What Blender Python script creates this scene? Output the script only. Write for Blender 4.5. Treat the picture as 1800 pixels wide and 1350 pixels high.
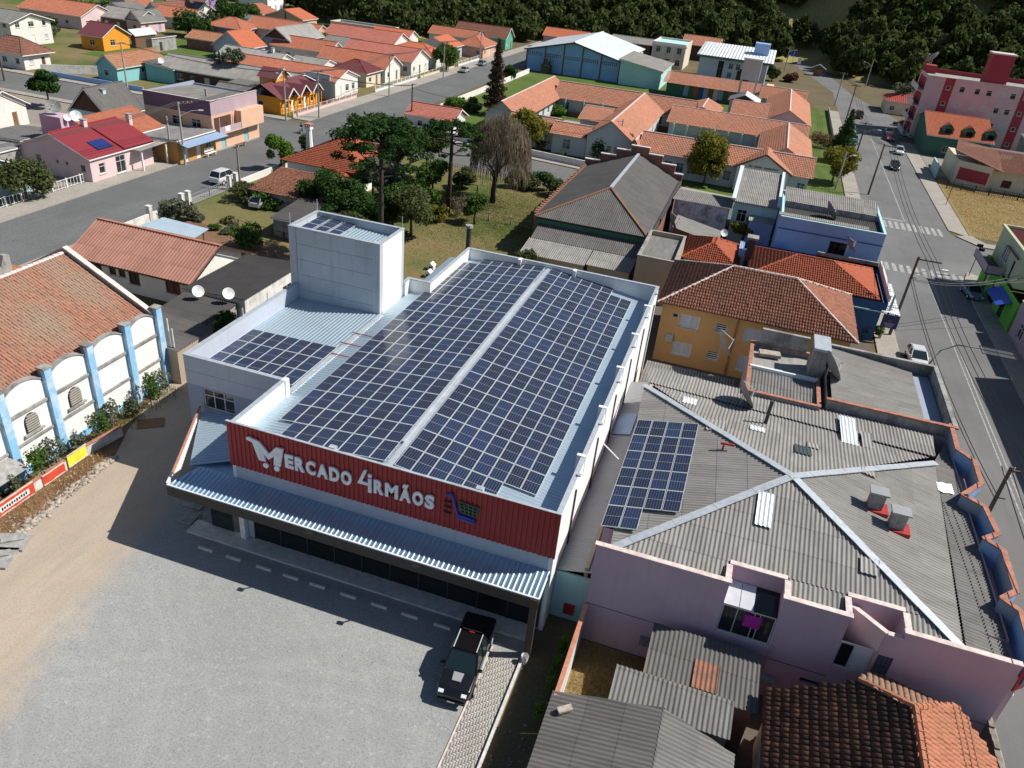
import bpy, bmesh, math, random
import numpy as np
from mathutils import Vector, Matrix
R = math.radians
scn = bpy.context.scene
for o in list(bpy.data.objects): bpy.data.objects.remove(o)
COL = scn.collection

# ------------------------------------------------------------------ camera
CAM = Vector((0, 0, 33.0))
FPX, PITCH, ROLL, YAW = 1360.19, 0.528334, 0.104911, -0.263586
_fw = Vector((math.sin(YAW)*math.cos(PITCH), math.cos(YAW)*math.cos(PITCH), -math.sin(PITCH)))
_r0 = Vector((math.cos(YAW), -math.sin(YAW), 0)); _u0 = _r0.cross(_fw)
_rt = _r0*math.cos(ROLL) + _u0*math.sin(ROLL); _up = -_r0*math.sin(ROLL) + _u0*math.cos(ROLL)
cam_d = bpy.data.cameras.new('Camera'); cam = bpy.data.objects.new('Camera', cam_d); COL.objects.link(cam)
cam.matrix_world = Matrix(((_rt.x, _up.x, -_fw.x, CAM.x), (_rt.y, _up.y, -_fw.y, CAM.y), (_rt.z, _up.z, -_fw.z, CAM.z), (0, 0, 0, 1)))
cam_d.sensor_width = 36; cam_d.lens = FPX/1800*36; cam_d.clip_end = 4000; cam_d.clip_start = .5
scn.camera = cam
def W(px, py, z=0.0):
    """surveyed point: where the sight line of a photo pixel meets the level z"""
    d = _fw + _rt*((px-900)/FPX) - _up*((py-675)/FPX)
    return CAM + d*((z-CAM.z)/d.z)

# ------------------------------------------------------------------ sky, sun, exposure
SUN = Vector((.85, .33, 1.0)).normalized()
world = bpy.data.worlds.new('World'); scn.world = world; world.use_nodes = True
wn = world.node_tree.nodes; wl = world.node_tree.links
sky = wn.new('ShaderNodeTexSky'); sky.sky_type = 'NISHITA'; sky.sun_disc = False
sky.sun_elevation = math.asin(SUN.z); sky.sun_rotation = math.atan2(SUN.x, SUN.y)
sky.air_density = 1.0; sky.dust_density = .4; sky.ozone_density = 1.5
bg = wn.get('Background') or wn.new('ShaderNodeBackground')
bg.inputs['Strength'].default_value = .066
wl.new(sky.outputs[0], bg.inputs[0])
sd = bpy.data.lights.new('Sun', 'SUN'); sd.energy = 4.9; sd.angle = R(.5); sd.color = (1, .95, .87)
so = bpy.data.objects.new('Sun', sd); COL.objects.link(so); so.location = (0, 0, 80)
so.rotation_euler = SUN.to_track_quat('Z', 'Y').to_euler()
scn.view_settings.view_transform = 'Standard'; scn.view_settings.look = 'None'
scn.view_settings.gamma = 1; scn.view_settings.exposure = .36; scn.view_settings.use_curve_mapping = False
scn.render.engine = 'CYCLES'

# ------------------------------------------------------------------ helpers
rng = random.Random(7); nrng = np.random.default_rng(7)
def tag(o, label=None, cat=None, group=None, kind=None):
    if label: o['label'] = label
    if cat: o['category'] = cat
    if group: o['group'] = group
    if kind: o['kind'] = kind
    return o
def empty(name, loc=(0, 0, 0), rz=0.0):
    o = bpy.data.objects.new(name, None); COL.objects.link(o)
    o.location = loc; o.rotation_euler = (0, 0, rz); o.empty_display_size = .2
    return o
def thing(name, label, cat, loc=(0, 0, 0), rz=0.0, group=None):
    return tag(empty(name, loc, rz), label, cat, group)
ORG = {}
def org(parent):
    """world origin of a (possibly nested) unrotated parent"""
    v = Vector((0, 0, 0))
    while parent is not None:
        v += parent.location; parent = parent.parent
    return v
def link(name, me, parent=None, loc=None):
    o = bpy.data.objects.new(name, me); COL.objects.link(o)
    if parent is not None: o.parent = parent
    if loc is not None: o.location = loc
    return o
def copy_tree(o, parent=None):
    c = o.copy(); COL.objects.link(c); c.parent = parent
    for ch in list(o.children): copy_tree(ch, c)
    return c

class MB:
    """collects faces in world coordinates (or local ones when the parent stands at the origin)"""
    def __init__(s): s.v = []; s.f = []; s.m = []
    def face(s, pts, m=0):
        n = len(s.v); s.v += [tuple(p) for p in pts]; s.f.append(tuple(range(n, n+len(pts)))); s.m.append(m); return s
    def box(s, x0, x1, y0, y1, z0, z1, m=0, top=None):
        n = len(s.v)
        s.v += [(x0,y0,z0),(x1,y0,z0),(x1,y1,z0),(x0,y1,z0),(x0,y0,z1),(x1,y0,z1),(x1,y1,z1),(x0,y1,z1)]
        for i, q in enumerate(((0,3,2,1),(4,5,6,7),(0,1,5,4),(1,2,6,5),(2,3,7,6),(3,0,4,7))):
            s.f.append(tuple(n+k for k in q)); s.m.append(top if (top is not None and i == 1) else m)
        return s
    def obox(s, c, U, V, N, a, b, h, m=0):
        """oriented box: centre c of the bottom, half sizes a (U), b (V), height h along N"""
        c, U, V, N = Vector(c), Vector(U), Vector(V), Vector(N); n = len(s.v)
        for k in (0, h):
            for (i, j) in ((-a,-b),(a,-b),(a,b),(-a,b)): s.v.append(tuple(c+U*i+V*j+N*k))
        for q in ((0,3,2,1),(4,5,6,7),(0,1,5,4),(1,2,6,5),(2,3,7,6),(3,0,4,7)):
            s.f.append(tuple(n+k for k in q)); s.m.append(m)
        return s
    def bar(s, p, q, w, h=None, m=0, up=(0,0,1)):
        """square bar from p to q"""
        p, q = Vector(p), Vector(q); d = q-p
        if d.length < 1e-6: return s
        D = d.normalized(); u = Vector(up)
        if abs(D.dot(u)) > .99: u = Vector((1,0,0))
        A = D.cross(u).normalized(); B = A.cross(D); h = w if h is None else h
        return s.obox(p, A, B, D, w/2, h/2, d.length, m)
    def tube(s, pts, r, n=6, m=0, cap=True):
        """round tube through points; r a number or a list"""
        pts = [Vector(p) for p in pts]; k0 = len(s.v)
        rr = r if isinstance(r, (list, tuple)) else [r]*len(pts)
        for i, p in enumerate(pts):
            d = (pts[min(i+1, len(pts)-1)]-pts[max(i-1, 0)]).normalized()
            u = Vector((0,0,1)) if abs(d.z) < .95 else Vector((1,0,0))
            A = d.cross(u).normalized(); B = d.cross(A)
            for k in range(n):
                t = 2*math.pi*k/n; s.v.append(tuple(p+A*(math.cos(t)*rr[i])+B*(math.sin(t)*rr[i])))
        for i in range(len(pts)-1):
            for k in range(n):
                a = k0+i*n+k; b = k0+i*n+(k+1) % n
                s.f.append((a, b, b+n, a+n)); s.m.append(m)
        if cap:
            s.f.append(tuple(k0+k for k in range(n))); s.m.append(m)
            e = k0+(len(pts)-1)*n; s.f.append(tuple(e+n-1-k for k in range(n))); s.m.append(m)
        return s
    def prism(s, poly, z0, z1, m=0, top=None):
        """vertical prism over a counter-clockwise polygon [(x,y)]"""
        n = len(s.v); k = len(poly)
        s.v += [(x, y, z0) for x, y in poly] + [(x, y, z1) for x, y in poly]
        s.f.append(tuple(n+k-1-i for i in range(k))); s.m.append(m)
        s.f.append(tuple(n+k+i for i in range(k))); s.m.append(m if top is None else top)
        for i in range(k):
            j = (i+1) % k; s.f.append((n+i, n+j, n+k+j, n+k+i)); s.m.append(m)
        return s
    def extrude(s, pts, d, m=0):
        """planar polygon (3-D points) extruded along d"""
        pts = [Vector(p) for p in pts]; d = Vector(d); n = len(s.v); k = len(pts)
        s.v += [tuple(p) for p in pts] + [tuple(p+d) for p in pts]
        s.f.append(tuple(n+i for i in range(k))); s.m.append(m); s.f.append(tuple(n+k+k-1-i for i in range(k))); s.m.append(m)
        for i in range(k):
            j = (i+1) % k; s.f.append((n+j, n+i, n+k+i, n+k+j)); s.m.append(m)
        return s
    def build(s, name, mats, parent=None, smooth=False, fix=True, local=False, kind=None):
        me = bpy.data.meshes.new(name)
        o = Vector((0,0,0)) if (parent is None or local) else org(parent)
        me.from_pydata([(v[0]-o.x, v[1]-o.y, v[2]-o.z) for v in s.v], [], s.f)
        for m in (mats if isinstance(mats, (list, tuple)) else [mats]): me.materials.append(m)
        if any(s.m): me.polygons.foreach_set('material_index', s.m)
        if fix:
            b = bmesh.new(); b.from_mesh(me); bmesh.ops.recalc_face_normals(b, faces=b.faces); b.to_mesh(me); b.free()
        if smooth: me.polygons.foreach_set('use_smooth', [True]*len(me.polygons))
        me.update()
        ob = link(name, me, parent)
        if kind: ob['kind'] = kind
        return ob
def np_obj(name, V, F, mat, parent=None, uv=None, smooth=False, local=False, kind=None):
    """mesh from numpy arrays: V (n,3), F (m,4) quads, uv (n,2) per vertex"""
    V = np.asarray(V, dtype=np.float64).reshape(-1, 3); F = np.asarray(F, dtype=np.int32)
    if parent is not None and not local: V = V - np.array(org(parent))
    me = bpy.data.meshes.new(name); k = F.shape[1]
    me.vertices.add(len(V)); me.vertices.foreach_set('co', V.astype(np.float32).ravel())
    me.loops.add(F.size); me.loops.foreach_set('vertex_index', F.ravel())
    me.polygons.add(len(F)); me.polygons.foreach_set('loop_start', np.arange(0, F.size, k, dtype=np.int32))
    if smooth: me.polygons.foreach_set('use_smooth', np.ones(len(F), dtype=bool))
    if uv is not None:
        l = me.uv_layers.new(name='UVMap'); l.data.foreach_set('uv', np.asarray(uv, dtype=np.float32)[F.ravel()].ravel())
    for m in (mat if isinstance(mat, (list, tuple)) else [mat]): me.materials.append(m)
    me.update(calc_edges=True); me.validate()
    ob = link(name, me, parent)
    if kind: ob['kind'] = kind
    return ob

# ------------------------------------------------------------------ roof patches (real relief)
def frame_of(poly):
    p = [Vector(q) for q in poly]; N = Vector((0,0,0))
    for i in range(len(p)): N += p[i].cross(p[(i+1) % len(p)])
    N.normalize()
    if N.z < 0: N = -N
    U = (p[1]-p[0]).normalized(); V = N.cross(U)
    if V.z < -1e-6: U = -U; V = -V
    return p[0], U, V, N
def span(poly2, us):
    lo = np.full(len(us), 1e9); hi = np.full(len(us), -1e9); k = len(poly2)
    for i in range(k):
        (a, b), (c, d) = poly2[i], poly2[(i+1) % k]
        if abs(c-a) < 1e-9: continue
        t = (us-a)/(c-a); ok = (t >= -1e-9) & (t <= 1+1e-9); v = b+(d-b)*t
        lo = np.where(ok, np.minimum(lo, v), lo); hi = np.where(ok, np.maximum(hi, v), hi)
    return lo, hi
PROF = {
 'corr':  (.23, [i/6 for i in range(6)], [.034*math.cos(i/6*2*math.pi) for i in range(6)], 1.7, .012),
 'corrs': (.34, [i/4 for i in range(4)], [.045*math.cos(i/4*2*math.pi) for i in range(4)], 1.8, .015),
 'metal': (.28, [0, .5, .6, .85, .95], [0, 0, .045, .045, 0], 60, 0),
 'metalw':(.9, [0, .86, .89, .97], [0, 0, .07, .07], 60, 0),
 'wave':  (.26, [i/4 for i in range(4)], [.05*math.cos(i/4*2*math.pi) for i in range(4)], .42, .045),
 'wavef': (.5, [i/4 for i in range(4)], [.07*math.cos(i/4*2*math.pi) for i in range(4)], .7, .05),
 'flat':  (50, [0, .5], [0, 0], 60, 0)}
def patch(name, poly, kind, mat, parent=None, lift=.0):
    pitch, fr, hh, course, step = PROF[kind]
    O, U, V, N = frame_of(poly)
    P2 = [((Vector(q)-O).dot(U), (Vector(q)-O).dot(V)) for q in poly]
    u0, u1 = min(a for a, b in P2), max(a for a, b in P2); v0, v1 = min(b for a, b in P2), max(b for a, b in P2)
    us, hs = [], []
    k = 0
    while True:
        for f, h in zip(fr, hh):
            u = u0+(k+f)*pitch
            if u > u1: break
            us.append(u); hs.append(h)
        k += 1
        if u0+k*pitch > u1: break
    us.append(u1); hs.append(hh[0])
    us = np.array(us); hs = np.array(hs)
    us[0] = u0+1e-6; us[-1] = u1-1e-6
    lo, hi = span(P2, us)
    vr, vh = [], []
    v = v0
    while v < v1-1e-6:
        w = min(v+course, v1); o = .12*course if step else 0; vr += [v, min(w+o, v1)]; vh += [step, -step*.12 if step else 0]; v = w
    vr = np.array(vr); vh = np.array(vh)
    VV = np.clip(vr[None, :], lo[:, None], hi[:, None]); HH = hs[:, None]+vh[None, :]+lift
    UU = np.repeat(us[:, None], len(vr), 1)
    pts = np.array(O)+UU[..., None]*np.array(U)+VV[..., None]*np.array(V)+HH[..., None]*np.array(N)
    nu, nv = UU.shape; idx = np.arange(nu*nv).reshape(nu, nv)
    F = np.stack([idx[:-1, :-1:2], idx[1:, :-1:2], idx[1:, 1::2], idx[:-1, 1::2]], -1).reshape(-1, 4)            # each course lies over the head of the one below
    keep = ((VV[:-1, 1::2]-VV[:-1, :-1:2]) > 5e-4) | ((VV[1:, 1::2]-VV[1:, :-1:2]) > 5e-4)
    F = F[keep.ravel()]
    uv = np.stack([UU, VV], -1).reshape(-1, 2)
    return np_obj(name, pts.reshape(-1, 3), F, mat, parent, uv, smooth=(kind in ('corr', 'corrs', 'wave', 'wavef')))
def tile_template(w=.22, l=.44, h=.065):
    """one barrel tile, lower end wide and lifted: local u across, v up the slope, n out"""
    vs = []
    for (v, k, lift) in ((0, 1.0, .035), (l, .82, .0)):
        for i in range(6):
            t = math.pi*i/5; vs.append((-math.cos(t)*w*.5*k, v, math.sin(t)*h*k+lift))
    for i in range(6):
        t = math.pi*i/5; vs.append((-math.cos(t)*w*.5, 0.005, math.sin(t)*h*.55+.01))
    fs = [(i, i+1, 7+i, 6+i) for i in range(5)] + [(12+i, 13+i, i+1, i) for i in range(5)]
    return np.array(vs), np.array(fs)
TT, TF = tile_template()
def tile_spots(poly, pw=.235, course=.37, inset=.04):
    O, U, V, N = frame_of(poly)
    P2 = [((Vector(q)-O).dot(U), (Vector(q)-O).dot(V)) for q in poly]
    u0, u1 = min(a for a, b in P2), max(a for a, b in P2); v0, v1 = min(b for a, b in P2), max(b for a, b in P2)
    nu = max(1, int(round((u1-u0)/pw))); us = u0+(np.arange(nu)+.5)*(u1-u0)/nu
    lo, hi = span(P2, us); out = []
    for u, a, b in zip(us, lo, hi):
        k0 = math.floor((a-v0)/course+.3)
        k = k0
        while v0+k*course < b-inset:
            out.append((u, v0+k*course)); k += 1
    return O, U, V, N, np.array(out)
def tiles(name, poly, mat, parent, pw=.235, course=.37):
    """a whole slope of separate barrel tiles joined into one part"""
    O, U, V, N, S = tile_spots(poly, pw, course)
    n = len(S); base = TT*np.array([pw/.22*.98, course/.37, 1.0])
    ang = nrng.normal(0, .025, n); ca, sa = np.cos(ang), np.sin(ang)
    du = base[None, :, 0]*ca[:, None]-base[None, :, 1]*sa[:, None]+S[:, 0:1]+nrng.normal(0, .006, (n, 1))
    dv = base[None, :, 0]*sa[:, None]+base[None, :, 1]*ca[:, None]+S[:, 1:2]+nrng.normal(0, .012, (n, 1))
    dn = base[None, :, 2]+nrng.normal(0, .006, (n, 1))
    pts = np.array(O)+du[..., None]*np.array(U)+dv[..., None]*np.array(V)+dn[..., None]*np.array(N)
    F = (TF[None]+(np.arange(n)*len(TT))[:, None, None]).reshape(-1, 4)
    uv = np.stack([du, dv], -1).reshape(-1, 2)
    return np_obj(name, pts.reshape(-1, 3), F, mat, parent, uv, smooth=True, kind='stuff')
# ------------------------------------------------------------------ materials
M = {}
class NT:
    def __init__(s, name):
        s.mat = bpy.data.materials.new(name); s.mat.use_nodes = True
        s.t = s.mat.node_tree; s.n = s.t.nodes; s.bs = s.n['Principled BSDF']; M[name] = s.mat
    def node(s, t, **k):
        n = s.n.new(t)
        for a, b in k.items(): setattr(n, a, b)
        return n
    def lk(s, a, b): s.t.links.new(a, b)
    def coord(s, kind='Object', scale=(1,1,1)):
        if kind == 'World': c = s.node('ShaderNodeNewGeometry').outputs['Position']
        else: c = s.node('ShaderNodeTexCoord').outputs[kind]
        mp = s.node('ShaderNodeMapping'); mp.inputs['Scale'].default_value = scale; s.lk(c, mp.inputs[0]); return mp.outputs[0]
    def noise(s, co, scale, detail=4, rough=.55):
        n = s.node('ShaderNodeTexNoise'); n.inputs['Scale'].default_value = scale; n.inputs['Detail'].default_value = detail
        n.inputs['Roughness'].default_value = rough; s.lk(co, n.inputs['Vector']); return n.outputs['Fac']
    def ramp(s, fac, stops):
        r = s.node('ShaderNodeValToRGB'); e = r.color_ramp.elements
        while len(e) < len(stops): e.new(.5)
        for i, (p, c) in enumerate(stops):
            e[i].position = p; e[i].color = (c, c, c, 1) if isinstance(c, (int, float)) else (*c, 1)
        s.lk(fac, r.inputs[0]); return r.outputs[0]
    def mix(s, f, a, b, mode='MIX'):
        m = s.node('ShaderNodeMix', data_type='RGBA', blend_type=mode)
        for sock, v in ((m.inputs[0], f), (m.inputs[6], a), (m.inputs[7], b)):
            if isinstance(v, (int, float)): sock.default_value = v
            elif isinstance(v, tuple): sock.default_value = (*v, 1)
            else: s.lk(v, sock)
        return m.outputs[2]
    def bump(s, h, strength=.3, dist=.02):
        b = s.node('ShaderNodeBump'); b.inputs['Strength'].default_value = strength; b.inputs['Distance'].default_value = dist
        s.lk(h, b.inputs['Height']); s.lk(b.outputs[0], s.bs.inputs['Normal'])
    def col(s, c):
        if isinstance(c, tuple): s.bs.inputs['Base Color'].default_value = (*c, 1)
        else: s.lk(c, s.bs.inputs['Base Color'])
    def rough(s, r, metal=0, spec=.5):
        s.bs.inputs['Roughness'].default_value = r; s.bs.inputs['Metallic'].default_value = metal
        s.bs.inputs['Specular IOR Level'].default_value = spec
def sc(c, k): return tuple(min(1, x*k) for x in c)
def plain(name, c, r=.6, metal=0, var=.12, spec=.4):
    n = NT(name); co = n.coord(); f = n.noise(co, 3, 5)
    n.col(n.mix(n.ramp(f, [(.35, 0), (.7, 1)]), sc(c, 1-var), sc(c, 1+var))); n.rough(r, metal, spec); return n.mat
def plaster(name, c, dirt=.35, r=.85):
    """painted render: soft mottling, rain streaks, grime with a shape of its own"""
    n = NT(name); co = n.coord(); big = n.noise(co, .35, 5); fine = n.noise(co, 9, 4)
    st = n.noise(n.coord('Object', (1.6, 1.6, .12)), 2.2, 5, .65)
    a = n.mix(n.ramp(big, [(.3, 0), (.75, 1)]), sc(c, .9), sc(c, 1.06))
    a = n.mix(n.ramp(st, [(.52, 0), (.8, dirt)]), a, sc((.30, .28, .25), .8))
    a = n.mix(n.ramp(fine, [(.3, .1), (.6, 0)]), a, sc(c, .7))
    n.col(a); n.rough(r, 0, .25); n.bump(fine, .15, .01); return n.mat
def oldplaster(name, c, c2, amt=.5):
    n = NT(name); co = n.coord(); f = n.noise(co, .8, 7, .7); st = n.noise(n.coord('Object', (2, 2, .2)), 2, 6, .7)
    a = n.mix(n.ramp(f, [(.47, 0), (.6, amt)]), c, c2); a = n.mix(n.ramp(st, [(.5, 0), (.72, amt*.8)]), a, sc(c2, .7))
    n.col(a); n.rough(.9, 0, .2); n.bump(f, .3, .02); return n.mat
def tilemat(name, c, c2, c3=(.10, .075, .06), dark=.35, patchy=.5, single=False):
    """fired clay: each tile its own shade, lichen patches"""
    n = NT(name); isl = n.node('ShaderNodeNewGeometry').outputs['Random Per Island']; co = n.coord('World' if single else 'Object')
    if single: isl = n.node('ShaderNodeObjectInfo').outputs['Random']
    big = n.noise(co, .22, 5, .6); mid = n.noise(co, 1.6, 5, .65); fine = n.noise(co, 14, 3)
    a = n.mix(n.ramp(isl, [(0, 0), (1, 1)]), c, c2)
    a = n.mix(n.ramp(big, [(.42, 0), (.66, patchy)]), a, c3)
    a = n.mix(n.ramp(mid, [(.5, 0), (.75, dark)]), a, sc(c3, .6))
    a = n.mix(n.ramp(fine, [(.3, .25), (.6, 0)]), a, sc(c, .55))
    n.col(a); n.rough(.85, 0, .2); n.bump(fine, .2, .01); return n.mat
def wavemat(name, c, c2, c3=(.12, .09, .075), patchy=.45):
    """the same clay seen from afar: tile to tile variation from cells"""
    n = NT(name); uvc = n.coord('UV', (1/.26, 1/.42, 1))
    fl = n.node('ShaderNodeVectorMath', operation='FLOOR'); n.lk(uvc, fl.inputs[0])
    wn_ = n.node('ShaderNodeTexWhiteNoise', noise_dimensions='2D'); n.lk(fl.outputs[0], wn_.inputs['Vector'])
    co = n.coord(); big = n.noise(co, .18, 5, .6); mid = n.noise(co, 1.1, 5, .65)
    a = n.mix(wn_.outputs['Value'], c, c2)
    a = n.mix(n.ramp(big, [(.45, 0), (.7, patchy)]), a, c3)
    a = n.mix(n.ramp(mid, [(.52, 0), (.75, .4)]), a, sc(c3, .7))
    n.col(a); n.rough(.85, 0, .2); return n.mat
def cement(name, c, dark=.5, tint=(.06, .055, .05)):
    """weathered fibre cement: streaks down the slope, sheet to sheet changes"""
    n = NT(name); uv = n.coord('UV', (1.2, .18, 1)); st = n.noise(uv, 2.4, 6, .7)
    u2 = n.coord('UV', (1/1.05, 1/1.7, 1)); fl = n.node('ShaderNodeVectorMath', operation='FLOOR'); n.lk(u2, fl.inputs[0])
    wn_ = n.node('ShaderNodeTexWhiteNoise', noise_dimensions='2D'); n.lk(fl.outputs[0], wn_.inputs['Vector'])
    big = n.noise(n.coord(), .3, 5, .6); fine = n.noise(n.coord(), 20, 3)
    a = n.mix(wn_.outputs['Value'], sc(c, .88), sc(c, 1.1))
    a = n.mix(n.ramp(st, [(.42, 0), (.75, dark)]), a, tint); a = n.mix(n.ramp(big, [(.4, 0), (.7, .35)]), a, sc(c, .62))
    a = n.mix(n.ramp(fine, [(.35, .2), (.6, 0)]), a, sc(c, 1.35))
    n.col(a); n.rough(.9, 0, .2); return n.mat
def sheet(name, c, r=.4, metal=.55):
    n = NT(name); uv = n.coord('UV', (.9, .12, 1)); st = n.noise(uv, 2, 5, .6); big = n.noise(n.coord(), .4, 4)
    a = n.mix(n.ramp(st, [(.45, 0), (.8, .25)]), c, sc(c, .6)); a = n.mix(n.ramp(big, [(.4, 0), (.7, .2)]), a, sc(c, .75))
    n.col(a); n.rough(r, metal, .5); return n.mat
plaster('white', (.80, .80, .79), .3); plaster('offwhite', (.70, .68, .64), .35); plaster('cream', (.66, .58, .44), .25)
plaster('salmon', (.62, .38, .28), .2); plaster('peach', (.66, .42, .29), .15); plaster('plum', (.16, .10, .15), .1); plaster('mauve', (.42, .32, .36), .1)
plaster('pinkwall', (.52, .38, .46), .28); plaster('palepink', (.66, .50, .50), .2); plaster('teal', (.22, .48, .50), .3); plaster('tealw', (.42, .66, .66), .2)
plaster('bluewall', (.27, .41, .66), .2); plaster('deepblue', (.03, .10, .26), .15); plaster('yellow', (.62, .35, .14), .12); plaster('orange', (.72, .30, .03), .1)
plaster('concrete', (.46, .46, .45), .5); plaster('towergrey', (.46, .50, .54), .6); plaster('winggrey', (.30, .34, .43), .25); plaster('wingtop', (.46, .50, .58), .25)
plaster('greenp', (.12, .40, .05), .1); plaster('sagegreen', (.44, .46, .30), .2); plaster('aptpink', (.62, .44, .45), .15); plaster('aptred', (.34, .05, .07), .1)
plaster('hallblue', (.22, .42, .66), .12); plaster('schoolgrey', (.50, .54, .56), .25); plaster('greendk', (.06, .16, .11), .2); plaster('greenhouse', (.10, .34, .24), .2)
plaster('churchwhite', (.80, .80, .78), .22); oldplaster('churchblue', (.24, .48, .72), (.58, .69, .76), .65); oldplaster('peeling', (.55, .60, .66), (.16, .15, .15), .7)
oldplaster('oldwall', (.66, .65, .62), (.30, .29, .27), .5); oldplaster('brickold', (.27, .13, .085), (.12, .09, .07), .6); oldplaster('concold', (.33, .32, .30), (.10, .10, .10), .6)
plaster('beige', (.42, .33, .25), .4); plaster('brownwall', (.16, .09, .06), .2); plaster('lilac', (.30, .22, .42), .2); plaster('brown', (.10, .05, .035), .15)
oldplaster('woodgrey', (.34, .33, .32), (.16, .15, .14), .6); plaster('pinkwood', (.66, .45, .45), .3); plaster('cladwood', (.50, .27, .09), .25)
tilemat('tile_church', (.38, .18, .12), (.27, .14, .10), (.29, .22, .16), .4, 1.0)
tilemat('tile_brown', (.34, .145, .09), (.22, .095, .065), (.12, .085, .065), .4, .5)
tilemat('tile_red', (.42, .115, .06), (.33, .09, .05), (.22, .08, .05), .15, .25)
tilemat('tile_dark', (.17, .075, .045), (.065, .036, .028), (.03, .026, .024), .8, .8, True)
tilemat('tile_orange', (.48, .19, .11), (.38, .15, .09), (.24, .13, .08), .3, .4)
wavemat('wave_school', (.50, .225, .145), (.38, .165, .105), (.30, .18, .125), .6)
wavemat('wave_orange', (.46, .17, .10), (.37, .13, .08), (.30, .14, .095), .5); wavemat('wave_bright', (.53, .165, .085), (.45, .14, .075), (.38, .15, .09), .35)
wavemat('wave_brown', (.25, .11, .075), (.18, .08, .06), (.12, .08, .06), .5); wavemat('wave_red', (.42, .08, .07), (.36, .07, .06), (.28, .07, .06), .3)
wavemat('wave_pink', (.46, .17, .13), (.38, .13, .10), (.28, .12, .09), .4); wavemat('wave_maroon', (.17, .045, .05), (.14, .04, .045), (.12, .045, .05), .2)
wavemat('wave_old', (.42, .19, .11), (.30, .13, .08), (.30, .21, .13), .7)
cement('fibre', (.265, .255, .24), .5); cement('fibre_dark', (.13, .125, .12), .6); cement('fibre_light', (.31, .30, .285), .4); cement('fibre_mid', (.185, .18, .172), .6)
cement('fibre_black', (.065, .063, .062), .4); cement('fibre_brown', (.38, .19, .145), .45, (.15, .10, .085))
sheet('zinc', (.50, .62, .70), .38, .62); sheet('zincwhite', (.74, .78, .80), .45, .15); sheet('canopy', (.36, .50, .64), .36, .6); sheet('redsheet', (.30, .022, .024), .5, .1)  # zinc: blue of the reflected sky is partly tinted into the base colour
sheet('redroof', (.25, .03, .04), .55, .05); sheet('maroonroof', (.14, .035, .045), .55, .05); sheet('zincgrey', (.34, .35, .36), .5, .3); sheet('bluesheet', (.32, .44, .62), .45, .2)
plain('flash', (.42, .46, .50), .5, .2); plain('gutter', (.55, .60, .63), .4, .4); plain('alu', (.58, .62, .62), .4, .3, .06); plain('ironwhite', (.74, .74, .73), .5); plain('black', (.015, .015, .017), .5)
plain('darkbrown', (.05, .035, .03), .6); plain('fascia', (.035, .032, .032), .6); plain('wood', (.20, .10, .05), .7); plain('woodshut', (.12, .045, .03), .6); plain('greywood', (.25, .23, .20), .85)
plain('polec', (.36, .35, .33), .85); plain('poledark', (.09, .065, .05), .8); plain('wire', (.03, .03, .03), .6); plain('rust', (.20, .07, .04), .85); plain('redpaint', (.36, .03, .03), .5); plain('rubber', (.015, .015, .015), .8)
plain('letter', (.78, .82, .88), .4); plain('lettershadow', (.05, .06, .08), .6); plain('bluepaint', (.02, .07, .42), .45); plain('greenpaint', (.03, .12, .09), .5); plain('orangepaint', (.40, .10, .02), .5); plain('white_paint', (.75, .75, .73), .55)
plain('yellow_cloth', (.80, .68, .05), .8); plain('red_cloth', (.60, .07, .03), .8); plain('pink_cloth', (.42, .02, .30), .9); plain('skin', (.42, .25, .18), .6); plain('darkcloth', (.03, .035, .05), .9); plain('dish', (.72, .73, .73), .5); plain('mesh_dish', (.20, .20, .19), .7)
plain('bark', (.10, .075, .055), .95, 0, .3); plain('barkdark', (.045, .035, .03), .95, 0, .3); plain('stone', (.36, .31, .26), .9, 0, .3); plain('stonegrey', (.30, .29, .28), .9, 0, .25); plain('curtain', (.54, .56, .60), .9, 0, .07); plain('terracotta', (.45, .19, .12), .85, 0, .2)
plain('sign_blue', (.015, .03, .14), .4); plain('coping', (.62, .52, .49), .7, 0, .2); plain('copingred', (.36, .16, .11), .8, 0, .3); plain('shutterblue', (.30, .38, .52), .6); plain('block', (.23, .20, .17), .95, 0, .3); plain('concretebright', (.55, .54, .51), .8, 0, .15)
def glass(name, c=(.02, .025, .03), r=.08):
    n = NT(name); n.col(c); n.rough(r, 0, .6); return n.mat
glass('glass'); glass('glass_blue', (.05, .08, .11), .1); glass('glass_dark', (.008, .009, .011), .12); glass('windscreen', (.012, .024, .027), .04)
def carpaint(name, c, metal=.3):
    n = NT(name); n.col(c); n.rough(.25, metal, .6); n.bs.inputs['Coat Weight'].default_value = .8; n.bs.inputs['Coat Roughness'].default_value = .05; return n.mat
for nm, c in dict(car_black=(.008, .008, .009), car_white=(.75, .75, .75), car_silver=(.45, .50, .52), car_blue=(.16, .22, .30), car_red=(.35, .02, .02), car_wine=(.10, .015, .02), car_teal=(.30, .42, .46)).items(): carpaint(nm, c)
def lamp_glass(name, c):
    n = NT(name); n.col(c); n.rough(.1, 0, .6); return n.mat
lamp_glass('headlight', (.62, .66, .70)); lamp_glass('taillight', (.35, .02, .02))
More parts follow.
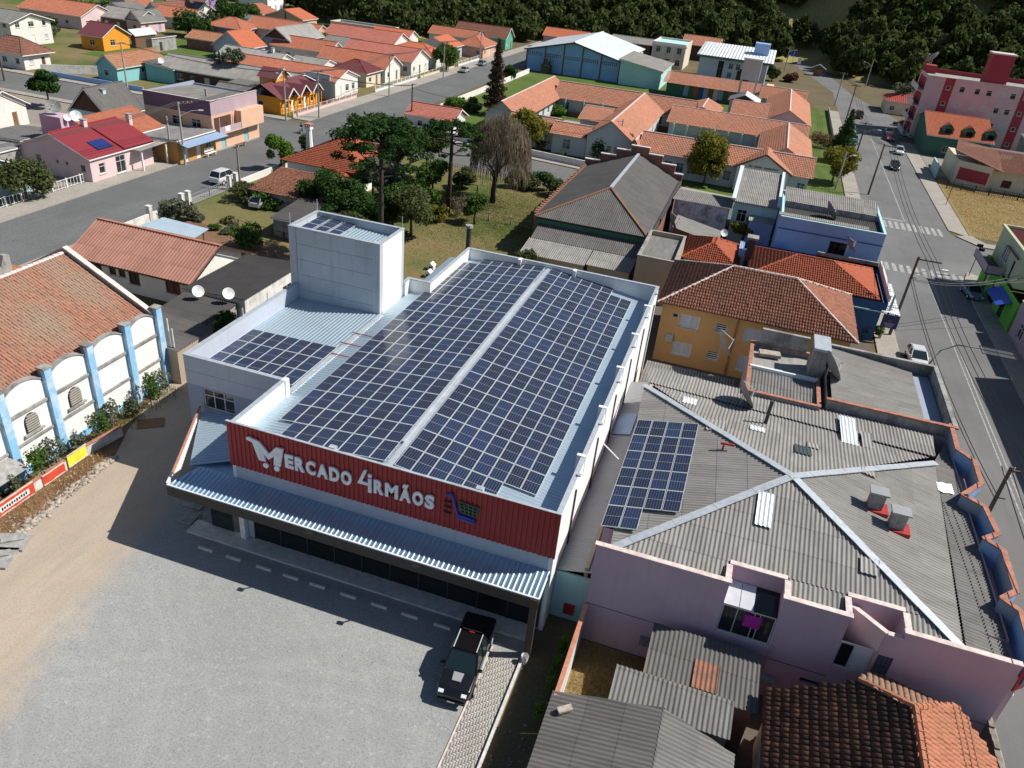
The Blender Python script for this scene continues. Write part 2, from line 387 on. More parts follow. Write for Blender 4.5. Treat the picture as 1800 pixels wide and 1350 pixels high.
def solar():
    """cells, bus bars and the mid rail printed on a panel (u 0..1, v 0..1)"""
    n = NT('solar'); tc = n.node('ShaderNodeTexCoord').outputs['UV']; sp = n.node('ShaderNodeSeparateXYZ'); n.lk(tc, sp.inputs[0])
    def lines(sock, cnt, w):
        m = n.node('ShaderNodeMath', operation='MULTIPLY'); n.lk(sock, m.inputs[0]); m.inputs[1].default_value = cnt
        f = n.node('ShaderNodeMath', operation='FRACT'); n.lk(m.outputs[0], f.inputs[0])
        d = n.node('ShaderNodeMath', operation='SUBTRACT'); n.lk(f.outputs[0], d.inputs[0]); d.inputs[1].default_value = .5
        a = n.node('ShaderNodeMath', operation='ABSOLUTE'); n.lk(d.outputs[0], a.inputs[0])
        g = n.node('ShaderNodeMath', operation='GREATER_THAN'); n.lk(a.outputs[0], g.inputs[0]); g.inputs[1].default_value = .5-w
        return g.outputs[0]
    oi = n.node('ShaderNodeObjectInfo').outputs['Random']
    cell = n.mix(oi, (.012, .018, .042), (.018, .032, .085))
    nz = n.noise(n.coord('World'), .9, 3); cell = n.mix(n.ramp(nz, [(.4, 0), (.7, .5)]), cell, (.020, .022, .030))
    a = n.mix(lines(sp.outputs[0], 6, .045), cell, (.16, .18, .21))
    a = n.mix(lines(sp.outputs[1], 12, .02), a, (.06, .07, .09))
    a = n.mix(lines(sp.outputs[1], 2, .011), a, (.36, .38, .40))
    n.col(a); n.rough(.12, 0, .35); return n.mat
solar()
# leaves
def leaf(name, c, c2, tr=.35):
    n = NT(name); isl = n.node('ShaderNodeNewGeometry').outputs['Random Per Island']; big = n.noise(n.coord('World'), .5, 3)
    c, c2 = sc(c, 1.45), sc(c2, 1.4); a = n.mix(isl, c, c2); a = n.mix(n.ramp(big, [(.4, 0), (.65, .5)]), a, sc(c, .7))
    n.col(a); n.rough(.85, 0, .08)
    t = n.node('ShaderNodeBsdfTranslucent'); n.lk(a, t.inputs[0]); mx = n.node('ShaderNodeMixShader'); mx.inputs[0].default_value = tr
    n.lk(n.bs.outputs[0], mx.inputs[1]); n.lk(t.outputs[0], mx.inputs[2]); n.lk(mx.outputs[0], n.n['Material Output'].inputs[0]); return n.mat
leaf('leaf_pine', (.016, .040, .012), (.040, .080, .020)); leaf('leaf_dark', (.018, .045, .012), (.045, .085, .020)); leaf('leaf_mid', (.035, .075, .015), (.075, .125, .028)); leaf('leaf_olive', (.05, .065, .022), (.10, .115, .045))
leaf('leaf_yellow', (.075, .080, .012), (.19, .17, .03)); leaf('leaf_willow', (.13, .105, .07), (.20, .165, .115)); leaf('leaf_conifer', (.030, .022, .014), (.060, .042, .026)); leaf('leaf_grey', (.07, .085, .055), (.13, .14, .09))
leaf('leaf_forest', (.030, .050, .015), (.085, .10, .032)); leaf('leaf_russet', (.09, .045, .03), (.15, .08, .05)); leaf('leaf_bush', (.05, .11, .015), (.11, .18, .03)); leaf('drygrass', (.26, .17, .07), (.40, .27, .12)); leaf('grassblade', (.06, .10, .02), (.12, .15, .04))
# ground
def ground_mat(name, stops, scale=.08, fine=6.0, bump=.25, r=.95, kind='World'):
    n = NT(name); co = n.coord(kind); big = n.noise(co, scale, 7, .62); f = n.noise(co, fine, 5, .7)
    a = n.ramp(big, stops); a = n.mix(n.ramp(f, [(.35, .45), (.6, 0)]), a, sc(stops[0][1], .55)); n.col(a); n.rough(r, 0, .15); n.bump(f, bump, .03); return n.mat
ground_mat('earth', [(.3, (.10, .085, .05)), (.5, (.15, .12, .07)), (.7, (.09, .10, .045))])
ground_mat('lawn', [(.3, (.07, .115, .022)), (.55, (.10, .145, .035)), (.75, (.15, .15, .05))], .12, 5)
ground_mat('gardenlawn', [(.36, (.085, .12, .03)), (.5, (.17, .15, .065)), (.66, (.24, .165, .09))], .09, 4)
ground_mat('field', [(.3, (.21, .155, .062)), (.5, (.28, .205, .09)), (.72, (.16, .15, .06))], .16, 3)
ground_mat('yard', [(.3, (.24, .22, .19)), (.6, (.30, .27, .23)), (.8, (.18, .17, .14))], .2, 5)
ground_mat('yarddark', [(.3, (.10, .085, .07)), (.6, (.14, .12, .10)), (.8, (.08, .075, .06))], .2, 5)
ground_mat('paving', [(.3, (.30, .275, .24)), (.6, (.37, .34, .30)), (.8, (.24, .225, .2))], .3, 4)
ground_mat('hillgrass', [(.3, (.24, .22, .08)), (.55, (.34, .29, .12)), (.75, (.17, .18, .06))], .03, 1)
ground_mat('soil', [(.3, (.15, .09, .055)), (.6, (.22, .135, .085)), (.8, (.11, .075, .05))], .4, 6)
def road_mat(name, c, cell=None):
    n = NT(name); co = n.coord('World'); big = n.noise(co, .12, 6, .6); st = n.noise(n.coord('World', (1, .04, 1)), 1.3, 4, .6); f = n.noise(co, 18, 3, .7)
    a = n.mix(n.ramp(big, [(.35, 0), (.68, 1)]), sc(c, .86), sc(c, 1.14)); a = n.mix(n.ramp(st, [(.45, 0), (.7, .35)]), a, sc(c, .72))
    a = n.mix(n.ramp(f, [(.3, .4), (.55, 0)]), a, sc(c, .5))
    if cell:
        v = n.node('ShaderNodeTexVoronoi', feature='DISTANCE_TO_EDGE'); v.inputs['Scale'].default_value = cell; n.lk(co, v.inputs['Vector'])
        a = n.mix(n.ramp(v.outputs['Distance'], [(.02, .55), (.10, 0)]), a, sc(c, .45)); n.bump(v.outputs['Distance'], .4, .03)
    pv = n.node('ShaderNodeTexVoronoi'); pv.inputs['Scale'].default_value = .16; n.lk(n.coord('World', (1, .45, 1)), pv.inputs['Vector']); a = n.mix(n.ramp(pv.outputs['Color'], [(.2, .28), (.8, 0)]), a, sc(c, .62))
    n.col(a); n.rough(.85, 0, .25); return n.mat
road_mat('asphalt', (.165, .165, .165)); road_mat('cobble', (.155, .16, .16), 4.5); road_mat('sidestreet', (.16, .16, .155), 4.5)
# ------------------------------------------------------------------ ground, roads, pavements
def struct(name, mb, mat, **k):
    return tag(mb.build(name, mat, **k), kind='structure')
def sheet_poly(name, pts, z, mat):
    mb = MB(); mb.face([(x, y, z) for x, y in pts]); o = struct(name, mb, mat); return o
def band(name, left, right, z0, z1, mat, kerb=None):
    """raised strip (pavement) between two polylines with a kerb face"""
    mb = MB(); n = len(left)
    for i in range(n-1):
        a, b, c, d = left[i], left[i+1], right[i+1], right[i]
        mb.face([(*a, z1), (*d, z1), (*c, z1), (*b, z1)]); mb.face([(*a, z0), (*a, z1), (*b, z1), (*b, z0)]); mb.face([(*d, z0), (*c, z0), (*c, z1), (*d, z1)])
    mb.face([(*left[0], z0), (*right[0], z0), (*right[0], z1), (*left[0], z1)]); mb.face([(*left[-1], z0), (*left[-1], z1), (*right[-1], z1), (*right[-1], z0)])
    return struct(name, mb, mat)
sheet_poly('ground', [(-1500, -300), (1500, -300), (1500, 2600), (-1500, 2600)], 0, M['earth'])
# market forecourt: crushed stone that fades into the dirt drive along a ragged line
def forecourt_mat():
    n = NT('forecourt'); co = n.coord('World'); sp = n.node('ShaderNodeSeparateXYZ'); n.lk(co, sp.inputs[0])
    def mth(op, a, b):
        m = n.node('ShaderNodeMath', operation=op)
        for i, v in enumerate((a, b)):
            if isinstance(v, (int, float)): m.inputs[i].default_value = v
            else: n.lk(v, m.inputs[i])
        return m.outputs[0]
    line = mth('MULTIPLY', mth('SUBTRACT', sp.outputs[1], 16.0), -.19)
    d = mth('SUBTRACT', mth('SUBTRACT', sp.outputs[0], -26.9), line)
    nz = n.noise(co, .35, 6, .65); d = mth('ADD', mth('DIVIDE', d, 4.2), mth('MULTIPLY', mth('SUBTRACT', nz, .5), 1.6))
    mask = n.ramp(mth('ADD', d, .5), [(.25, 0), (.75, 1)])
    big = n.noise(co, .09, 6, .6); mid = n.noise(co, .7, 5, .65); f = n.noise(co, 10, 6, .8)
    v = n.node('ShaderNodeTexVoronoi'); v.inputs['Scale'].default_value = 8; n.lk(co, v.inputs['Vector'])
    a = n.mix(n.ramp(big, [(.32, 0), (.7, 1)]), (.27, .28, .275), (.33, .335, .325)); a = n.mix(n.ramp(mid, [(.45, 0), (.75, .35)]), a, (.235, .24, .235))
    a = n.mix(n.ramp(f, [(.36, .8), (.52, 0)]), a, (.15, .155, .155)); a = n.mix(n.ramp(v.outputs['Color'], [(.80, 0), (.9, .35)]), a, (.44, .43, .41))
    for (cx, cy, k, w) in ((-44, 2, 1.1, .17), (-6, -6, .9, .13)):               # worn turning tracks
        vm = n.node('ShaderNodeVectorMath', operation='DISTANCE'); dn = n.node('ShaderNodeTexNoise'); dn.inputs['Scale'].default_value = .25; dn.inputs['Detail'].default_value = 5; n.lk(co, dn.inputs['Vector']); ds = n.node('ShaderNodeVectorMath', operation='SCALE'); ds.inputs['Scale'].default_value = 4.5; n.lk(dn.outputs['Color'], ds.inputs[0]); ad = n.node('ShaderNodeVectorMath', operation='ADD'); n.lk(co, ad.inputs[0]); n.lk(ds.outputs[0], ad.inputs[1]); n.lk(ad.outputs[0], vm.inputs[0]); vm.inputs[1].default_value = (cx, cy, 0)
        cb_ = n.node('ShaderNodeCombineXYZ'); n.lk(vm.outputs['Value'], cb_.inputs[0]); tr_ = n.noise(cb_.outputs[0], k, 3, .6)
        a = n.mix(n.ramp(tr_, [(.50, 0), (.66, w)]), a, (.42, .415, .395)); a = n.mix(n.ramp(tr_, [(.34, w), (.44, 0)]), a, (.19, .195, .19))
    sp_ = n.node('ShaderNodeTexVoronoi'); sp_.inputs['Scale'].default_value = .17; n.lk(co, sp_.inputs['Vector']); a = n.mix(n.ramp(sp_.outputs['Distance'], [(.05, .38), (.16, 0)]), a, (.11, .11, .11))
    st = n.noise(n.coord('World', (1.0, .16, 1)), .9, 6, .7)
    b = n.mix(n.ramp(big, [(.35, 0), (.65, 1)]), (.37, .295, .225), (.43, .37, .30)); b = n.mix(n.ramp(st, [(.42, 0), (.68, .5)]), b, (.30, .265, .225))
    b = n.mix(n.ramp(f, [(.36, .55), (.5, 0)]), b, (.22, .18, .145))
    n.col(n.mix(mask, b, a)); n.rough(.95, 0, .15); n.bump(f, .5, .035)
forecourt_mat()
sheet_poly('car_park', [(-37.6, -10), (-5.35, -10), (-5.35, 30.2), (-24.2, 30.2), (-24.2, 36), (-31.6, 36), (-31.6, 47), (-39, 47), (-39, 30), (-37.6, 24)], .012, M['forecourt'])
# streets
sheet_poly('west_street', [(-77, -60), (-66, -60), (-66, 420), (-77, 420)], .008, M['cobble'])
sheet_poly('cross_street', [(-300, 112.5), (-77, 112.5), (-77, 124.5), (-300, 124.5)], .006, M['sidestreet'])
sheet_poly('school_street', [(-66, 117.5), (18, 110), (18, 122), (-20, 125), (-66, 131)], .006, M['sidestreet'])
sheet_poly('main_street', [(18.6, -40), (28.7, -40), (28.7, 106), (33.5, 110), (60, 110), (60, 121.5), (34, 121.5), (30.6, 126), (30.6, 200), (36, 206), (60, 204), (60, 214), (36, 216), (31, 236), (24, 262), (12, 350), (-10, 460), (-20, 460), (2, 345), (18.5, 262), (18.6, 232)], .010, M['asphalt'])
# pavements
def line(*p): return list(p)
band('pavement_main_street_inner', line((15.9, -40), (15.9, 60), (16.4, 66), (16.4, 107)), line((18.6, -40), (18.6, 60), (18.6, 66), (18.6, 107)), 0, .14, M['paving'])
band('pavement_school_side', line((16.2, 127), (16.2, 226)), line((18.6, 127), (18.6, 226)), 0, .14, M['paving'])
band('pavement_main_street_outer', line((28.7, -40), (28.7, 104), (30, 108.8)), line((31.2, -40), (31.2, 104), (33.2, 106.8)), 0, .14, M['paving'])
band('pavement_field_side', line((30.6, 128), (30.6, 196)), line((33.2, 126), (33.4, 196)), 0, .12, M['paving'])
band('pavement_field_south', line((31.2, 125.6), (34, 122), (60, 121.6)), line((33.6, 127), (35, 124.2), (60, 124)), 0, .13, M['paving'])
band('pavement_west_far', line((-80.4, -20), (-80.4, 111)), line((-77, -20), (-77, 111)), 0, .14, M['paving'])
band('pavement_west_north', line((-80.4, 126.5), (-80.4, 330)), line((-77, 126.5), (-77, 330)), 0, .14, M['paving'])
band('pavement_west_near', line((-66, -20), (-66, 116)), line((-64.6, -20), (-64.6, 116)), 0, .14, M['paving'])
band('pavement_cross_north', line((-200, 124.5), (-80.5, 124.5)), line((-200, 126.4), (-80.5, 126.4)), 0, .13, M['paving'])
band('pavement_cross_south', line((-200, 110.8), (-80.5, 110.8)), line((-200, 112.5), (-80.5, 112.5)), 0, .13, M['paving'])
band('pavement_school_wall', line((-62, 130.8), (-20, 125.2), (16, 122.2)), line((-62, 132.6), (-20, 127), (16, 124.2)), 0, .13, M['paving'])
# painted markings
def zebra(name, x0, x1, y0, y1, n, w=.5):
    mb = MB(); st = (x1-x0)/n
    for i in range(n):
        x = x0+i*st; mb.face([(x, y0, .016), (x+w, y0, .016), (x+w, y1, .016), (x, y1, .016)])
    return tag(mb.build(name, M['worn_paint']), kind='structure')
def worn():
    n = NT('worn_paint'); co = n.coord('World'); f = n.noise(co, 2.5, 6, .75)
    n.col(n.mix(n.ramp(f, [(.38, 1), (.6, 0)]), (.40, .40, .385), (.20, .20, .198))); n.rough(.8, 0, .2)
worn()
zebra('crosswalk_north', 20.2, 29.8, 124.2, 128.0, 11); zebra('crosswalk_south', 19.6, 29.6, 104.2, 107.2, 11)
zebra('crosswalk_far', 20.0, 30.0, 203, 206, 11)
mb = MB()
for x in (24.35, 24.75): mb.face([(x, -20, .0155), (x+.12, -20, .0155), (x+.12, 103, .0155), (x, 103, .0155)])
for x in (24.45,): mb.face([(x, 129, .0155), (x+.14, 129, .0155), (x+.14, 201, .0155), (x, 201, .0155)])
mb.face([(20.2, 128.8, .0155), (24.3, 128.8, .0155), (24.3, 129.3, .0155), (20.2, 129.3, .0155)])
tag(mb.build('lane_markings', M['worn_paint']), kind='structure')
# lawns, yards, garden
sheet_poly('school_lawn', [(-62, 132.8), (-20, 127.2), (16.0, 124.4), (16, 226), (-62, 226)], .004, M['lawn'])
sheet_poly('garden', [(-64.4, 62), (-40, 62), (-40, 66), (-10, 66), (-10, 112.4), (-64.4, 116.5)], .004, M['gardenlawn'])
sheet_poly('kitchen_garden_soil', [(-62, 63.5), (-47, 63.5), (-45, 70), (-62, 74)], .008, M['soil'])
sheet_poly('field', [(33.5, 127), (90, 124.2), (90, 166), (33.7, 166)], .004, M['field'])
sheet_poly('yard_west', [(-200, 20), (-80.6, 20), (-80.6, 110.6), (-200, 110.6)], .003, M['yard'])
sheet_poly('yard_north_west', [(-230, 126.6), (-80.6, 126.6), (-80.6, 250), (-230, 250)], .003, M['gardenlawn'])
sheet_poly('yard_market_block', [(-3.2, 20), (15.8, 20), (15.8, 110), (-8, 110), (-8, 66), (-3.2, 60)], .003, M['yarddark'])
sheet_poly('grass_lot_west', [(-111, 126.8), (-87, 126.8), (-87, 146), (-97, 150), (-111, 150)], .007, M['lawn'])
sheet_poly('grass_north_west', [(-230, 205), (-100, 205), (-100, 262), (-230, 262)], .006, M['lawn'])
sheet_poly('grass_yard_north', [(-150, 150), (-122, 150), (-122, 190), (-150, 190)], .007, M['lawn'])
sheet_poly('yard_east', [(33.6, 166.2), (110, 166.2), (110, 203), (36, 205), (33.6, 196)], .003, M['yard'])
sheet_poly('court', [(-38.5, 147), (-22, 147), (-22, 163), (-38.5, 163)], .010, M['paving'])
# hill behind the town
HF = [(-400, 300), (-200, 285), (-160, 272), (-140, 252), (-112, 250), (-95, 262), (-78, 285), (-50, 305), (-25, 314), (0, 325), (14, 322), (24, 304), (36, 292), (60, 292), (90, 280), (160, 262), (400, 230)]
def hillz(x, y):
    f = float(np.interp(x, [a for a, b in HF], [b for a, b in HF])); d = y-f
    if d <= 0: return -.5
    return .40*d*min(1, d/60)+3.5*math.sin(x*.021+1)*min(1, d/80)+2.5*math.sin(x*.05+y*.03)*min(1, d/80)
nx, ny = 90, 60; xs = np.linspace(-420, 420, nx); ys = np.linspace(195, 760, ny)
V = np.array([[x, y, hillz(x, y)] for x in xs for y in ys]); idx = np.arange(nx*ny).reshape(nx, ny)
F = np.stack([idx[:-1, :-1], idx[1:, :-1], idx[1:, 1:], idx[:-1, 1:]], -1).reshape(-1, 4)
tag(np_obj('hill', V, F, M['hillgrass'], smooth=True), kind='structure')
# ------------------------------------------------------------------ walls with openings, windows
def wall_face(mb, o, U, n, width, height, holes=(), depth=.14, m=0):
    o, U, n = Vector(o), Vector(U), Vector(n); Z = Vector((0, 0, 1))
    us = sorted({0, width, *[a for h in holes for a in h[:2]]}); zs = sorted({0, height, *[a for h in holes for a in h[2:4]]})
    for i in range(len(us)-1):
        for j in range(len(zs)-1):
            uc, zc = (us[i]+us[i+1])/2, (zs[j]+zs[j+1])/2
            if any(h[0] < uc < h[1] and h[2] < zc < h[3] for h in holes): continue
            mb.face([o+U*us[i]+Z*zs[j], o+U*us[i+1]+Z*zs[j], o+U*us[i+1]+Z*zs[j+1], o+U*us[i]+Z*zs[j+1]], m)
    for (a, b, c, d) in [h[:4] for h in holes]:
        P = [o+U*a+Z*c, o+U*b+Z*c, o+U*b+Z*d, o+U*a+Z*d]
        for k in range(4): mb.face([P[k], P[(k+1) % 4], P[(k+1) % 4]-n*depth, P[k]-n*depth], m)
def window(parent, o, U, n, a, b, c, d, style='w', frame='white_paint', pane='glass', depth=.12):
    """frame, pane and whatever belongs to the opening; a..b along U, c..d up"""
    o, U, n = Vector(o), Vector(U), Vector(n); Z = Vector((0, 0, 1)); w, h = b-a, d-c; ctr = o+U*((a+b)/2)+Z*c
    f = MB(); t = .06 if w > .5 else .045
    q = ctr-n*(depth-.03)
    def fr(u0, u1, z0, z1, out=0, th=.05): f.obox(q+U*((u0+u1)/2)+n*out+Z*z0, U, n, Z, (u1-u0)/2, th/2, z1-z0)
    if style == 'd':
        fr(-w/2, -w/2+t, 0, h); fr(w/2-t, w/2, 0, h); fr(-w/2+t, w/2-t, h-t, h)
        dr = f.build('door', M[frame], parent); p = MB(); p.obox(q-n*.03, U, n, Z, w/2-t, .02, h-t-.004)
        for zz in (.15, h*.52): p.obox(q+Z*zz+n*(-.008), U, n, Z, w/2-t-.12, .012, h*.36)
        p.build('door_leaf', M[pane], dr); k = MB(); k.obox(q+U*(w/2-t-.1)+Z*1.0, U, n, Z, .03, .05, .12); k.build('handle', M['alu'], dr)
        return dr
    fr(-w/2, -w/2+t, 0, h); fr(w/2-t, w/2, 0, h); fr(-w/2+t, w/2-t, 0, t); fr(-w/2+t, w/2-t, h-t, h)
    if style in ('w', 'c', 'o'):
        k = max(1, int(round(w/.75)))
        for i in range(1, k): u = -w/2+w*i/k; fr(u-t/3, u+t/3, t, h-t)
    if style in ('w',) and h > 1.0: fr(-w/2+t, w/2-t, h*.68-.02, h*.68+.02, .003)
    if style == 'l':
        for i in range(1, int(h/.22)+1): zz = h*i/(int(h/.22)+1); fr(-w/2+t, w/2-t, zz-.03, zz+.03, .01, .07)
    if style == 's':
        for sgn in (-1, 1): f.obox(ctr+n*.03+U*(sgn*(w/2+w*.24)), U, n, Z, w*.23, .02, h)
    wd = f.build('window', M[frame], parent)
    p = MB(); p.obox(q-n*.045+Z*t*.5, U, n, Z, w/2-t*.5, .01, h-t); p.build('pane', M[pane], wd)
    if style == 'c':
        cu = MB(); k = max(4, int(w/.14))
        for i in range(k):
            u = -w/2+t+(w-2*t)*(i+.5)/k; cu.obox(q-n*(.034 if i % 2 else .006)+U*u+Z*t, U, n, Z, (w-2*t)/k*.5, .004, h-2*t)
        cu.build('curtain', M['curtain'], wd)
    if w > .7 and style != 's':
        s = MB(); s.obox(ctr+n*.02-Z*.09, U, n, Z, w/2+.1, .09, .07); s.build('sill', M['concretebright'], wd)
    return wd
SIDES = {'-y': lambda r: ((r[0], r[2]), (1, 0, 0), (0, -1, 0), r[1]-r[0]), '+x': lambda r: ((r[1], r[2]), (0, 1, 0), (1, 0, 0), r[3]-r[2]),
         '+y': lambda r: ((r[1], r[3]), (-1, 0, 0), (0, 1, 0), r[1]-r[0]), '-x': lambda r: ((r[0], r[3]), (0, -1, 0), (-1, 0, 0), r[3]-r[2])}
def walls(parent, rect, z0, h, mat, openings=None, name='wall', frame='white_paint', pane='glass'):
    """four walls of a box; openings: {side: [(u, z, w, h, style[, pane[, frame]])]}"""
    mb = MB(); openings = openings or {}; todo = []
    for s, fn in SIDES.items():
        (x, y), U, n, wd = fn(rect); o = Vector((x, y, z0)); hs = []
        for op in openings.get(s, []):
            u, z, w, hh, st = op[:5]
            if u-w/2 < .1 or u+w/2 > wd-.1 or z+hh > h-.05: continue
            hs.append((u-w/2, u+w/2, z, z+hh)); todo.append((o, U, n, u-w/2, u+w/2, z, z+hh, st, op[6] if len(op) > 6 else frame, op[5] if len(op) > 5 else pane))
        wall_face(mb, o, U, n, wd, h, hs)
    wo = mb.build(name, M[mat] if isinstance(mat, str) else mat, parent, fix=False)
    for t in todo: window(parent, *t[:7], style=t[7], frame=t[8], pane=t[9])
    return wo
# ------------------------------------------------------------------ the supermarket
mk = thing('supermarket', 'white supermarket hall with long red lettered front and panel-covered metal roof', 'supermarket', (-14.4, 46, 0))
MX0, MX1, MY0, MY1, MT = -24.0, -4.87, 29.75, 62.4, 8.1
pw = .22                                                              # parapet thickness
def wallbox(name, x0, x1, y0, y1, z0, z1, mat, par=mk): return MB().box(x0, x1, y0, y1, z0, z1).build(name, M[mat], par)
wallbox('side_wall', MX1-pw, MX1, MY0+.08, MY1, 0, MT, 'white'); wallbox('rear_wall', -22.2, MX1-pw, MY1-pw, MY1, 0, MT-.02, 'white')
wallbox('side_wall', -22.2, -22.2+pw, 53.3, MY1-pw-.002, 0, MT, 'white'); wallbox('return_wall', -24.0, -22.2-.002, 53.3, 53.3+pw, 0, MT-.03, 'white')
wallbox('side_wall', MX0, MX0+pw, MY0+.08, 35.5, 0, MT, 'white'); wallbox('side_wall', MX0, MX0+pw, 52.5, 53.3-.002, 0, MT-.01, 'white')
wallbox('front_wall', MX0+.002, MX1-.002, MY0+.1, MY0+.3, 0, 7.9, 'wingtop')
for (x0, x1, y0, y1) in ((MX1-pw-.03, MX1+.03, MY0+.3, MY1+.03), (-22.23, MX1-pw-.035, MY1-pw-.03, MY1+.03), (-22.23, -22.2+pw+.03, 53.3+pw+.035, MY1-pw-.035), (MX0-.03, -22.2+pw+.03, 53.27, 53.3+pw+.03), (MX0-.03, MX0+pw+.03, MY0+.3, 35.45), (MX0-.03, MX0+pw+.03, 52.55, 53.26)):
    MB().box(x0, x1, y0, y1, MT+.003, MT+.05).build('coping', M['flash'], mk)
PLA = lambda *a: MB().box(*a).build('pilaster', M['white'], mk)
for y in (35.4, 41, 46.6, 52.2, 57.8): PLA(MX1-.5, MX1+.035, y-.12, y+.12, MT-1.2, MT+.09)
for x in (-17.2, -12.2): PLA(x-.14, x+.14, MY1-.5, MY1+.03, MT-1.1, MT+.06)
RX, RZ, EZ, LZ = -14.55, 7.75, 6.55, 6.95
patch('roof_slope', [(MX1-pw, MY0+.3, EZ), (MX1-pw, MY1-pw, EZ), (RX, MY1-pw, RZ), (RX, MY0+.3, RZ)], 'metal', M['zinc'], mk)
patch('roof_slope', [(MX0+.2, MY1-pw, LZ), (MX0+.2, MY0+.3, LZ), (RX, MY0+.3, RZ), (RX, MY1-pw, RZ)], 'metal', M['zinc'], mk)
MB().box(RX-.17, RX+.17, MY0+.3, MY1-pw, RZ+.035, RZ+.075).build('ridge_cap', M['flash'], mk)
MB().box(RX-.28, RX-.12, MY0+3, MY1-4, RZ+.08, RZ+.14).build('cable_tray', M['gutter'], mk)
for y in (41.2, 42.9, 44.6): MB().bar((-24.3, y, LZ+.12), (-22.6, y-.1, LZ+.2), .05).build('conduit', M['redpaint'], mk)
# east side: grey overflow outlets and brown downpipes outside
for y in (33.5, 39, 44.5, 50, 55.5, 60.5): MB().bar((MX1+.06, y, 0), (MX1+.06, y, MT-.9), .09).build('downpipe', M['darkbrown'], mk)
for y in (33.5, 39, 44.5, 50, 55.5, 60.5): MB().box(MX1-.02, MX1+.17, y-.1, y+.1, MT+.052, MT+.15).build('overflow_outlet', M['flash'], mk)
# red corrugated front
us = []; x = MX0-.1; k = 0
V = []; prof = [(0, 0), (.10, 0), (.13, -.045), (.25, -.045), (.28, 0)]
mbs = MB(); x = MX0-.06
pts = []
while x < MX1+.06:
    for (dx, dy) in prof[:-1]: pts.append((min(x+dx, MX1+.06), MY0+dy))
    x += .28
for (a, b) in zip(pts[:-1], pts[1:]):
    if b[0]-a[0] < 1e-6: continue
    mbs.face([(a[0], a[1], 5.39), (b[0], b[1], 5.39), (b[0], b[1], 8.33), (a[0], a[1], 8.33)])
rs = mbs.build('red_cladding', M['redsheet'], mk, fix=False)
MB().box(MX0-.07, MX1+.07, MY0+.012, MY0+.098, 5.385, 8.335).build('cladding_backing', M['redpaint'], mk)
mb = MB().box(MX0-.08, MX1+.08, MY0-.05, MY0+.1, 8.337, 8.375); mb.build('top_flashing', M['flash'], mk)
for x in (-17.6, -9.2): MB().box(x-.2, x+.2, MY0+.1, MY0+.4, 8.0, 8.42).build('floodlight', M['flash'], mk)
# lettering, raised in front of the cladding
FY = MY0-.05
def poly_letter(name, outline, par, mat='letter', d=.12, y=None):
    y = FY if y is None else y
    mb = MB(); mb.extrude([(x, y-d, z) for x, z in outline], (0, d-.01, 0)); return mb.build(name, M[mat], par)
sg = mk
mo = [(-22.75, 7.68), (-22.60, 7.80), (-21.93, 7.66), (-21.36, 7.02), (-20.88, 7.60), (-20.42, 7.62), (-20.66, 6.36), (-21.10, 6.34), (-21.02, 6.95), (-21.40, 6.62), (-21.72, 6.98), (-21.60, 6.42), (-22.02, 6.40), (-22.36, 7.50), (-22.72, 7.58)]
ml = poly_letter('letter_m', mo, sg)
for x in (-21.62, -20.92):
    mb = MB(); mb.extrude([(x+.17*math.cos(t*math.pi/8), FY-.12, 6.14+.17*math.sin(t*math.pi/8)) for t in range(16)], (0, .11, 0)); mb.build('wheel_dot', M['letter'], ml)
def text_part(name, ch, x0, x1, z0, z1, mat, par, y, depth=.05, bold=.035, rot=None):
    cu = bpy.data.curves.new(name, 'FONT'); cu.body = ch; cu.size = 1; cu.extrude = .05; cu.offset = bold; cu.resolution_u = 3
    ob = bpy.data.objects.new('tmp', cu); COL.objects.link(ob); dg = bpy.context.evaluated_depsgraph_get()
    me = bpy.data.meshes.new_from_object(ob.evaluated_get(dg)); bpy.data.objects.remove(ob)
    co = np.empty(len(me.vertices)*3, dtype=np.float32); me.vertices.foreach_get('co', co); co = co.reshape(-1, 3)
    mn, mx = co.min(0), co.max(0); o = org(par)
    X = x0+(co[:, 0]-mn[0])/(mx[0]-mn[0])*(x1-x0); Z = z0+(co[:, 1]-mn[1])/(mx[1]-mn[1])*(z1-z0); Y = y-(co[:, 2]+.05)/.1*depth
    P = np.stack([X, Y, Z], -1)
    if rot: P = np.array([rot(p) for p in P])
    me.vertices.foreach_set('co', (P-np.array(o)).astype(np.float32).ravel()); me.materials.clear(); me.materials.append(M[mat]); me.update()
    return link(name, me, par)
lw = dict(E=.56, R=.62, C=.62, A=.70, D=.64, O=.68, M=.82, S=.58)
def word(txt, x0, x1, z0, z1, accent=None):
    ws = [lw[c if c != 'Ã' else 'A'] for c in txt]; k = (x1-x0)/(sum(ws)+.10*(len(ws)-1)); x = x0
    for c, w in zip(txt, ws):
        z1_ = z1+.24 if c == 'Ã' else z1
        text_part('letter', c, x, x+w*k, z0, z1_, 'letter', sg, FY-.01, .11, .05); x += (w+.10)*k
word('ERCADO', -20.36, -16.3, 6.42, 7.34); word('RMÃOS', -14.98, -11.5, 6.44, 7.34)
poly_letter('letter', [(-15.95, 6.80), (-15.55, 7.78), (-15.38, 7.78), (-15.68, 6.98), (-15.36, 6.98), (-15.36, 6.80)], sg)
poly_letter('letter', [(-15.32, 6.36), (-15.12, 6.36), (-15.12, 7.28), (-15.32, 7.28)], sg); poly_letter('letter', [(-15.32, 7.38), (-15.12, 7.38), (-15.12, 7.58), (-15.32, 7.58)], sg)
poly_letter('letter', [(-15.36, 6.80), (-15.325, 6.80), (-15.325, 6.98), (-15.36, 6.98)], sg)
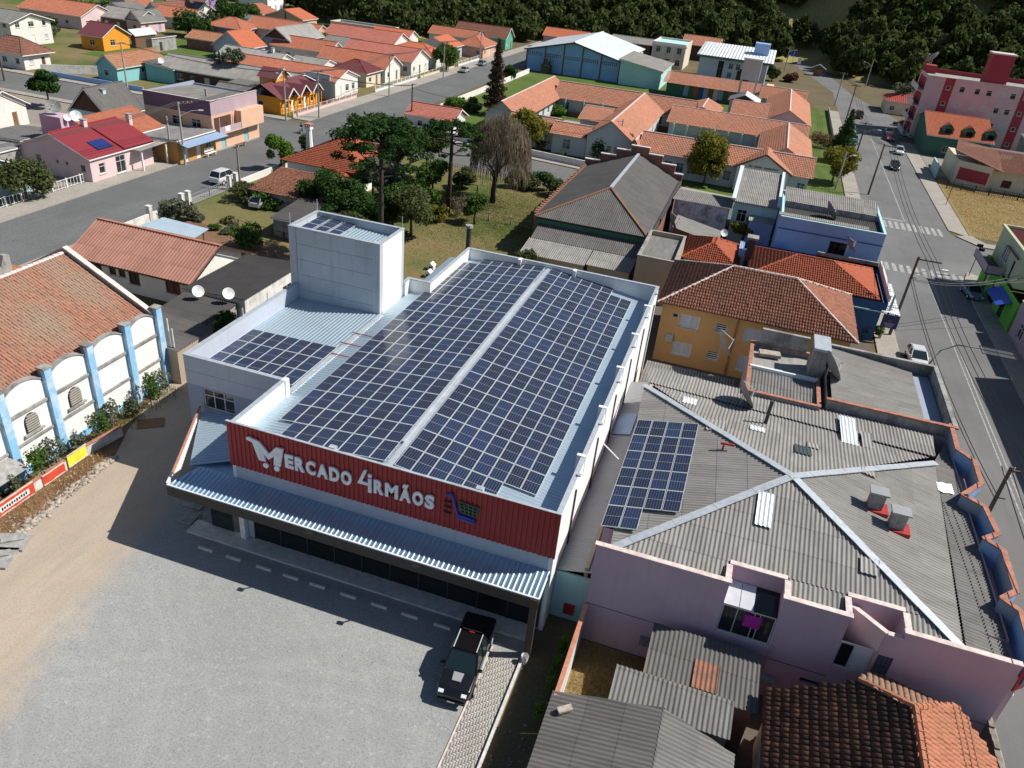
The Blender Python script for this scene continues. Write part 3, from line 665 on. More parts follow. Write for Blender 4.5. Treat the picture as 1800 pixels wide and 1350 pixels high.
# trolley emblem
ct = MB()
for p, q in (((-10.86, 7.66), (-10.56, 7.80)), ((-10.56, 7.80), (-10.18, 6.56)), ((-10.18, 6.56), (-9.22, 6.50)), ((-10.18, 6.40), (-9.18, 6.34))): ct.bar((p[0], FY-.06, p[1]), (q[0], FY-.06, q[1]), .13, .1)
ce = ct.build('trolley_emblem', M['bluepaint'], mk); ct = MB()
for i in range(5):
    t = i/4; ct.bar((-10.14+.05*t+t*1.0, FY-.04, 7.44-.02*i), (-10.0+t*.86, FY-.04, 6.82-.02*i), .075, .06)
for i in range(4):
    t = i/3; ct.bar((-10.14+.14*t, FY-.05, 7.44-.62*t), (-9.02-.12*t, FY-.05, 7.36-.62*t), .07, .06)
ct.build('basket', M['greenpaint'], ce); ct = MB()
for z in (7.2, 6.84, 6.48): ct.bar((-10.98, FY-.05, z+.03), (-10.55, FY-.05, z), .08, .06)
ct.build('speed_line', M['darkbrown'], ce)
# forecourt canopy along the front, turning the corner on a slant
CF = 27.95
patch('canopy_roof', [(-27.05, CF, 4.22), (-4.9, CF, 4.22), (-4.9, MY0+.1, 4.42), (-26.3, MY0+.1, 4.42)], 'metal', M['canopy'], mk)
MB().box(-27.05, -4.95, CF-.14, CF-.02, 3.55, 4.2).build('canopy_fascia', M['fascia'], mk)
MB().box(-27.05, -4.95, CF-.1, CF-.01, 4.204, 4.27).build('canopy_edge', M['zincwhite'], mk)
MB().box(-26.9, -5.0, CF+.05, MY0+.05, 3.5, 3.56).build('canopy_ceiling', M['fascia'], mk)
patch('canopy_roof', [(-27.05, CF+1.9, 4.25), (-30.1, 34.9, 4.25), (-26.6, 35.4, 4.5), (-24.65, 31.2, 4.5)], 'metal', M['zinc'], mk)
patch('canopy_roof', [(-27.0, MY0+.12, 4.18), (-24.05, MY0+.12, 4.18), (-24.05, 35.4, 4.2), (-26.4, 35.4, 4.2)], 'flat', M['canopy'], mk)
mb = MB(); mb.bar((-24.5, 31.3, 4.4), (-26.4, 35.4, 4.4), .55, .3); mb.build('box_gutter', M['deepblue'], mk)
mb = MB(); mb.extrude([(-27.1, CF-.05, 3.55), (-30.25, 34.95, 3.55), (-30.25, 34.95, 4.55), (-27.1, CF-.05, 4.35)], (.12, .05, 0)); mb.build('canopy_fascia', M['white'], mk)
mb = MB(); mb.bar((-27.2, 28.6, 4.5), (-30.1, 34.9, 4.62), .12, .08); mb.build('canopy_edge', M['terracotta'], mk)
mb = MB(); mb.box(-5.35, -4.98, 27.75, 28.05, 0, 4.2); mb.build('post', M['darkbrown'], mk)
for x in (-23.55,): MB().box(x-.16, x+.16, 30.0-.5, 30.0-.2, .16, 3.5).build('post', M['white_paint'], mk)
# raised pavement under the canopy, shop glazing, cameras
tag(MB().box(-27, -5.36, 28.75, MY0+.098, 0, .16).build('shop_apron', M['concretebright']), kind='structure')
mb = MB()
for x in np.linspace(-22.9, -5.2, 11): mb.box(x-.04, x+.04, MY0+.02, MY0+.098, .16, 3.2)
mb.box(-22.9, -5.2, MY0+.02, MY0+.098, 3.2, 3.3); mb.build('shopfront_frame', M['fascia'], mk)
for a, b in zip(np.linspace(-22.9, -5.2, 11)[:-1], np.linspace(-22.9, -5.2, 11)[1:]): MB().box(a+.045, b-.045, MY0+.05, MY0+.09, .2, 3.18).build('shop_pane', M['glass_dark'], mk)
MB().box(-25.9, -24.4, MY0-.02, MY0+.05, .2, 2.9).build('entrance_pane', M['glass'], mk)
for x, z in ((-8.6, 3.1), (-6.2, 3.0)): MB().box(x, x+.8, MY0-.08, MY0+.015, z, z+.22).build('wall_sign', M['shutterblue'], mk)
mb = MB()
for x in (-17.5, -11.3): mb.bar((x, CF-.13, 4.05), (x-.25, CF-.45, 4.25), .07); mb.box(x-.42, x-.14, CF-.6, CF-.36, 4.2, 4.34)
mb.build('security_light', M['black'], mk)
# wing: two-storey block on the west
WX0, WX1, WY0, WY1, WT = -31.2, -24.0, 35.3, 52.6, 8.0
wm = {'-y': [(2.3, 4.35, 2.3, 1.45, 'w', 'glass'), (6.3, 4.55, .9, 1.1, 'w')]}
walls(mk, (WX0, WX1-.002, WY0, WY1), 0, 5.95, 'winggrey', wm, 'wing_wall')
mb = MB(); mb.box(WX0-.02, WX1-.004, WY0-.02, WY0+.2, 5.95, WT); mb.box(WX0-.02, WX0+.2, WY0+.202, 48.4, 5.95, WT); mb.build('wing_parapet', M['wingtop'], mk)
mb = MB(); mb.box(WX0-.05, WX1, WY0-.05, WY0+.24, WT+.003, WT+.05); mb.build('coping', M['flash'], mk); MB().box(WX0-.05, WX0+.24, WY0+.245, 48.4, WT+.003, WT+.05).build('coping', M['flash'], mk)
MB().box(WX0-.015, WX1-.01, WY0-.03, WY0-.021, 6.9, 6.93).build('panel_joint', M['winggrey'], mk)
MB().box(MX0-.02, MX0+.3, 35.1, 35.5, 5.5, MT+.06).build('corner_post', M['white'], mk)
patch('roof_slope', [(WX0+.2, WY0+.2, 6.75), (MX0+.2, WY0+.2, 6.95), (MX0+.2, 48.4, 6.95), (WX0+.2, 48.4, 6.75)], 'metal', M['zinc'], mk)
MB().box(MX0+.0, MX0+.35, 35.6, 48.3, 6.97, 7.03).build('valley_gutter', M['gutter'], mk)
mb = MB()
for p in ((WX0+.1, 41.5), (WX0+.1, 44.5)): mb.bar((*p, WT), (*p, WT+.7), .06)
mb.build('vent_pipe', M['gutter'], mk)
# lift tower of stacked concrete panels
TX0, TX1, TY0, TY1, TZ = -31.55, -24.02, 48.4, 52.5, 12.5
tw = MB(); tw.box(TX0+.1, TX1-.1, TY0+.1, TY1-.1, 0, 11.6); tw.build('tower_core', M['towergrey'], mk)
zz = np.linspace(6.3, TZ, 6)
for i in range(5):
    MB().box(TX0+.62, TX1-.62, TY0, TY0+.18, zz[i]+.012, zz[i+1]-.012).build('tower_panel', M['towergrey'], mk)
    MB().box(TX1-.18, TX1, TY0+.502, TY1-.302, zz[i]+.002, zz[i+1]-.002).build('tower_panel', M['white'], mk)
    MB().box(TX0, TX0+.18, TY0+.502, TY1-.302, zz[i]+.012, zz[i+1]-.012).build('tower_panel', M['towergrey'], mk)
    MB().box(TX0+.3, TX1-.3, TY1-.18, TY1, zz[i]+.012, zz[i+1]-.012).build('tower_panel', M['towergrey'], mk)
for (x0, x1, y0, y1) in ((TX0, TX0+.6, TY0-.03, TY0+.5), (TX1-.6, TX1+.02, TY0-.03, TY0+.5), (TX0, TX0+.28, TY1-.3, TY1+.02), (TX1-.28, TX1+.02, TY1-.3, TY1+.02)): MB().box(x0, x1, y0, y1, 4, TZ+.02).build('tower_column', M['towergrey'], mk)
mb = MB(); mb.box(TX0-.03, TX1+.05, TY0-.05, TY0+.22, TZ+.022, TZ+.07); mb.box(TX0-.03, TX1+.05, TY1-.22, TY1+.05, TZ+.022, TZ+.07); mb.box(TX0-.03, TX0+.22, TY0+.225, TY1-.225, TZ+.022, TZ+.07); mb.box(TX1-.2, TX1+.05, TY0+.225, TY1-.225, TZ+.022, TZ+.07); mb.build('coping', M['flash'], mk)
patch('roof_slope', [(TX0+.18, TY0+.18, 12.1), (TX1-.18, TY0+.18, 11.75), (TX1-.18, TY1-.18, 11.75), (TX0+.18, TY1-.18, 12.1)], 'metal', M['zinc'], mk)
for p in ((TX0+.1, TY1-.1), (TX1-.1, TY1-.1), (TX0+.1, TY0+.1)): MB().bar((*p, TZ+.07), (*p, TZ+1.0), .035).build('lightning_rod', M['gutter'], mk)
# ------------------------------------------------------------------ solar panels: one object per panel
def panel_mesh(w, l):
    me = bpy.data.meshes.new('panel'); t = .045; fw = .026
    a, b = w/2, l/2
    vs = [(-a,-b,0),(a,-b,0),(a,b,0),(-a,b,0),(-a,-b,t),(a,-b,t),(a,b,t),(-a,b,t),(-a+fw,-b+fw,t),(a-fw,-b+fw,t),(a-fw,b-fw,t),(-a+fw,b-fw,t)]
    fs = [(0,3,2,1),(0,1,5,4),(1,2,6,5),(2,3,7,6),(3,0,4,7),(4,5,9,8),(5,6,10,9),(6,7,11,10),(7,4,8,11),(8,9,10,11)]
    me.from_pydata(vs, [], fs); me.materials.append(M['alu']); me.materials.append(M['solar']); me.polygons[9].material_index = 1
    l_ = me.uv_layers.new(name='UVMap'); base = me.polygons[9].loop_start
    for k, uv in enumerate(((0,0),(1,0),(1,1),(0,1))): l_.data[base+k].uv = uv
    me.update(); return me
PM = panel_mesh(.925, 1.865)
def array(label, origin, U, V, cells, pu, pv, lift=.13, skip=()):
    """array of panels on a sloping plane: U across, V along the long side of a panel"""
    O, U, V = Vector(origin), Vector(U).normalized(), Vector(V).normalized(); N = U.cross(V); t = thing('solar_array', label, 'solar panels', O)
    rot = Matrix((U, V, N)).transposed().to_4x4()
    for (i, j) in cells:
        o = link('panel', PM, t); o.matrix_local = Matrix.Translation(U*((i+.5)*pu)+V*((j+.5)*pv)+N*lift) @ rot
    rl = MB()
    js = sorted({j for i, j in cells}); n_i = max(i for i, j in cells)+1
    for j in js:
        for f in (.25, .75):
            ii = [i for i, jj in cells if jj == j]
            p = O+V*((j+f)*pv)+N*(lift-.06); rl.bar(p+U*(min(ii)*pu), p+U*((max(ii)+1)*pu), .05, .05, 0, N)
    rl.build('rail', M['alu'], t); return t
sl = (RZ-EZ)/(MX1-pw-RX)
cells = [(i, j) for j in range(17) for i in range(8) if not (j in (0, 16) and i >= 6)]
x0 = RX+.26; array('long array of dark panels on the roof slope nearest the lane wall', (x0, 30.55, RZ-sl*(x0-RX)), (1, 0, -sl), (0, 1, 0), cells, .948, 1.893)
sl2 = (RZ-LZ)/(RX-MX0-.2); x1 = RX-.26-8*.965
cells = [(i, j) for j in range(17) for i in range(8) if not (j == 0 and i < 1) and not (j == 16 and i < 2) and not (j > 11 and i < 0)]
array('long array of dark panels on the roof slope towards the grey tower', (x1, 30.65, RZ-sl2*(RX-x1)), (1, 0, sl2), (0, 1, 0), cells, .965, 1.893)
array('array of dark panels on the lower wing roof before the tower', (WX0+.45, 36.3, 6.78), (1, 0, .028), (0, 1, 0), [(i, j) for i in range(7) for j in range(3)], .96, 1.9)
array('six dark panels on top of the grey tower', (TX0+.35, TY0+.15, 12.1), (1, 0, -.05), (0, 1, 0), [(i, j) for i in range(4) for j in range(2) if not (i == 3)], 1.1, 1.9)
# wheel stops
ws = [W(x, y, .05) for x, y in ((360,967),(409,983),(462,1001),(513,1012),(557,1031),(611,1049),(665,1067),(719,1085),(776,1103))]
nm = ('first', 'second', 'third', 'fourth', 'fifth', 'sixth', 'seventh', 'eighth', 'ninth')
wsm = None
for i, p in enumerate(ws):
    if wsm is None:
        mb = MB(); mb.extrude([(-.48, -.09, 0), (-.48, .09, 0), (-.48, .05, .13), (-.48, -.05, .13)], (.96, 0, 0)); o = mb.build('wheel_stop', M['concretebright']); wsm = o
    else: o = wsm.copy(); COL.objects.link(o)
    o.location = (p.x, 27.95, .013); tag(o, f'{nm[i]} grey concrete wheel stop from the dirt drive, in the canopy shadow', 'wheel stop', 'wheel stops before the shop')
# ------------------------------------------------------------------ generic house
def slopes(rect, h, kind, rise, ov):
    """roof planes as polygons (eave first), ridge lines, and gable triangles"""
    x0, x1, y0, y1 = rect; a0, a1, b0, b1 = x0-ov, x1+ov, y0-ov, y1+ov; xm, ym = (x0+x1)/2, (y0+y1)/2; P, Rg, Gb = [], [], []
    if kind == 'gx':
        s = rise/((y1-y0)/2); e = h-s*ov; t = h+rise
        P = [[(a0,b0,e),(a1,b0,e),(a1,ym,t),(a0,ym,t)], [(a1,b1,e),(a0,b1,e),(a0,ym,t),(a1,ym,t)]]; Rg = [((a0,ym,t),(a1,ym,t))]
        Gb = [[(x0,y0,h),(x0,y1,h),(x0,ym,t)], [(x1,y0,h),(x1,y1,h),(x1,ym,t)]]
    elif kind == 'gy':
        s = rise/((x1-x0)/2); e = h-s*ov; t = h+rise
        P = [[(a1,b0,e),(a1,b1,e),(xm,b1,t),(xm,b0,t)], [(a0,b1,e),(a0,b0,e),(xm,b0,t),(xm,b1,t)]]; Rg = [((xm,b0,t),(xm,b1,t))]
        Gb = [[(x0,y0,h),(x1,y0,h),(xm,y0,t)], [(x0,y1,h),(x1,y1,h),(xm,y1,t)]]
    elif kind == 'hip':
        if (x1-x0) >= (y1-y0):
            k = (y1-y0)/2; s = rise/k; e = h-s*ov; t = h+rise; r0, r1 = x0+k, max(x0+k+.01, x1-k)
            P = [[(a0,b0,e),(a1,b0,e),(r1,ym,t),(r0,ym,t)], [(a1,b1,e),(a0,b1,e),(r0,ym,t),(r1,ym,t)], [(a1,b0,e),(a1,b1,e),(r1,ym,t)], [(a0,b1,e),(a0,b0,e),(r0,ym,t)]]
            Rg = [((r0,ym,t),(r1,ym,t)), ((a0,b0,e),(r0,ym,t)), ((a0,b1,e),(r0,ym,t)), ((a1,b0,e),(r1,ym,t)), ((a1,b1,e),(r1,ym,t))]
        else:
            k = (x1-x0)/2; s = rise/k; e = h-s*ov; t = h+rise; r0, r1 = y0+k, max(y0+k+.01, y1-k)
            P = [[(a1,b0,e),(a1,b1,e),(xm,r1,t),(xm,r0,t)], [(a0,b1,e),(a0,b0,e),(xm,r0,t),(xm,r1,t)], [(a0,b0,e),(a1,b0,e),(xm,r0,t)], [(a1,b1,e),(a0,b1,e),(xm,r1,t)]]
            Rg = [((xm,r0,t),(xm,r1,t)), ((a0,b0,e),(xm,r0,t)), ((a1,b0,e),(xm,r0,t)), ((a0,b1,e),(xm,r1,t)), ((a1,b1,e),(xm,r1,t))]
    elif kind in ('sx+', 'sx-', 'sy+', 'sy-'):                       # single pitch, low side named
        if kind[1] == 'x':
            s = rise/(x1-x0); lo, hi = h-s*ov, h+rise+s*ov
            z0_, z1_ = (hi, lo) if kind[2] == '+' else (lo, hi)
            P = [[(a1,b0,z1_),(a1,b1,z1_),(a0,b1,z0_),(a0,b0,z0_)]] if kind[2] == '+' else [[(a0,b1,z0_),(a0,b0,z0_),(a1,b0,z1_),(a1,b1,z1_)]]
            hx = x0 if kind[2] == '+' else x1; Gb = [[(x0,y0,h),(x1,y0,h),(hx,y0,h+rise)], [(x0,y1,h),(x1,y1,h),(hx,y1,h+rise)], [(hx,y0,h),(hx,y1,h),(hx,y1,h+rise),(hx,y0,h+rise)]]
        else:
            s = rise/(y1-y0); lo, hi = h-s*ov, h+rise+s*ov
            if kind[2] == '-': P = [[(a0,b0,lo),(a1,b0,lo),(a1,b1,hi),(a0,b1,hi)]]; hy = y1
            else: P = [[(a1,b1,lo),(a0,b1,lo),(a0,b0,hi),(a1,b0,hi)]]; hy = y0
            Gb = [[(x0,y0,h),(x0,y1,h),(x0,hy,h+rise)], [(x1,y0,h),(x1,y1,h),(x1,hy,h+rise)], [(x0,hy,h),(x1,hy,h),(x1,hy,h+rise),(x0,hy,h+rise)]]
    return P, Rg, Gb
def auto_open(rect, h, seed, sides, frame='white_paint'):
    r = random.Random(seed); out = {}; lv = [1.0] if h < 4.6 else [1.0, 3.9] if h < 7.4 else [1.0+2.9*k for k in range(int(h/2.9))]
    for s in sides:
        wd = SIDES[s](rect)[3]; n = max(1, int(wd/3.2)); L = []
        for k in range(n):
            u = wd*(k+.5)/n+r.uniform(-.3, .3)
            for li, z in enumerate(lv):
                if li == 0 and k == n//2 and n > 1 and s == sides[0]: L.append((u, .05, .95, 2.1, 'd', r.choice(['wood', 'shutterblue', 'white_paint', 'woodshut'])))
                else: L.append((u, z+r.uniform(-.05, .05), r.choice([1.0, 1.2, 1.5]), r.choice([1.0, 1.1]), r.choice(['w', 'w', 'c'])))
        out[s] = L
    return out
def ridge_tiles(parent, lines, mat, r=.11, name='ridge_cap'):
    mb = MB()
    for p, q in lines:
        p, q = Vector(p), Vector(q); n = max(1, int((q-p).length/.45))
        for i in range(n):
            a, b = p.lerp(q, i/n), p.lerp(q, (i+1.08)/n); mb.tube([a+Vector((0,0,.05)), b+Vector((0,0,.03))], [r*1.12, r*.95], 6)
    return mb.build(name, M[mat], parent, kind='stuff')
_seed = [0]
def house(name, label, rect, h, roof, wallm, roofm, kind='wave', rise=1.6, ov=.45, openings='auto', cat='house', group=None, sides=None, trim='white_paint', ridge=None, chimney=None, base=0, frame='white_paint', gablem=None):
    x0, x1, y0, y1 = rect; _seed[0] += 1
    t = thing(name, label, cat, ((x0+x1)/2, (y0+y1)/2, base), 0, group)
    if sides is None: sides = ['+x', '-y'] if (x0+x1)/2 < 0 else ['-x', '-y']
    if openings == 'auto': openings = auto_open(rect, h, _seed[0], sides)
    walls(t, rect, base, h-base, wallm, openings, frame=frame)
    if roof == 'flat':
        mb = MB(); a = .18
        patch('roof_deck', [(x0+a, y0+a, h-.45), (x1-a, y0+a, h-.45), (x1-a, y1-a, h-.45), (x0+a, y1-a, h-.45)], kind, M[roofm], t)
        inn = MB()
        for (p, q) in (((x0+a, y0+a), (x1-a, y0+a)), ((x1-a, y0+a), (x1-a, y1-a)), ((x1-a, y1-a), (x0+a, y1-a)), ((x0+a, y1-a), (x0+a, y0+a))): inn.face([(*q, h-.6), (*p, h-.6), (*p, h), (*q, h)])
        inn.build('parapet_inside', M[wallm], t, fix=False)
        c = MB(); e = .05
        c.box(x0-e, x1+e, y0-e, y0+a+e, h+.002, h+.07); c.box(x0-e, x1+e, y1-a-e, y1+e, h+.002, h+.07); c.box(x0-e, x0+a+e, y0+a+e+.002, y1-a-e-.002, h+.002, h+.07); c.box(x1-a-e, x1+e, y0+a+e+.002, y1-a-e-.002, h+.002, h+.07)
        c.build('coping', M[trim or 'concretebright'], t)
        return t
    P, Rg, Gb = slopes(rect, h, roof, rise, ov)
    if Gb:
        for q in Gb: g = MB(); g.face(q); g.build('gable', M[gablem or wallm], t, fix=False)
    for q in P:
        if kind == 'tile':
            dk = MB(); dk.face([Vector(v)+Vector((0,0,.0)) for v in q]); dk.build('roof_deck', M['darkbrown'], t, fix=False); tiles('roof_tiles', [Vector(v)+Vector((0,0,.02)) for v in q], M[roofm], t)
        else: patch('roof_slope', q, kind, M[roofm], t, .06)
    if Rg:
        if kind == 'tile': ridge_tiles(t, Rg, ridge or roofm)
        else:
            mb = MB()
            for p, q in Rg: mb.bar(Vector(p)+Vector((0,0,.10)), Vector(q)+Vector((0,0,.10)), .26, .1)
            mb.build('ridge_cap', M[ridge or roofm], t)
    if trim and kind != 'tile':
        f = MB()
        for q in P:
            for i in range(len(q)):
                p, r_ = Vector(q[i]), Vector(q[(i+1) % len(q)])
                if any((Vector(a)-p).length < .02 and (Vector(b)-r_).length < .02 or (Vector(b)-p).length < .02 and (Vector(a)-r_).length < .02 for a, b in Rg): continue
                f.bar(p-Vector((0,0,.05)), r_-Vector((0,0,.05)), .05, .15)
        f.build('fascia', M[trim], t)
    if chimney:
        for (cx, cy, cz, ch) in chimney:
            cm = MB(); cm.box(cx-.3, cx+.3, cy-.3, cy+.3, cz, cz+ch); co = cm.build('chimney', M[wallm], t); k = MB(); k.box(cx-.38, cx+.38, cy-.38, cy+.38, cz+ch+.002, cz+ch+.1); k.build('chimney_cap', M['concold'], co)
    return t
def rl(N, L, Rr, z, ov=.45):
    """footprint of a house west of the camera from its three visible eave corners"""
    n, l, r = W(*N, z), W(*L, z), W(*Rr, z); y0 = (n.y+l.y)/2
    return (l.x+ov, n.x-ov, y0+ov, r.y-ov)
def rr(N, E_, F_, z, ov=.45):
    """the same for a house east of the camera: near west corner, near east corner, far west corner"""
    n, e, f = W(*N, z), W(*E_, z), W(*F_, z); y0 = (n.y+e.y)/2
    return (n.x+ov, e.x-ov, y0+ov, f.y-ov)
def dish(name, label, base, r, az, el, mat='mesh_dish', pole=1.0, group=None):
    """satellite dish: bowl, feed arm, mast"""
    t = thing(name, label, 'satellite dish', base, 0, group); B = Vector(base)
    d = Vector((math.cos(az)*math.cos(el), math.sin(az)*math.cos(el), math.sin(el))); A = d.cross(Vector((0,0,1))).normalized(); Bb = A.cross(d); c = B+Vector((0,0,pole))
    mb = MB(); n, k = 16, 4; rings = []
    for j in range(k+1):
        q = j/k; rings.append([len(mb.v)+i for i in range(n)])
        for i in range(n):
            a = 2*math.pi*i/n; mb.v.append(tuple(c+A*(math.cos(a)*r*q)+Bb*(math.sin(a)*r*q)+d*(.30*r*q*q)))
    for j in range(k):
        for i in range(n): mb.f.append((rings[j][i], rings[j][(i+1) % n], rings[j+1][(i+1) % n], rings[j+1][i])); mb.m.append(0)
    mb.build('bowl', M[mat], t, smooth=True, fix=False)
    f = MB(); tip = c+d*(r*.75)
    for i in range(3):
        a = 2*math.pi*i/3; f.bar(c+A*(math.cos(a)*r*.9)+Bb*(math.sin(a)*r*.9)+d*(.25*r), tip, .03*max(.5, r))
    f.bar(tip-d*.08, tip+d*.1, .12*max(.5, r)); f.build('feed_arm', M['gutter'], t)
    m = MB(); m.bar(B, c, .06*max(.7, r)); m.build('mast', M['gutter'], t); return t
def fence_posts(name, label, pts, h, mat, gap=2.4, rails=2, picket=None, base_h=0, base_mat=None, group=None, z=0):
    """posts, rails, pickets and an optional base wall along a polyline"""
    t = thing(name, label, 'fence', (*pts[0], z), 0, group)
    for a, b in zip(pts[:-1], pts[1:]):
        a, b = Vector((*a, z)), Vector((*b, z)); L = (b-a).length; d = (b-a).normalized(); nrm = Vector((-d.y, d.x, 0)); n = max(1, int(L/gap))
        if base_h:
            mb = MB(); mb.obox((a+b)/2, d, nrm, (0,0,1), L/2, .1, base_h); mb.build('base_wall', M[base_mat or mat], t)
        for i in range(n+1):
            p = a+d*(L*i/n); mb = MB(); mb.obox(p, d, nrm, (0,0,1), .07, .07, h); mb.build('post', M[mat], t)
        mb = MB()
        for k in range(rails):
            zz = base_h+(h-base_h)*(.15+.75*k/max(1, rails-1)); mb.bar(a+Vector((0,0,zz)), b+Vector((0,0,zz)), .05)
        if rails: mb.build('rail', M[mat], t)
        if picket:
            mb = MB(); m_ = int(L/picket)
            for i in range(m_):
                p = a+d*(L*(i+.5)/m_); mb.obox(p+Vector((0,0,base_h+.03)), d, nrm, (0,0,1), .025, .012, (h-base_h)*.9)
            mb.build('bars', M[mat], t, kind='stuff')
    return t
def wall_run(name, label, pts, h, mat, th=.2, cop=None, cat='wall', z=0):
    t = thing(name, label, cat, (*pts[0], z))
    for a, b in zip(pts[:-1], pts[1:]):
        a, b = Vector((*a, z)), Vector((*b, z)); d = (b-a).normalized(); nrm = Vector((-d.y, d.x, 0))
        mb = MB(); mb.obox((a+b)/2, d, nrm, (0,0,1), (b-a).length/2, th/2, h); mb.build('wall', M[mat], t)
        if cop: mb = MB(); mb.obox((a+b)/2+Vector((0,0,h+.002)), d, nrm, (0,0,1), (b-a).length/2, th/2+.04, .07); mb.build('coping', M[cop], t)
    return t
# ------------------------------------------------------------------ church hall on the west edge of the drive
ch = thing('church_hall', 'white and pale blue hall with clay roof and arched louvred windows', 'church hall', (-46, 30, 0))
CX, CH = -39.45, 5.6; py = [18.2, 21.7, 25.2, 28.7, 32.2, 35.7, 39.2, 42.4]
mb = MB(); mb.box(-53, CX, 10, 42.3, 0, CH); mb.build('wall', M['churchwhite'], ch)
for a, b in zip(py[:-1], py[1:]):                                    # scalloped parapet between pilasters
    pts = [(CX-.02, a+.35, CH)]
    n = 10; w = b-a-.7
    for i in range(n+1):
        u = i/n; pts.append((CX-.02, a+.35+w*u, CH+.2+.48*math.sin(math.pi*u)**.8))
    pts.append((CX-.02, b-.35, CH)); mb = MB(); mb.extrude(pts, (-.25, 0, 0)); mb.build('parapet_arch', M['churchwhite'], ch)
    mb = MB(); top = pts[1:-1]
    for p, q in zip(top[:-1], top[1:]): mb.bar(Vector(p)+Vector((-.11, 0, .04)), Vector(q)+Vector((-.11, 0, .04)), .36, .09)
    mb.build('parapet_coping', M['concold'], ch)
    mb = MB(); mb.box(CX, CX+.13, a+.33, b-.33, 4.25, 4.45); mb.build('string_course', M['concold'], ch)
    mb = MB(); mb.box(CX, CX+.11, a+.33, b-.33, 2.15, 2.33); mb.build('string_course', M['concold'], ch)
    mb = MB(); mb.box(CX, CX+.06, a+.33, b-.33, 0, .55); mb.build('plinth', M['churchblue'], ch)
for y in py:
    mb = MB(); mb.box(CX, CX+.3, y-.27, y+.27, 0, 6.45); p = mb.build('pilaster', M['churchblue'], ch)
    mb = MB(); mb.box(CX-.3, CX+.36, y-.34, y+.34, 6.452, 6.55); mb.box(CX-.26, CX-.002, y-.27, y+.27, 5.5, 6.45); mb.build('pilaster_cap', M['concold'], p)
for y in (30.45, 33.95, 26.95):                                       # arched louvred windows
    aw = MB(); w, z0, zs = .52, 2.75, 3.45
    out = [(y-w, z0), (y+w, z0), (y+w, zs)] + [(y+w*math.cos(t*math.pi/10), zs+w*1.15*math.sin(t*math.pi/10)) for t in range(1, 10)] + [(y-w, zs)]
    aw.extrude([(CX+.01, a, b) for a, b in out], (.04, 0, 0)); wo = aw.build('arched_window', M['darkbrown'], ch)
    for i in range(7):
        zz = z0+.1+i*.17; ww = w-.05 if zz < zs else (w-.05)*math.sqrt(max(.05, 1-((zz-zs)/(w*1.15))**2)); lb = MB(); lb.obox((CX+.08, y, zz), (0, 1, 0), (.8, 0, -.6), (.6, 0, .8), ww, .05, .11); lb.build('slat', M['greywood'], wo)
    mb = MB(); mb.box(CX+.0, CX+.2, y-.75, y+.75, 2.6, 2.72); mb.build('sill', M['concold'], wo)
mb = MB(); mb.obox((CX+.55, 27.0, 1.7), (0, 1, 0), (.93, 0, -.37), (.37, 0, .93), 1.5, .75, .06); mb.build('door_canopy', M['stonegrey'], ch)
# roof: one steep clay slope towards the drive, another beyond the ridge, raised gable coping
P = [(CX-.3, 10, 5.75), (CX-.3, 41.9, 5.75), (-46.6, 41.9, 9.35), (-46.6, 10, 9.35)]
dk = MB(); dk.face(P); dk.face([(-46.6, 10, 9.35), (-46.6, 41.9, 9.35), (-53, 41.9, 5.75), (-53, 10, 5.75)]); dk.build('roof_deck', M['darkbrown'], ch, fix=False)
tiles('roof_tiles', [(x, y, z+.03) for x, y, z in P], M['tile_church'], ch, .23, .36)
patch('roof_slope', [(-53, 41.9, 5.75), (-53, 10, 5.75), (-46.6, 10, 9.35), (-46.6, 41.9, 9.35)], 'wave', M['wave_old'], ch, .05)
ridge_tiles(ch, [((-46.6, 10, 9.42), (-46.6, 41.9, 9.42))], 'coping', .13)
g = MB(); g.extrude([(CX+.02, 42.0, 5.2), (CX+.02, 42.0, 6.0), (-46.6, 42.0, 9.75), (-53.2, 42.0, 6.0), (-53.2, 42.0, 5.2)], (0, .3, 0)); g.build('gable_parapet', M['concold'], ch)
g = MB(); g.bar((CX+.0, 42.15, 6.1), (-46.6, 42.15, 9.84), .42, .1); g.bar((-46.6, 42.15, 9.84), (-53.2, 42.15, 6.1), .42, .1); g.build('gable_coping', M['coping'], ch)
mb = MB(); mb.tube([(CX+.46, 42.9, 0), (CX+.46, 42.9, 5.4)], .06, 6); mb.build('downpipe', M['white_paint'], ch); mb = MB(); mb.tube([(CX+.75, 42.95, 0), (CX+.75, 42.95, 4.6)], .05, 6); mb.build('downpipe', M['white_paint'], ch)
hs = house('tile_roof_house', 'small clay tiled house beyond the church hall ridge', (-66, -56.6, 38.6, 48.5), 3.2, 'hip', 'offwhite', 'tile_orange', 'tile', 1.9, .4)
mb = MB(); mb.extrude([(-52.6, 40.3, 6.0), (-52.6, 42.4, 6.0), (-52.6, 42.4, 7.9), (-52.6, 41.9, 8.0), (-52.6, 41.5, 7.2), (-52.6, 40.3, 7.0)], (-.5, 0, 0)); mb.build('facade_scroll', M['concold'], ch)
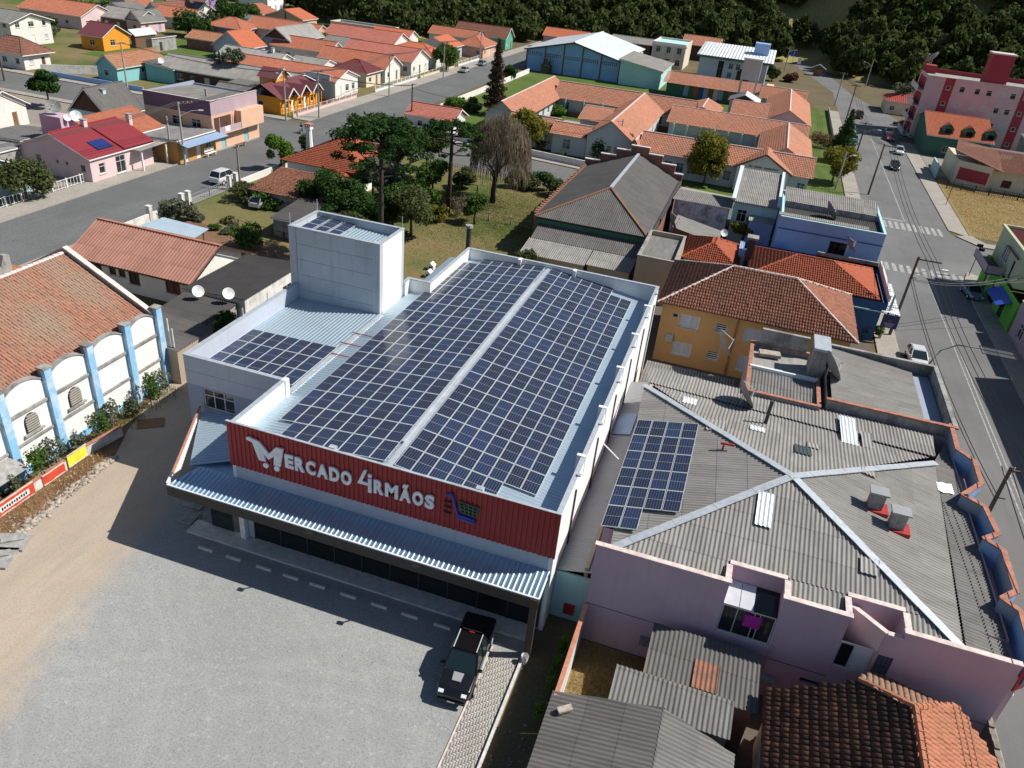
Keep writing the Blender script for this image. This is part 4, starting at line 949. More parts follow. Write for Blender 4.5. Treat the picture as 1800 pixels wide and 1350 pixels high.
# planted strip with low wall and banners
lw_ = wall_run('low_wall', 'low plastered wall with weathered top beside the church hall', [(-37.7, 20), (-37.7, 32.6), (-37.3, 35.2)], .75, 'oldwall', .18, 'copingred')
def banner(name, label, y0, y1, z0, z1, mats, text=None):
    t = thing(name, label, 'banner', (-37.55, y0, z0)); n = 10; mb = MB()
    for i in range(n):
        a, b = y0+(y1-y0)*i/n, y0+(y1-y0)*(i+1)/n; dx = lambda y: -37.52+.05*math.sin(y*5)
        mb.face([(dx(a), a, z0), (dx(b), b, z0), (dx(b), b, z1), (dx(a), a, z1)])
    mb.build('cloth', M[mats], t, fix=False)
    mb = MB(); mb.bar((-37.5, y0, z1+.02), (-37.5, y1, z1+.02), .06); mb.bar((-37.5, y0, z0-.02), (-37.5, y1, z0-.02), .06); mb.build('batten', M['coping'], t); return t
b1 = banner('banner', 'red banner with white lettered panel on the low wall', 25.2, 28.0, .12, .95, 'red_cloth')
mb = MB(); mb.face([(-37.44, 25.5, .35), (-37.44, 27.6, .35), (-37.44, 27.6, .75), (-37.44, 25.5, .75)]); wp = mb.build('white_panel', M['white_paint'], b1, fix=False)
mb = MB()
for i in range(11):
    y = 25.62+i*.17; mb.box(-37.435, -37.425, y, y+.1, .43+.03*(i % 3), .66-.03*(i % 2))
mb.build('lettering', M['black'], wp, kind='stuff')
banner('banner', 'crumpled red and white banner among the saplings', 28.7, 30.4, .15, .8, 'red_cloth'); banner('banner', 'crumpled yellow banner at the end of the low wall', 30.7, 32.3, .2, 1.05, 'yellow_cloth')
# rubble kerb and slabs along the drive: loose stones as one heap, bigger blocks singly
def rocks(name, n, fn, smin, smax, mat, kind='stuff'):
    V, F = [], []
    base = np.array([(-1,-1,-.6),(1,-1,-.6),(1,1,-.6),(-1,1,-.6),(-.8,-.7,.6),(.7,-.8,.6),(.8,.7,.6),(-.7,.8,.6)]); fb = np.array([(0,3,2,1),(4,5,6,7),(0,1,5,4),(1,2,6,5),(2,3,7,6),(3,0,4,7)])
    for i in range(n):
        x, y, z = fn(); s = rng.uniform(smin, smax); a = rng.uniform(0, 6.28); tl = rng.uniform(-.4, .4); k = np.array([rng.uniform(.7, 1.5), rng.uniform(.5, 1), rng.uniform(.35, .8)])*s
        p = (base+nrng.normal(0, .15, base.shape))*k; p[:, 2] += p[:, 0]*tl*.5; c, s_ = math.cos(a), math.sin(a)
        V.append(np.stack([p[:, 0]*c-p[:, 1]*s_+x, p[:, 0]*s_+p[:, 1]*c+y, p[:, 2]+z], -1)); F.append(fb+8*i)
    return tag(np_obj(name, np.concatenate(V), np.concatenate(F), mat), kind=kind)
def kerbline(y): return float(np.interp(y, [18, 22, 24.5, 27, 30, 32.9], [-34.9, -35.2, -35.4, -35.6, -35.9, -36.0]))
def fk():
    y = rng.uniform(24.6, 33); return kerbline(y)+rng.gauss(0, .16), y, .06
rocks('rubble_kerb', 210, fk, .07, .19, M['stone'])
def fk2():
    y = rng.uniform(14, 33); return kerbline(y)-rng.uniform(.1, 1.9), y, .03
rocks('loose_stones', 260, fk2, .03, .09, M['stone'])
def fk3(): 
    y = rng.uniform(12, 33); return rng.uniform(-37.4, -6), y-3, .015
rocks('scattered_gravel', 350, fk3, .02, .045, M['stone'])
sheet_poly('planting_strip', [(-37.6, 10), (-34.9, 10), (-35.2, 24), (-36.0, 33), (-37.5, 36), (-39.4, 42.2), (-39.4, 34), (-37.6, 33)], .02, M['soil'])
for i, (p, s, a) in enumerate((((-35.3, 24.0), (1.0, .7), .4), ((-35.1, 22.7), (1.1, .8), .35))):
    mb = MB(); mb.obox((*p, .03), (math.cos(a), math.sin(a), 0), (-math.sin(a), math.cos(a), 0), (0, 0, 1), s[0], s[1], .16); mb.obox((p[0]+.1, p[1]+.2, .192), (math.cos(a+.3), math.sin(a+.3), 0), (-math.sin(a+.3), math.cos(a+.3), 0), (0, 0, 1), s[0]*.6, s[1]*.3, .1)
    tag(mb.build('stone_slab', M['stonegrey']), ('grey stone slab at the end of the rubble kerb' if i == 0 else 'grey stone slab nearest the bottom left corner'), 'slab', 'stone slabs by the drive')
mb = MB(); mb.obox((-36.6, 37.2, .03), (.8, .6, 0), (-.6, .8, 0), (0, 0, 1), .9, .6, .04); tag(mb.build('plywood_sheet', M['wood']), 'brown plywood sheet lying in the lane by the church hall', 'board')
# covers on the ground by the shop corner
for i, (x, y) in enumerate(((-28.3, 31.2), (-27.7, 29.9))):
    mb = MB(); mb.box(x-.75+.25*i, x+.75-.25*i, y-.55, y+.55, .014, .13); mb.box(x-.35, x+.35, y-.3, y+.3, .132, .15); tag(mb.build('manhole_slab', M['stonegrey']), 'large raised concrete cover at the shop corner' if i == 0 else 'smaller concrete cover beside the shop apron', 'cover')
# ------------------------------------------------------------------ houses between the church and the tower
bh = house('brown_roof_house', 'low grey house with weathered red-brown corrugated roof and brown shutters', (-58.6, -46.0, 54.2, 62.0), 3.05, 'gx', 'offwhite', 'fibre_brown', 'corrs', 1.9, .7,
    {'-y': [(1.9, 1.0, 1.5, 1.5, 'w', 'glass_dark', 'woodshut'), (6.3, 1.0, 1.2, 1.5, 'w', 'glass_dark', 'woodshut'), (10.6, 1.0, 1.6, 1.5, 'w', 'woodshut', 'woodshut'), (3.9, 1.5, .75, .75, 'o', 'glass_dark', 'woodshut'), (4.95, 1.5, .75, .75, 'o', 'glass_dark', 'woodshut')]}, ridge='terracotta', trim='darkbrown')
dh = house('flat_roof_annex', 'long annex with black corrugated roof and old white wall behind the tower', (-44.8, -38.6, 51.9, 61.2), 3.1, 'sx-', 'oldwall', 'fibre_black', 'corr', .35, .15, {'+x': [(2.3, .9, .6, .6, 'w'), (6.6, .9, 1.6, 1.5, 'w')]}, trim=None, cat='annex')
house('lean_to', 'dark low lean-to roof in the lane behind the church hall', (-44.3, -39.3, 47.2, 51.6), 2.7, 'sy-', 'concold', 'fibre_black', 'corr', .25, .15, {}, trim=None, cat='lean-to')
house('lean_to', 'grey low lean-to roof against the end of the church hall', (-43.2, -38.2, 42.6, 47.0), 2.9, 'sx+', 'beige', 'fibre_dark', 'corr', .3, .1, {}, trim=None, cat='lean-to')
for i, (x, y, z) in enumerate(((-42.6, 51.0, 3.0), (-39.9, 51.5, 3.2))): dish('satellite_dish', 'round white satellite dish on the black roof, ' + ('nearer the shuttered house' if i == 0 else 'nearer the tower'), (x, y, z), .52, -.6, .6, 'dish', .7, 'white dishes on the black roof')
house('hen_house', 'little brown wooden hutch with pale flat roof in the garden', (-43.2, -41.6, 69.6, 71.0), 1.2, 'sy-', 'wood', 'zincwhite', 'corr', .15, .25, {}, cat='hutch', trim=None)
tr = thing('roof_sheets', 'bright white roofing sheets of a lean-to by the street hedge', 'lean-to', (-57.5, 66, 0))
patch('roof_slope', [(-60.6, 64.6, 2.1), (-53.4, 64.6, 2.1), (-53.4, 67.0, 2.4), (-59.6, 67.4, 2.4)], 'corr', M['zinc'], tr)
for x, y in ((-60, 65), (-54, 65), (-54, 66.6)): MB().box(x-.06, x+.06, y-.06, y+.06, 0, 2.1).build('post', M['wood'], tr)
# ------------------------------------------------------------------ garden house, sheds and fences
gh = house('garden_house', 'white garden house with bright red tiled hip roof and round chimney', (-60.6, -49.4, 93.6, 106.6), 3.2, 'hip', 'white', 'tile_red', 'tile', 2.3, .7)
mb = MB(); mb.tube([(-61.5, 101, 2.5), (-61.5, 101, 5.6)], [.55, .42], 10); mb.box(-61.95, -61.05, 100.55, 101.45, 5.6, 5.9); c = mb.build('chimney', M['white'], gh); mb = MB(); mb.box(-62.0, -61.0, 100.5, 101.5, 6.25, 6.4); [mb.box(x-.06, x+.06, y-.06, y+.06, 5.9, 6.25) for x in (-61.85, -61.15) for y in (100.65, 101.35)]; mb.build('chimney_cap', M['terracotta'], c)
house('porch', 'small red tiled porch in front of the garden house', (-53.6, -50.4, 90.6, 93.4), 2.4, 'hip', 'white', 'tile_red', 'tile', .7, .3, {}, cat='porch')
house('old_shed', 'old shed with brown tiled roof half in tree shade', (-58.8, -49.2, 82.3, 89.3), 2.0, 'sy-', 'concold', 'tile_brown', 'tile', 1.0, .3, {}, cat='shed')
house('garden_shed', 'dark garden shed under the trees with a black sheet roof', (-50.2, -43, 74, 80), 2.3, 'sy-', 'concold', 'fibre_black', 'corr', .5, .2, {}, cat='shed')
wall_run('garden_wall', 'white street wall of the kitchen garden beside the street', [(-64.3, 60), (-64.3, 75.6)], 1.1, 'oldwall', .2)
for i, y in enumerate((70.6, 76.2, 77.4, 85.6, 87.0)):
    mb = MB(); mb.box(-64.6, -64.1, y-.25, y+.25, 0, 1.9); mb.box(-64.65, -64.05, y-.3, y+.3, 1.902, 2.0); tag(mb.build('gate_pillar', M['oldwall']), f'weathered {("first", "second", "third", "fourth", "fifth")[i]} gate pillar along the garden, counted from the tower end', 'gate pillar', 'gate pillars of the garden')
fence_posts('garden_gate', 'thin grey sliding gate of the garden driveway', [(-64.35, 77.8), (-64.35, 85.2)], 1.5, 'zincgrey', 3.6, 3, .35)
wall_run('front_wall', 'low white wall and pillars before the garden house', [(-64.35, 87.4), (-64.35, 108)], .9, 'offwhite', .2)
fence_posts('garden_fence', 'wire fence across the lawn behind the tower', [(-33, 66), (-22.3, 66), (-22.3, 62.8)], 1.2, 'greywood', 2.0, 2)
wall_run('fence_footing', 'low concrete footing of the wire fence behind the tower', [(-33, 66.25), (-22.6, 66.25)], .25, 'concold', .15)
fence_posts('lawn_fence', 'thin wire fence on the lawn under the bare willow', [(-33.8, 93.6), (-24.5, 93.2)], 1.1, 'greywood', 2.6, 2)
fence_posts('street_fence', 'wire fence along the school street at the garden edge', [(-44, 112.4), (-25, 110.6)], 1.4, 'greywood', 2.4, 2, .4)
fence_posts('vegetable_bed_fence', 'rusty low railing around the vegetable beds', [(-57, 74.8), (-45.5, 73.4), (-41, 73)], .9, 'rust', 1.6, 2)
for i, (x, y) in enumerate(((-30.6, 74.3), (-30.0, 72.2))):
    mb = MB(); mb.box(x-.35, x+.35, y-.3, y+.3, .0, .5); mb.extrude([(x-.42, y-.4, .5), (x+.42, y-.4, .5), (x, y-.4, .85)], (0, .8, 0)); h = mb.build('kennel', M['dish']); tag(h, 'small white kennel with dark doorway at the foot of the tree' if i == 0 else 'small white hutch beside the footing of the wire fence', 'kennel'); k = MB(); k.box(x-.18, x+.18, y-.312, y-.302, .05, .4); k.build('doorway', M['black'], h)
def fm(): 
    a = rng.uniform(0, 6.28); r = abs(rng.gauss(0, .7)); return -24.6+r*math.cos(a), 73.4+r*math.sin(a), max(.03, .35-.35*r)
rocks('rubble_heap', 130, fm, .06, .17, M['terracotta'])
pv = thing('vent_stack', 'dark vent stack standing behind the market parapet', 'vent pipe', (-22.9, 64.2, 0)); mb = MB(); mb.tube([(-22.9, 64.2, 0), (-22.9, 64.2, 9.3)], .22, 10); mb.build('pipe', M['fascia'], pv); mb = MB(); mb.tube([(-22.9, 64.2, 9.3), (-22.9, 64.2, 9.55)], .34, 10); mb.build('cowl', M['stonegrey'], pv)
sw = thing('swing_set', 'green garden swing frame on the lawn by the willow', 'swing', (-36.5, 101, 0)); mb = MB()
for x in (-37.8, -35.2): mb.bar((x, 100.4, 0), (x, 101, 2.0), .08); mb.bar((x, 101.6, 0), (x, 101, 2.0), .08)
mb.bar((-37.8, 101, 2), (-35.2, 101, 2), .08); mb.build('frame', M['greenpaint'], sw); mb = MB(); mb.box(-37, -36, 100.8, 101.2, .45, .5); mb.bar((-37, 101, .5), (-37, 101, 2), .03); mb.bar((-36, 101, .5), (-36, 101, 2), .03); mb.build('seat', M['greenpaint'], sw)
# ------------------------------------------------------------------ grey hip-roofed warehouse behind the market
wh = thing('warehouse', 'old brick warehouse with weathered grey hipped roof and stepped parapet', 'warehouse', (-15.6, 98, 0))
mb = MB(); mb.box(-22.6, -8.9, 85.8, 112.6, 0, 4.3); mb.build('wall', M['brickold'], wh)
for q in ([(-9, 85.2, 4.5), (-9, 112, 4.5), (-15.2, 112, 7.3), (-15.2, 92.4, 7.3)], [(-22.4, 112, 4.5), (-22.4, 85.2, 4.5), (-15.2, 92.4, 7.3), (-15.2, 112, 7.3)], [(-22.4, 85.2, 4.5), (-9, 85.2, 4.5), (-15.2, 92.4, 7.3)]): patch('roof_slope', q, 'corr', M['fibre_dark'], wh, .03)
MB().bar((-15.2, 92.4, 7.4), (-15.2, 112, 7.4), .4, .14).build('ridge_cap', M['flash'], wh)
for p in ((-9, 85.2, 4.6), (-22.4, 85.2, 4.6)): MB().bar(p, (-15.2, 92.4, 7.4), .28, .12).build('hip_cap', M['brickold'], wh)
for k, (xa, xb, z) in enumerate(((-22.8, -20.6, 5.4), (-20.6, -18.4, 6.5), (-18.4, -16.4, 7.5), (-16.4, -13.8, 8.3), (-13.8, -11.8, 7.5), (-11.8, -9.8, 6.5), (-9.8, -8.6, 5.4))):
    mb = MB(); mb.box(xa+.003, xb-.003, 112.02, 112.4, 3.5, z); s_ = mb.build('stepped_parapet', M['brickold'], wh); mb = MB(); mb.box(xa-.05, xb+.05, 111.9+.004*k, 112.5, z+.002, z+.12); mb.build('coping', M['coping'], s_)
n = 44
for i in range(n):
    y = 86+i*.6; MB().box(-22.75-.05*(i % 2), -22.42, y+.02, y+.56, 4.3, 4.72+.1*((i*7) % 3)).build('parapet_brick', M['brickold'], wh)
mb = MB(); mb.box(-8.9+.002, -8.6, 86, 112, 4.0, 4.6); mb.build('gutter', M['fibre_black'], wh)
MB().box(-22.3, -9.2, 85.55, 85.79, 3.3, 4.2).build('window_band', M['greendk'], wh)
s1 = house('lean_to', 'dark corrugated lean-to along the warehouse front', (-21.6, -9.4, 82.6, 85.5), 2.9, 'sy-', 'concold', 'fibre_dark', 'corr', .7, .2, {}, trim=None, cat='lean-to')
house('lean_to', 'pale grey lean-to roof with bushes under it behind the market', (-21.8, -14.6, 78.6, 82.2), 2.3, 'sy-', 'beige', 'fibre', 'corr', .5, .15, {'-y': [(3, .8, 1.1, .8, 'w', 'glass_dark')]}, trim=None, cat='lean-to')
house('lean_to', 'grey lean-to roof between the warehouse and the beige block', (-14.2, -9.6, 78.8, 82.2), 2.4, 'sy-', 'beige', 'fibre', 'corr', .4, .15, {}, trim=None, cat='lean-to')
house('service_block', 'beige flat-topped service block with antennas behind the yellow house', (-8.9, -4.9, 77.6, 86.6), 5.0, 'flat', 'beige', 'fibre_mid', 'flat', 0, 0, {}, trim='concold', cat='building')
house('shed', 'peeling white wall with grey lean-to roof beside the warehouse', (-8.2, -1.2, 102.4, 110), 3.9, 'sy+', 'peeling', 'fibre_mid', 'corr', .7, .3, {}, trim=None, cat='shed')
house('shed', 'slanting grey shed roof over red brick among the back yards', (-7.0, -1.6, 93.5, 98.5), 2.6, 'sx+', 'brickold', 'fibre', 'corr', 1.0, .2, {}, trim=None, cat='shed')
house('small_house', 'small house with bright orange tiled hip roof and white dish', (-4.6, 1.0, 85.4, 92.8), 3.2, 'hip', 'offwhite', 'tile_red', 'tile', 1.2, .4, {})
dish('satellite_dish', 'small white dish on the bright orange hip roof', (-1.0, 92.5, 3.6), .45, -1.2, .5, 'dish', .8); dish('satellite_dish', 'big tilted mesh dish above the sheds near the warehouse', (-7.4, 92.5, 3.6), 1.3, .25, .45, 'mesh_dish', 1.0)
dish('satellite_dish', 'mesh dish on the yard behind the peeling wall', (-3.4, 113, 0), 1.1, .3, .5, 'mesh_dish', 1.6)
# ------------------------------------------------------------------ yellow apartment house
yo = {'-y': [(2.55, 3.75, 1.75, 1.25, 'c'), (5.35, 4.05, 1.0, .8, 'l', 'glass_dark'), (8.2, 3.75, 1.75, 1.25, 'c'), (12.1, 3.7, 1.25, 1.45, 'w', 'glass_dark', 'darkbrown'), (1.25, 4.5, .5, .4, 'w'), (2.4, 1.0, 1.7, 1.25, 'c'), (5.2, 1.25, 1.0, .8, 'l', 'glass_dark'), (8.1, .8, 1.4, 1.5, 'c', 'glass_dark')]}
yl = house('yellow_house', 'ochre two-storey house with dark clay tiled hip roof', (-4.4, 11.6, 65.0, 75.4), 6.05, 'hip', 'yellow', 'tile_brown', 'tile', 2.35, .5, yo, ridge='coping')
for x in (2.2, 6.1): MB().bar((x, 64.93, 0), (x, 64.93, 5.9), .09).build('downpipe', M['copingred'], yl)
d_ = MB(); d_.obox((-3.3, 64.85, 2.5), (1, 0, 0), (0, .3, .95), (0, -1, .2), .35, .35, .06); d_.build('wall_dish', M['zincgrey'], yl)
# ------------------------------------------------------------------ blue buildings on the corner
bb = house('blue_building', 'tall blue building with dark sunken roof at the street corner', (4.9, 16.4, 93.4, 105.6), 7.3, 'flat', 'bluewall', 'fibre_black', 'corr', 0, 0, {'-y': [(6.9, 4.0, 1.9, 1.5, 'w', 'glass_dark', 'woodshut')]}, trim='tealw', cat='building')
MB().box(4.85, 16.45, 93.3, 93.38, 5.9, 6.0).build('string_course', M['deepblue'], bb); MB().box(5.2, 16.1, 99.6, 99.8, 6.86, 7.6).build('inner_parapet', M['concold'], bb)
patch('roof_slope', [(5.1, 99.9, 6.9), (16.2, 99.9, 6.9), (16.2, 105.4, 7.9), (5.1, 105.4, 7.9)], 'corr', M['fibre'], bb); patch('roof_slope', [(4.6, 93.7, 7.42), (14.6, 93.7, 7.42), (14.6, 94.6, 7.5), (4.6, 94.6, 7.5)], 'corr', M['fibre'], bb)
bh2 = house('grey_blue_house', 'pale blue house with corrugated roof and white verge beside the blue building', (-.7, 4.8, 103.0, 113.6), 5.6, 'sy-', 'tealw', 'fibre', 'corr', 1.7, .25, {'-y': [(1.2, 3.0, 1.2, 1.6, 'w', 'glass_dark'), (4.0, 3.2, 1.6, .9, 'w', 'glass_dark')], '-x': [(4, 3, 1.2, 1.2, 'w')]}, trim='concold')
MB().bar((-.9, 102.8, 5.85), (-.9, 113.8, 7.6), .5, .25).build('verge', M['zincwhite'], bh2); MB().bar((4.75, 102.9, 5.85), (4.75, 113.8, 7.6), .35, .3).build('verge', M['zincwhite'], bh2)
house('stair_awning', 'two small awnings over the stair behind the blue building', (1.6, 4.6, 101.2, 102.8), 3.9, 'sy-', 'bluewall', 'fibre_light', 'corr', .2, .1, {}, cat='awning', trim=None)
dish('satellite_dish', 'large mesh dish standing on the sunken roof of the blue building', (10.2, 97.6, 6.9), 1.2, .3, .55, 'mesh_dish', .8)
nb = house('pharmacy', 'narrow dark blue shop with red tiled roof and white street canopy', (1.9, 16.0, 79.9, 90.4), 4.1, 'hip', 'deepblue', 'tile_red', 'tile', 1.7, -.4, {}, cat='shop')
walls(nb, (1.6, 16.3, 79.6, 90.7), 3.6, .8, 'deepblue', {}, 'parapet'); MB().box(1.55, 16.35, 79.5, 79.62, 3.35, 3.45).build('string_course', M['tealw'], nb)
MB().box(9.6, 16.2, 90.7, 90.95, 4.0, 4.8).build('rear_parapet', M['concold'], nb)
patch('canopy', [(16.3, 80.2, 3.3), (17.9, 80.2, 3.15), (17.9, 89.4, 3.15), (16.3, 89.4, 3.3)], 'corr', M['zincwhite'], nb); MB().box(16.25, 16.45, 80, 90.6, 4.4, 5.1).build('street_parapet', M['offwhite'], nb)
sgn = MB().box(16.35, 17.9, 80.0, 80.12, 1.7, 3.1).build('shop_sign', M['sign_blue'], nb); mb = MB(); mb.box(16.98, 17.28, 79.97, 79.998, 2.45, 2.57); mb.box(17.07, 17.19, 79.965, 79.992, 2.36, 2.66); mb.build('cross_emblem', M['redpaint'], sgn)
mb = MB()
for i, z in enumerate((2.2, 2.08, 1.96, 1.84)): mb.box(16.6+.05*i, 17.65-.07*i, 79.98, 79.999, z, z+.05)
mb.build('sign_lines', M['shutterblue'], sgn, kind='stuff')
dish('satellite_dish', 'mesh dish on a mast before the blue wall', (12.6, 91.3, 4.0), 1.05, .2, .6, 'mesh_dish', 2.0)
ck = thing('brick_chimney', 'dark brick chimney with concrete cap behind the yellow ridge', 'chimney', (2.2, 85.2, 0)); MB().box(1.85, 2.55, 84.9, 85.6, 0, 6.6).build('stack', M['brown'], ck); MB().box(1.6, 2.8, 84.6, 85.9, 6.602, 6.85).build('cap', M['concold'], ck)
house('blue_awning', 'blue and white sheet awning between the small house and blue building', (1.2, 6.4, 88.8, 92.6), 3.3, 'sy-', 'white', 'bluesheet', 'corr', .4, .1, {}, cat='awning', trim=None)
# ------------------------------------------------------------------ roof terrace block and grey box roof on the street
tb = house('terrace_block', 'flat concrete terrace block with water tank and red-topped wall', (3.4, 8.5, 50.4, 58.9), 6.6, 'flat', 'concold', 'fibre_light', 'flat', 0, 0, {}, trim='copingred', cat='building')
patch('terrace_roof', [(3.6, 50.6, 6.3), (8.3, 50.6, 6.3), (8.3, 54.2, 6.5), (3.6, 54.2, 6.5)], 'corr', M['fibre_mid'], tb); MB().box(3.5, 8.4, 54.25, 54.5, 6.2, 6.75).build('step_edge', M['zincwhite'], tb)
MB().box(4.0, 7.6, 58.7, 59.0, 6.68, 7.9).build('rear_wall', M['concold'], tb); MB().box(7.7, 8.7, 55.2, 57.6, 6.0, 8.6).build('tank_tower', M['concold'], tb); MB().box(7.6, 8.8, 55.1, 57.7, 8.602, 8.8).build('tank_lid', M['flash'], tb)
MB().obox((4.9, 57.6, 6.3), (1, .15, 0), (-.15, 1, 0), (0, 0, 1), .8, .4, .25).build('planter', M['stone'], tb)
gb = thing('parapet_block', 'grey block with pale corrugated roof sunk behind a dark parapet by the street', 'building', (12.9, 56, 0))
walls(gb, (8.9, 17.2, 51.0, 60.4), 0, 7.0, 'concold', {}, 'wall'); inn = MB(); inn.box(16.95, 17.15, 51.2, 60.2, 6.2, 7.0); inn.build('inner_wall', M['concold'], gb)
patch('roof_slope', [(15.6, 51.3, 6.35), (15.6, 60.0, 6.35), (9.2, 60.0, 6.95), (9.2, 51.3, 6.95)], 'corr', M['fibre'], gb)
MB().box(15.65, 16.94, 51.2, 60.2, 6.0, 6.12).build('gutter', M['winggrey'], gb)
for (a, b, c_, d, m) in ((8.8, 17.3, 50.9, 51.2, 'copingred'), (8.8, 17.3, 60.2, 60.5, 'concold'), (16.98, 17.3, 51.21, 60.19, 'concold')): MB().box(a, b, c_, d, 7.002, 7.12).build('coping', M[m], gb)
dish('satellite_dish', 'big mesh dish leaning beside the water tank on the terrace', (8.9, 54.8, 6.8), 1.2, .3, .5, 'mesh_dish', .9); dish('satellite_dish', 'big mesh dish before the ochre wall at the roof corner', (1.2, 59.2, 4.4), 1.35, .25, .5, 'mesh_dish', 1.2); dish('satellite_dish', 'mesh dish at the valley of the big grey roof', (3.2, 48.6, 6.4), 1.1, .3, .5, 'mesh_dish', .8)
# ------------------------------------------------------------------ lilac-pink block with the big grey roof
pk = thing('pink_block', 'lilac pink block with wide grey corrugated roof and zigzag street parapet', 'building', (7, 40, 0))
FY0, PT = 30.2, 6.72
front = [(-2.85, FY0), (3.8, FY0), (3.8, 31.6), (6.42, 31.6), (6.42, FY0), (9.45, FY0), (9.45, 31.65), (11.9, 31.65), (11.9, FY0), (16.8, FY0)]
for i, (a, b) in enumerate(zip(front[:-1], front[1:])):
    A, B = Vector((*a, 0)), Vector((*b, 0)); d = (B-A).normalized(); n = Vector((d.y, -d.x, 0)); L = (B-A).length; holes = []
    if i == 0: holes = [(4.07, 5.75, 1.85, 2.14)]
    if i == 4: holes = [(1.96, 2.95, 1.72, 2.04)]
    mb = MB(); wall_face(mb, A, d, n, L, PT, holes, .25); mb.build('wall', M['pinkwall'], pk, fix=False)
    for h in holes: p = MB(); q = A+d*((h[0]+h[1])/2)-n*.2+Vector((0, 0, h[2])); p.obox(q, d, n, (0, 0, 1), (h[1]-h[0])/2, .01, h[3]-h[2]); p.build('slit_window', M['glass_dark'], pk)
    c = MB(); e = .09 if i % 2 == 0 else -.11; c.obox((A+B)/2+Vector((0, 0, PT+.002+.0015*i))-n*.1, d, n, (0, 0, 1), L/2+e, .15, .06); c.build('coping', M['coping'], pk)
walls(pk, (-2.85, 16.8, FY0+2, 50.8), 0, 6.3, 'pinkwall', {}, 'rear_wall')
MB().box(-2.855, 3.8, FY0-.012, FY0-.002, 2.66, 2.71).build('string_course', M['plum'], pk); MB().box(6.42, 9.45, FY0-.012, FY0-.002, 2.62, 2.67).build('string_course', M['plum'], pk); MB().box(11.9, 16.8, FY0-.012, FY0-.002, 2.62, 2.66).build('string_course', M['plum'], pk)
MB().box(.3, 7.3, FY0-.45, FY0-.013, 1.28, 1.56).build('ledge', M['concold'], pk); MB().bar((6.6, FY0-.06, 0), (6.6, FY0-.06, 3.6), .1).build('downpipe', M['mauve'], pk); MB().bar((11.05, FY0-.05, 0), (11.05, FY0-.05, 5.1), .08).build('downpipe', M['mauve'], pk)
# recessed balcony with sloping glass roof
mb = MB(); mb.box(3.802, 6.418, FY0, FY0+.2, 0, 3.45); mb.build('balcony_wall', M['pinkwall'], pk)
g = MB(); g.box(3.82, 3.88, FY0+.05, FY0+.12, 3.452, 5.3); g.box(6.34, 6.40, FY0+.05, FY0+.12, 3.452, 5.3); g.box(3.88, 6.34, FY0+.05, FY0+.12, 3.452, 3.53); g.box(3.88, 6.34, FY0+.05, FY0+.12, 5.22, 5.3); [g.box(x-.02, x+.02, FY0+.06, FY0+.11, 3.53, 5.22) for x in (4.55, 5.4, 5.65)]; gw = g.build('balcony_window', M['alu'], pk)
for a, b in ((3.9, 4.52), (4.58, 5.37), (5.69, 6.33)): MB().box(a, b, FY0+.08, FY0+.09, 3.55, 5.2).build('pane', M['glass'], gw)
for (a, b, m) in ((3.82, 4.55, 'curtain'), (4.58, 5.25, 'curtain'), (5.28, 6.4, 'glass_dark')):
    q = MB(); q.extrude([(a, FY0+.05, 5.31), (b, FY0+.05, 5.31), (b, 31.55, 5.75), (a, 31.55, 5.75)], (0, 0, .03)); q.build('roof_pane', M[m], gw)
q = MB(); q.box(4.95, 5.75, FY0+.02, FY0+.045, 4.25, 5.05); tag(q.build('towel', M['pink_cloth']), 'magenta towel hanging in the pink block balcony', 'towel')
# second recess: slanting wing wall, window and glass blocks
mb = MB(); mb.extrude([(9.5, 31.6, 0), (11.1, FY0+.03, 0), (11.1, FY0+.03, 6.3), (9.5, 31.6, 6.3)], (.15, .15, 0)); mb.build('wing_wall', M['palepink'], pk); mb = MB(); mb.bar((9.6, 31.6, 6.34), (11.2, FY0+.1, 6.34), .26, .07); mb.bar((11.2, FY0+.1, 6.342), (11.88, FY0+.1, 6.342), .26, .07); mb.build('coping', M['coping'], pk)
MB().box(11.12, 11.898, FY0, FY0+.2, 0, 6.3).build('wing_wall', M['pinkwall'], pk); MB().box(9.452, 11.09, FY0, FY0+.2, 0, 3.45).build('balcony_wall', M['pinkwall'], pk)
g = MB(); g.box(9.46, 9.52, FY0+.05, FY0+.12, 3.452, 5.1); g.box(10.98, 11.04, FY0+.05, FY0+.12, 3.452, 5.1); g.box(9.52, 10.98, FY0+.05, FY0+.12, 3.452, 3.53); g.box(9.52, 10.98, FY0+.05, FY0+.12, 5.02, 5.1); g.box(10.1, 10.14, FY0+.06, FY0+.11, 3.53, 5.02); gw = g.build('balcony_window', M['alu'], pk)
MB().box(9.53, 10.09, FY0+.08, FY0+.09, 3.54, 5.0).build('pane', M['glass_dark'], gw); MB().box(10.15, 10.97, FY0+.08, FY0+.09, 3.54, 5.0).build('pane', M['curtain'], gw)
for i in range(4):
    for j in range(8): MB().box(11.2+.17*i, 11.35+.17*i, FY0-.025, FY0-.002, 3.5+.19*j, 3.67+.19*j).build('glass_block', M['glass_blue'], pk)
for (a, b) in ((5.0, 6.3), (9.5, 11.0)): MB().box(a, b, FY0-.02, FY0-.003, 1.75, 2.05).build('slit_window', M['glass_dark'], pk)
